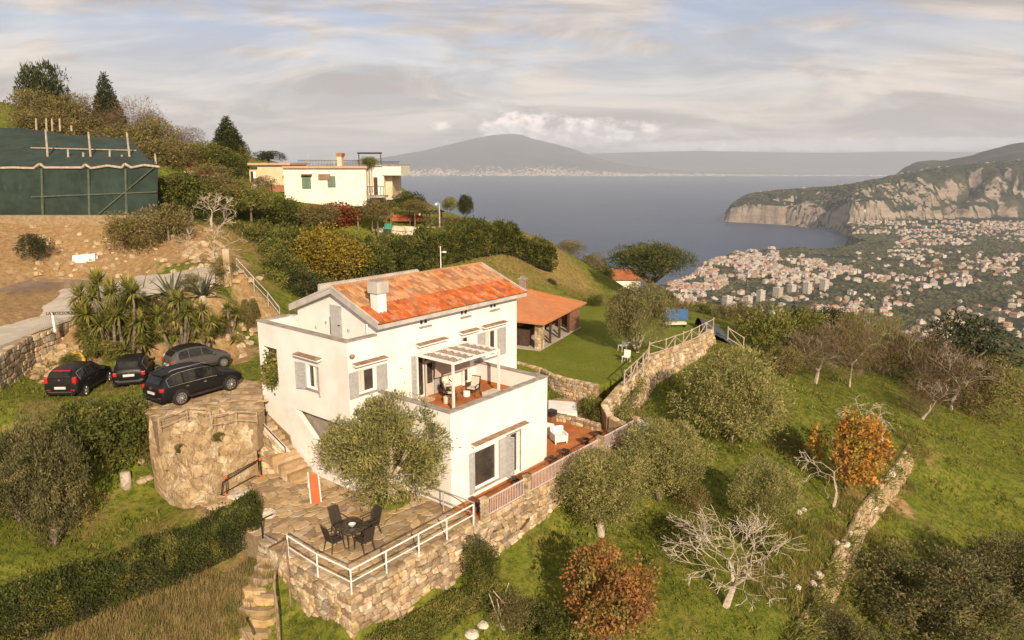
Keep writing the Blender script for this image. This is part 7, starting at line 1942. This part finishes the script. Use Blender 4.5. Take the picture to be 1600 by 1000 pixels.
agave(222,468,1.8,28,'yellow-green agave behind the yuccas',.12)
# understorey along the verge
for px, py, w_, h_, mk, lab in ((230,545,50,40,lau(0),'dark shrub between the middle and right yuccas'),(160,560,60,30,bri(0),'low green shrub at the foot of the left yuccas'),(300,530,50,35,bri(1),'green shrub behind the right yuccas'),
      (340,530,40,30,lau(1),'dark green shrub by the slender yuccas'),(385,520,34,45,scr(0),'olive-coloured shrub against the wing corner'),(392,505,30,40,lau(0),'bush between the slope fence and the wing'),(245,505,60,40,scr(1),'brown scrub under the first agave'),
      (110,575,30,22,bri(0),'small green shrub on the rubble by the yellow hoop'),(350,440,50,36,scr(0),'scrub round the rough stone pillar'),(300,455,40,26,scr(1),'dry scrub along the driveway edge')):
    b = hit(px, py); m = metre(b); plant('verge_shrub', b, mk, w_*m, h_*m, lab, 'shrub', h_*m*.42, cr='foliage')
# undergrowth at the bottom centre
for px, py, w_, h_, mk, lab in ((800,985,80,60,scr(0),'tangled scrub with pale stems at the bottom centre'),(850,1000,90,60,lau(0),'leafy green undergrowth left of the rust-leaved tree'),(900,1010,80,50,bri(0),'green undergrowth below the rust-leaved tree'),
      (1080,800,60,50,scr(1),'thin green suckers beside the slope olive'),(1075,860,80,50,bri(1),'weedy shrub left of the bare fig'),(1195,870,60,60,bri(0),'tall weeds right of the bare fig')):
    b = hit(px, py); m = metre(b); plant('undergrowth', b, mk, w_*m, h_*m, lab, 'undergrowth', h_*m*.42, cr='foliage')
o = MB(); b0 = Vector(hit(785, 975))
for k in range(9): o.tube((R.uniform(-.6,.6), R.uniform(-.5,.5), -.2), (R.uniform(-.8,.8), R.uniform(-.6,.6), R.uniform(.6,1.5)), .035, .02, 5)
tag(o.build('dead_stakes', palebark, None, False, 0, b0), 'cluster of pale dead stems at the bottom centre', 'dead stems')
for px, py, r_ in ((738,1000,.3),(755,985,.25)): boulder(px, py, None, r_, 'pinkish stone at the bottom edge under the low hedge, '+('left' if px < 750 else 'right')+' one', paleb)
for px, py, w_, h_, lab in ((290,700,26,14,'larger weed tuft in the middle of the rock face'),(345,682,18,12,'small weed tuft on the right of the rock face'),(318,742,16,8,'weed near the foot of the rock face')):
    b = P(px, py, 3.2-(py-650)*.028); b = (b[0], b[1]-.1, b[2]); m = metre(b); plant('weed', (b[0], b[1]-.15, b[2]), bedm(2), w_*m, h_*m*1.3, lab, 'weed', .05, cr='foliage')
# pale stones showing in the grassy bank
for k, (px, py, r_) in enumerate([(1325,838,.26),(1318,858,.3),(1334,872,.2),(1306,850,.2),(1365,800,.25),(1392,745,.3),(1400,730,.22),(1278,905,.28),(1270,915,.2),(1246,922,.18),(1268,955,.22),(1248,805,.2),(1256,800,.16),(1360,785,.2)]):
    boulder(px, py, None, r_, 'pale stone exposed in the grassy bank, %s from the top right' % ['seventh','eighth','ninth','tenth','fifth','second','first','eleventh','twelfth','thirteenth','fourteenth','sixth','fourth','third'][k], paleb, .9, 'stones in the grassy bank')

# ------------------------------------------------------------------ grass
def ground_pts(n, r0, r1, a0, a1, seed):
    rg = np.random.default_rng(seed); rr = np.sqrt(rg.uniform(r0*r0, r1*r1, n)); aa = rg.uniform(math.radians(a0), math.radians(a1), n)
    x, y = rr*np.sin(aa), rr*np.cos(aa)
    u = (x-HO[0])*HU[0]+(y-HO[1])*HU[1]; v = (x-HO[0])*HV[0]+(y-HO[1])*HV[1]
    bad = (u > -7.1) & (u < 13.7) & (v > -1.95) & (v < 4.9); bad |= (u > -7.3) & (u < 12) & (v > 4) & (v < 12.2)
    for poly in (LAWN, [p[:2] for p in PK], [P(*q, 1.5)[:2] for q in [(228,650),(410,640),(410,775),(330,800),(245,745)]]):
        q_ = np.array(poly); ins = np.zeros(len(x), bool)
        for i in range(len(q_)):
            (x0, y0), (x1, y1) = q_[i], q_[(i+1) % len(q_)]
            ins ^= ((y0 > y) != (y1 > y)) & (x < (x1-x0)*(y-y0)/((y1-y0)+1e-9)+x0)
        bad |= ins
    x, y = x[~bad], y[~bad]; z = ground_h(x, y); return x, y, z
def near_mask(x, y, lst):
    v = np.zeros_like(x)
    for px, py, rr in lst:
        h_ = hit(px, py); v = np.maximum(v, np.exp(-((x-h_[0])**2+(y-h_[1])**2)/(rr*rr)))
    return v
x, y, z = ground_pts(150000, 22, 75, -42, 42, 77)
kp = ~((x < -12) & (y > 41)) & (fbm(x*.35, y*.35, 3, 88) > .30); x, y, z = x[kp], y[kp], z[kp]
n = len(x); hgt = .10+.16*fbm(x*.5, y*.5, 3, 91)
q = sprays(np.stack([x, y, z-.03], -1), np.tile([0, 0, 1.], (n, 1)), 1, .20, .018, .42, .5, 92)
tag(mesh_obj('grass', fast_mesh('grass', q, 4, LM['grass'])), 'short green meadow grass covering the slopes', 'grass', None, 'stuff')
x, y, z = ground_pts(90000, 20, 48, -42, 8, 78)
dm_ = near_mask(x, y, [(300,890,2.4),(350,900,1.6),(220,960,2.6),(140,990,2.6),(260,990,2.4),(330,950,2.0),(390,880,.8),(440,890,.8)])
kp = dm_*1.2+.5*(fbm(x*1.2, y*1.2, 3, 93)-.5) > .45; x, y, z = x[kp], y[kp], z[kp]
x, y = np.repeat(x, 5)+NR.normal(0, .06, len(x)*5), np.repeat(y, 5)+NR.normal(0, .06, len(y)*5); z = ground_h(x, y)
q = sprays(np.stack([x, y, z-.03], -1), np.tile([.25, .1, 1.], (len(x), 1)), 1, .42, .010, .30, .4, 94)
tag(mesh_obj('dry_grass', fast_mesh('dry_grass', q, 4, LM['straw'])), 'tall straw-coloured grass below the diagonal hedge', 'grass', None, 'stuff')
x, y, z = ground_pts(70000, 25, 60, 5, 42, 79)
dm_ = near_mask(x, y, [(1425,690,1.2),(1405,725,1.2),(1370,765,1.2),(1340,800,1.2),(1320,850,1.3),(1290,900,1.3),(1265,950,1.3),(1240,900,1.2),(1210,920,1.5),(1250,830,1.5),(1150,560,2),(1230,700,1.5)])
kp = dm_ > .35; x, y = x[kp], y[kp]; x, y = np.repeat(x, 3)+NR.normal(0, .1, kp.sum()*3), np.repeat(y, 3)+NR.normal(0, .1, kp.sum()*3); z = ground_h(x, y)
q = sprays(np.stack([x, y, z-.03], -1), np.tile([0, 0, 1.], (len(x), 1)), 1, .36, .013, .45, .4, 95)
tag(mesh_obj('bank_grass', fast_mesh('bank_grass', q, 4, LM['cane'])), 'long yellow-green grass hanging over the terrace bank', 'grass', None, 'stuff')

# grass and weeds hanging over the terrace bank wall
rg = np.random.default_rng(31); n = 5200; kk = rg.integers(0, len(BANK)-1, n); tt_ = rg.uniform(0, 1, n); p_ = BANK[kk]+(BANK[kk+1]-BANK[kk])*tt_[:, None]
dd_ = BANK[kk+1]-BANK[kk]; nn_ = np.stack([dd_[:, 1], -dd_[:, 0]], -1)/np.hypot(dd_[:, 0], dd_[:, 1])[:, None]; of = rg.normal(.15, .28, n); kp = fbm(p_[:, 0]*.9, p_[:, 1]*.9, 3, 5)+rg.uniform(-.15, .15, n) > .44
p_, nn_, of = p_[kp], nn_[kp], of[kp]; zt = ground_h(p_[:, 0]-nn_[:, 0]*.3, p_[:, 1]-nn_[:, 1]*.3)-np.clip(of, 0, .6)*rg.uniform(.3, 2.2, len(of))
q = sprays(np.stack([p_[:, 0]+nn_[:, 0]*(of+.1), p_[:, 1]+nn_[:, 1]*(of+.1), zt], -1), np.concatenate([nn_*.6, np.full((len(of), 1), .3)], 1), 1, .42, .03, .45, .1, 6)
tag(mesh_obj('bank_weeds', fast_mesh('bank_weeds', q, 4, LM['bright'])), 'weeds and grass hanging over the dry-stone terrace bank', 'grass', None, 'stuff')
x, y, z = ground_pts(60000, 22, 70, -42, 42, 79)
kp = ~((x < -12) & (y > 41)) & (fbm(x*.8, y*.8, 4, 188) > .60); x, y = x[kp], y[kp]
x, y = np.repeat(x, 3)+NR.normal(0, .10, kp.sum()*3), np.repeat(y, 3)+NR.normal(0, .10, kp.sum()*3); z = ground_h(x, y)
q = sprays(np.stack([x, y, z-.02], -1), np.tile([0, 0, .7], (len(x), 1)), 1, .26, .04, .7, .3, 97)
tag(mesh_obj('weeds', fast_mesh('weeds', q, 4, LM['bright'])), 'broad-leaved weeds in patches across the meadow slopes', 'weeds', None, 'stuff')
# ------------------------------------------------------------------ the town on the plain
wallm = [material('town_wall_%s' % n, c, tuple(x*.85 for x in c), .2, .9) for n, c in (('white', (.52,.465,.40)), ('cream', (.46,.385,.29)), ('pink', (.42,.30,.23)), ('ochre', (.38,.28,.18)))]
roofm = [material('town_roof_%s' % n, c, None, 1, .9) for n, c in (('pale', (.42,.37,.32)), ('tile', (.34,.17,.10)), ('grey', (.30,.28,.26)))]
winm = material('town_window', (.08,.07,.065), None, 1, .6)
def town_block(w, d, h, seed, hip=False):
    rg = random.Random(seed); v, f, mi = [], [], []
    def bx_(x0, y0, z0, x1, y1, z1, m_):
        b = len(v); v.extend([(x0,y0,z0),(x1,y0,z0),(x1,y1,z0),(x0,y1,z0),(x0,y0,z1),(x1,y0,z1),(x1,y1,z1),(x0,y1,z1)])
        for q_ in ((0,1,5,4),(1,2,6,5),(2,3,7,6),(3,0,4,7)): f.append(tuple(b+i for i in q_)); mi.append(m_)
        f.append((b+4,b+5,b+6,b+7)); mi.append(1)
    bx_(-w/2,-d/2,-4,w/2,d/2,h,0)
    if rg.random() < .6: bx_(-w/2+rg.uniform(1,3),-d/2-rg.uniform(2,4),-4,w*.1,-d/2+.1,h*.6,0)
    if hip:
        b = len(v); e_ = .6; v.extend([(-w/2-e_,-d/2-e_,h),(w/2+e_,-d/2-e_,h),(w/2+e_,d/2+e_,h),(-w/2-e_,d/2+e_,h),(-w/4,0,h+2.6),(w/4,0,h+2.6)])
        for q_ in ((0,1,5,4),(1,2,5),(2,3,4,5),(3,0,4)): f.append(tuple(b+i for i in q_)); mi.append(1)
    else: bx_(-w/4,-d/5,h,-w/4+3,d/5,h+2.2,0)
    n = max(2, int(w/3.2)); fl_ = max(1, int(h/3.2))
    for i in range(n):
        for j in range(fl_):
            x = -w/2+(i+.5)*w/n; z = h*(j+.5)/fl_; b = len(v)
            v.extend([(x-.6,-d/2-.05,z-.8),(x+.6,-d/2-.05,z-.8),(x+.6,-d/2-.05,z+.8),(x-.6,-d/2-.05,z+.8)]); f.append((b,b+1,b+2,b+3)); mi.append(2)
    return v, f, mi
TP = []
for k in range(14):
    rg = random.Random(500+k); w, d, h = rg.uniform(8, 18), rg.uniform(7, 11), rg.choice((4, 5, 7, 8))
    v, f, mi = town_block(w, d, h, k, k % 3 == 0)
    me = bpy.data.meshes.new('town_building'); me.from_pydata(v, [], f)
    for m_ in (wallm[[0,0,1,0,2,0,1,0,3,0,0,1,2,0][k]], roofm[[1,0,0,2,1,0,1,0,0,1,2,0,1,0][k]], winm): me.materials.append(m_)
    me.polygons.foreach_set('material_index', mi); TP.append((me, v, f, mi))
rg = np.random.default_rng(77)
# (left px, right px, top px, bottom px, how many, slope of the band)
BANDS = [(1048,1135,412,468,260,-.25),(1085,1215,398,425,150,-.10),(1130,1335,404,432,210,.02),(1190,1340,425,445,70,.0),(1325,1640,345,366,420,-.02),(1400,1640,364,384,190,-.03),
         (1390,1470,384,410,70,-.02),(1440,1640,395,440,65,0),(1140,1300,440,490,40,.0),(1270,1345,474,490,30,.02),(1350,1460,425,470,40,0),(1460,1640,440,520,46,0),(1040,1640,395,540,130,0),(1495,1580,420,452,50,-.3),
         (1380,1440,470,500,26,.1),(1170,1320,292,304,60,-.06),(1046,1100,440,475,60,0)]
cand = []
for x0, x1, y0, y1, n_, sl in BANDS:
    for k in range(int(n_*(2.1 if n_ > 100 else 1.3))):
        px = rg.uniform(x0, x1); py = rg.uniform(y0, y1)+sl*(px-x0)
        if py < 345:
            t_ = _bear(px, py); yy = np.interp(t_, CT, CY)+rg.uniform(20, 160); x, y = t_*yy, yy
        else: x, y, _ = P(px, py, -282)
        cand.append((x, y))
C_ = np.array(cand); ch_ = far_h(C_[:, 0], C_[:, 1]); cd = coast_d(C_[:, 0], C_[:, 1]); ok = (ch_ > -310) & (cd > 12) & (fbm(C_[:, 0]/75, C_[:, 1]/75, 3, 71) > .37)
C_, ch_ = C_[ok], ch_[ok]; order = np.argsort(np.hypot(C_[:, 0], C_[:, 1])); C_, ch_ = C_[order], ch_[order]
sel = [i for i in range(len(C_)) if np.hypot(*C_[i]) > 900]
first, rest = sel[:300], sel[300:]
for i in first:
    me = TP[int(rg.integers(0, 14))][0]; o = mesh_obj('town_building', me, None, None, (C_[i, 0], C_[i, 1], ch_[i]), (0, 0, rg.uniform(0, 6.28)), (rg.uniform(.8, 1.25), rg.uniform(.8, 1.2), rg.uniform(.8, 1.2)))
    ti = [t_[0] for t_ in TP].index(me); dist_ = math.hypot(*C_[i]); br = C_[i, 0]/C_[i, 1]
    wn, rn = ['white','white','cream','white','pink','white','cream','white','ochre','white','white','cream','pink','white'][ti], ['tiled','pale flat','pale flat','grey','tiled','pale flat','tiled','pale flat','pale flat','tiled','grey','pale flat','tiled','pale flat'][ti]
    wh = ('near the fence net, ' if br < .36 else 'behind the cypress crest, ' if br < .48 else 'above the purplish bare trees, ' if br < .58 else 'towards the right edge, ')+('nearest the hill' if dist_ < 1300 else 'mid plain' if dist_ < 1900 else 'far out')
    tag(o, 'small %s house, %s roof, %s' % (wn, rn, wh), 'house', 'houses of the town on the plain')
v, f, mi = [], [], []
for i in rest:
    _, tv, tf, tm_ = TP[int(rg.integers(0, 14))]; a = rg.uniform(0, 6.28); c_, s_ = math.cos(a), math.sin(a); b = len(v); sc_ = rg.uniform(.85, 1.3); k_ = int(rg.choice([0,0,0,1,2,3]))
    v += [(C_[i, 0]+(x*c_-y*s_)*sc_, C_[i, 1]+(x*s_+y*c_)*sc_, ch_[i]+z*rg.uniform(.98, 1.02)*1.15) for x, y, z in tv]
    for q_, m_ in zip(tf, tm_): f.append(tuple(b+j for j in q_)); mi.append([k_, 4+(i % 3), 7][m_])
me = bpy.data.meshes.new('town'); me.from_pydata(v, [], f)
for m_ in wallm+roofm+[winm]: me.materials.append(m_)
me.polygons.foreach_set('material_index', mi); tag(mesh_obj('town_houses', me), 'hundreds of small pale houses crowding the plain to the cliffs', 'houses', None, 'stuff')
# the taller blocks standing apart
for px, py, w_, h_, rz, lab in ((1136,476,13,16,.5,'leftmost tall pale block of flats, behind the bushes'),(1146,486,9,16,1.0,'narrow leaning-looking block next to the leftmost one'),(1168,478,12,17,.6,'second tall block of flats from the left in the valley'),
      (1188,470,11,17,.5,'third tall block in the row of flats'),(1215,463,13,15,.7,'fourth block in the row, cream coloured'),(1237,456,12,11,.5,'fifth block in the row, lower than the rest'),
      (1261,459,11,16,.6,'sixth block in the row of flats, standing in the trees'),(1287,456,11,16,.6,'rightmost block of the row of flats in the trees')):
    x, y, _ = P(px, py, -282); z = float(far_h(np.array([x]), np.array([y]))[0]); m = math.hypot(x, y, z-CZ)/F
    o = empty('apartment_block', (x, y, z), rz, lab, 'apartment block'); W_, H_, D_ = w_*m*.9, h_*m*1.02, w_*m*.75
    MB().box(-W_/2,-D_/2,-6,W_/2,D_/2,H_).build('wall', wallm[0] if py != 463 else wallm[1], o); MB().box(-W_/2-.4,-D_/2-.4,H_,W_/2+.4,D_/2+.4,H_+.8).build('roof', roofm[0], o)
    MB().box(-W_/6,-D_/6,H_+.8,W_/6,D_/6,H_+3).build('stair_head', wallm[0], o)
    nfl = max(3, int(H_/3.1))
    for j in range(nfl):
        z0 = H_*(j+.3)/nfl
        for s_, (nn, ln) in enumerate(((4, W_), (3, D_))):
            mb = MB()
            for i in range(nn):
                c0 = -ln/2+ln*(i+.5)/nn
                if s_ == 0: mb.box(c0-.9,-D_/2-.06,z0,c0+.9,-D_/2+.1,z0+1.5)
                else: mb.box(-W_/2-.06,c0-.8,z0,-W_/2+.1,c0+.8,z0+1.5)
            mb.build('window_row', winm, o)
# trees of the plain and the lower hillside
octv = np.array([(1,0,0),(0,1,0),(-1,0,0),(0,-1,0),(.75,.75,.55),(-.7,.7,.5),(-.7,-.75,.55),(.7,-.7,.5),(0,0,1.0)], float)
octf = [(0,4,7),(0,1,4),(1,5,4),(1,2,5),(2,6,5),(2,3,6),(3,7,6),(3,0,7),(4,8,7),(4,5,8),(5,6,8),(6,7,8)]
def blobs(x, y, z, r, mat, name, label, seed, sq=.8):
    rg = np.random.default_rng(seed); n = len(x); tri = np.array(octf); a = rg.uniform(0, 6.28, n)
    ov = octv[None]*rg.uniform(.7, 1.3, (n, 9, 1)); c_, s_ = np.cos(a)[:, None], np.sin(a)[:, None]
    ox = ov[..., 0]*c_-ov[..., 1]*s_; oy = ov[..., 0]*s_+ov[..., 1]*c_
    V_ = np.stack([x[:, None]+ox*r[:, None], y[:, None]+oy*r[:, None], z[:, None]+ov[..., 2]*r[:, None]*sq-.2*r[:, None]], -1)
    q = V_[:, tri].reshape(-1, 3); tag(mesh_obj(name, fast_mesh(name, q, 3, mat)), label, 'woodland', None, 'stuff')
wood = leafmat('valley_tree_crown', (.060,.066,.026), (.032,.038,.015), .5, .0, (.10,.088,.038), .02)
woodb = leafmat('valley_brown_tree_crown', (.13,.09,.05), (.08,.065,.032), .45, .0, (.045,.05,.02), .02)
n = 52000; rr = np.sqrt(rg.uniform(850**2, 4000**2, n)); aa = rg.uniform(math.radians(7), math.radians(41), n); x, y = rr*np.sin(aa), rr*np.cos(aa)
den = fbm(x/90, y/90, 4, 66); keep = (coast_d(x, y) > 15) & (den > .36); x, y = x[keep], y[keep]; z = far_h(x, y); keep = (z > -306) & (z < -150); x, y, z = x[keep], y[keep], z[keep]
r = rg.uniform(3.0, 7.0, len(x))*(.7+np.hypot(x, y)/4200); half = rg.uniform(0, 1, len(x)) < .84
blobs(x[half], y[half], z[half], r[half], wood, 'valley_woodland', 'dark orchards and woods between the houses of the plain', 1)
blobs(x[~half], y[~half], z[~half], r[~half], woodb, 'valley_brown_woodland', 'brown leafless orchards scattered over the plain', 2)
n = 12000; t_ = rg.uniform(FT[1], FT[-1]*1.1, n); fy, cy = np.interp(t_, FT, FY), np.interp(t_, CT, CY); s_ = rg.uniform(0, 1, n)**.6*1.5; y = fy+(cy-fy)*s_; x = t_*y
den = fbm(x/130, y/130, 4, 67); keep = (den+.3*(s_-.7) > .46); x, y = x[keep], y[keep]; z = far_h(x, y)
blobs(x, y, z, rg.uniform(5, 12, len(x)), wood, 'headland_scrub', 'dark scrub and woods over the rocky headland', 3, .6)
n = 9000; rr = np.sqrt(rg.uniform(105**2, 850**2, n)); aa = rg.uniform(math.radians(-5), math.radians(44), n); x, y = rr*np.sin(aa), rr*np.cos(aa); z = ground_h(x, y)
blobs(x, y, z, rg.uniform(1.4, 3.2, n), leafmat('lower_slope_crown', (.060,.066,.022), (.035,.042,.015), .5, .0, (.10,.08,.035), .2), 'lower_slope_wood', 'woods on the slope dropping to the plain', 4)
# settlement along the far shore
n = 3600; px = rg.uniform(600, 1400, n); yy = 18950+np.abs(rg.normal(0, 650, n))*(.6+.8*fbm(px/60, px*0, 3, 12)); x = (px-800)/F*yy*1.0; zz_ = np.array([volc_h(a, b_) for a, b_ in zip(x, yy)])
sw, sh = rg.uniform(9, 34, n), rg.uniform(6, 17, n); V_ = []
bx8 = np.array([(-1,-1,-1),(1,-1,-1),(1,-1,1),(-1,-1,1),(-1,-1,1),(1,-1,1),(1,1,1),(-1,1,1)], float)
q = np.stack([x[:, None]+bx8[None, :, 0]*sw[:, None], yy[:, None]+bx8[None, :, 1]*sw[:, None], zz_[:, None]+bx8[None, :, 2]*sh[:, None]], -1).reshape(-1, 3)
tag(mesh_obj('far_shore_houses', fast_mesh('far_shore_houses', q, 4, material('far_shore_wall', (.44,.37,.31), (.30,.24,.20), .01, .9, vary=.3))), 'pale pinkish strip of towns along the far shore below the volcano', 'houses', None, 'stuff')
# ------------------------------------------------------------------ air
hm = bpy.data.materials.new('haze'); hm.use_nodes = True; hm.node_tree.nodes.clear()
t = NT(hm.node_tree); pv = t.new('ShaderNodeVolumePrincipled'); out = t.new('ShaderNodeOutputMaterial')
pv.inputs['Color'].default_value = (.76, .84, .98, 1); pv.inputs['Density'].default_value = 4.7e-5; pv.inputs['Anisotropy'].default_value = 0.0
t.l.new(pv.outputs[0], out.inputs['Volume'])
tag(MB().box(-39500, -3500, SEA - 60, 39500, 39500, 1015).build('haze', hm), 'thin blue haze over the bay', kind='stuff')
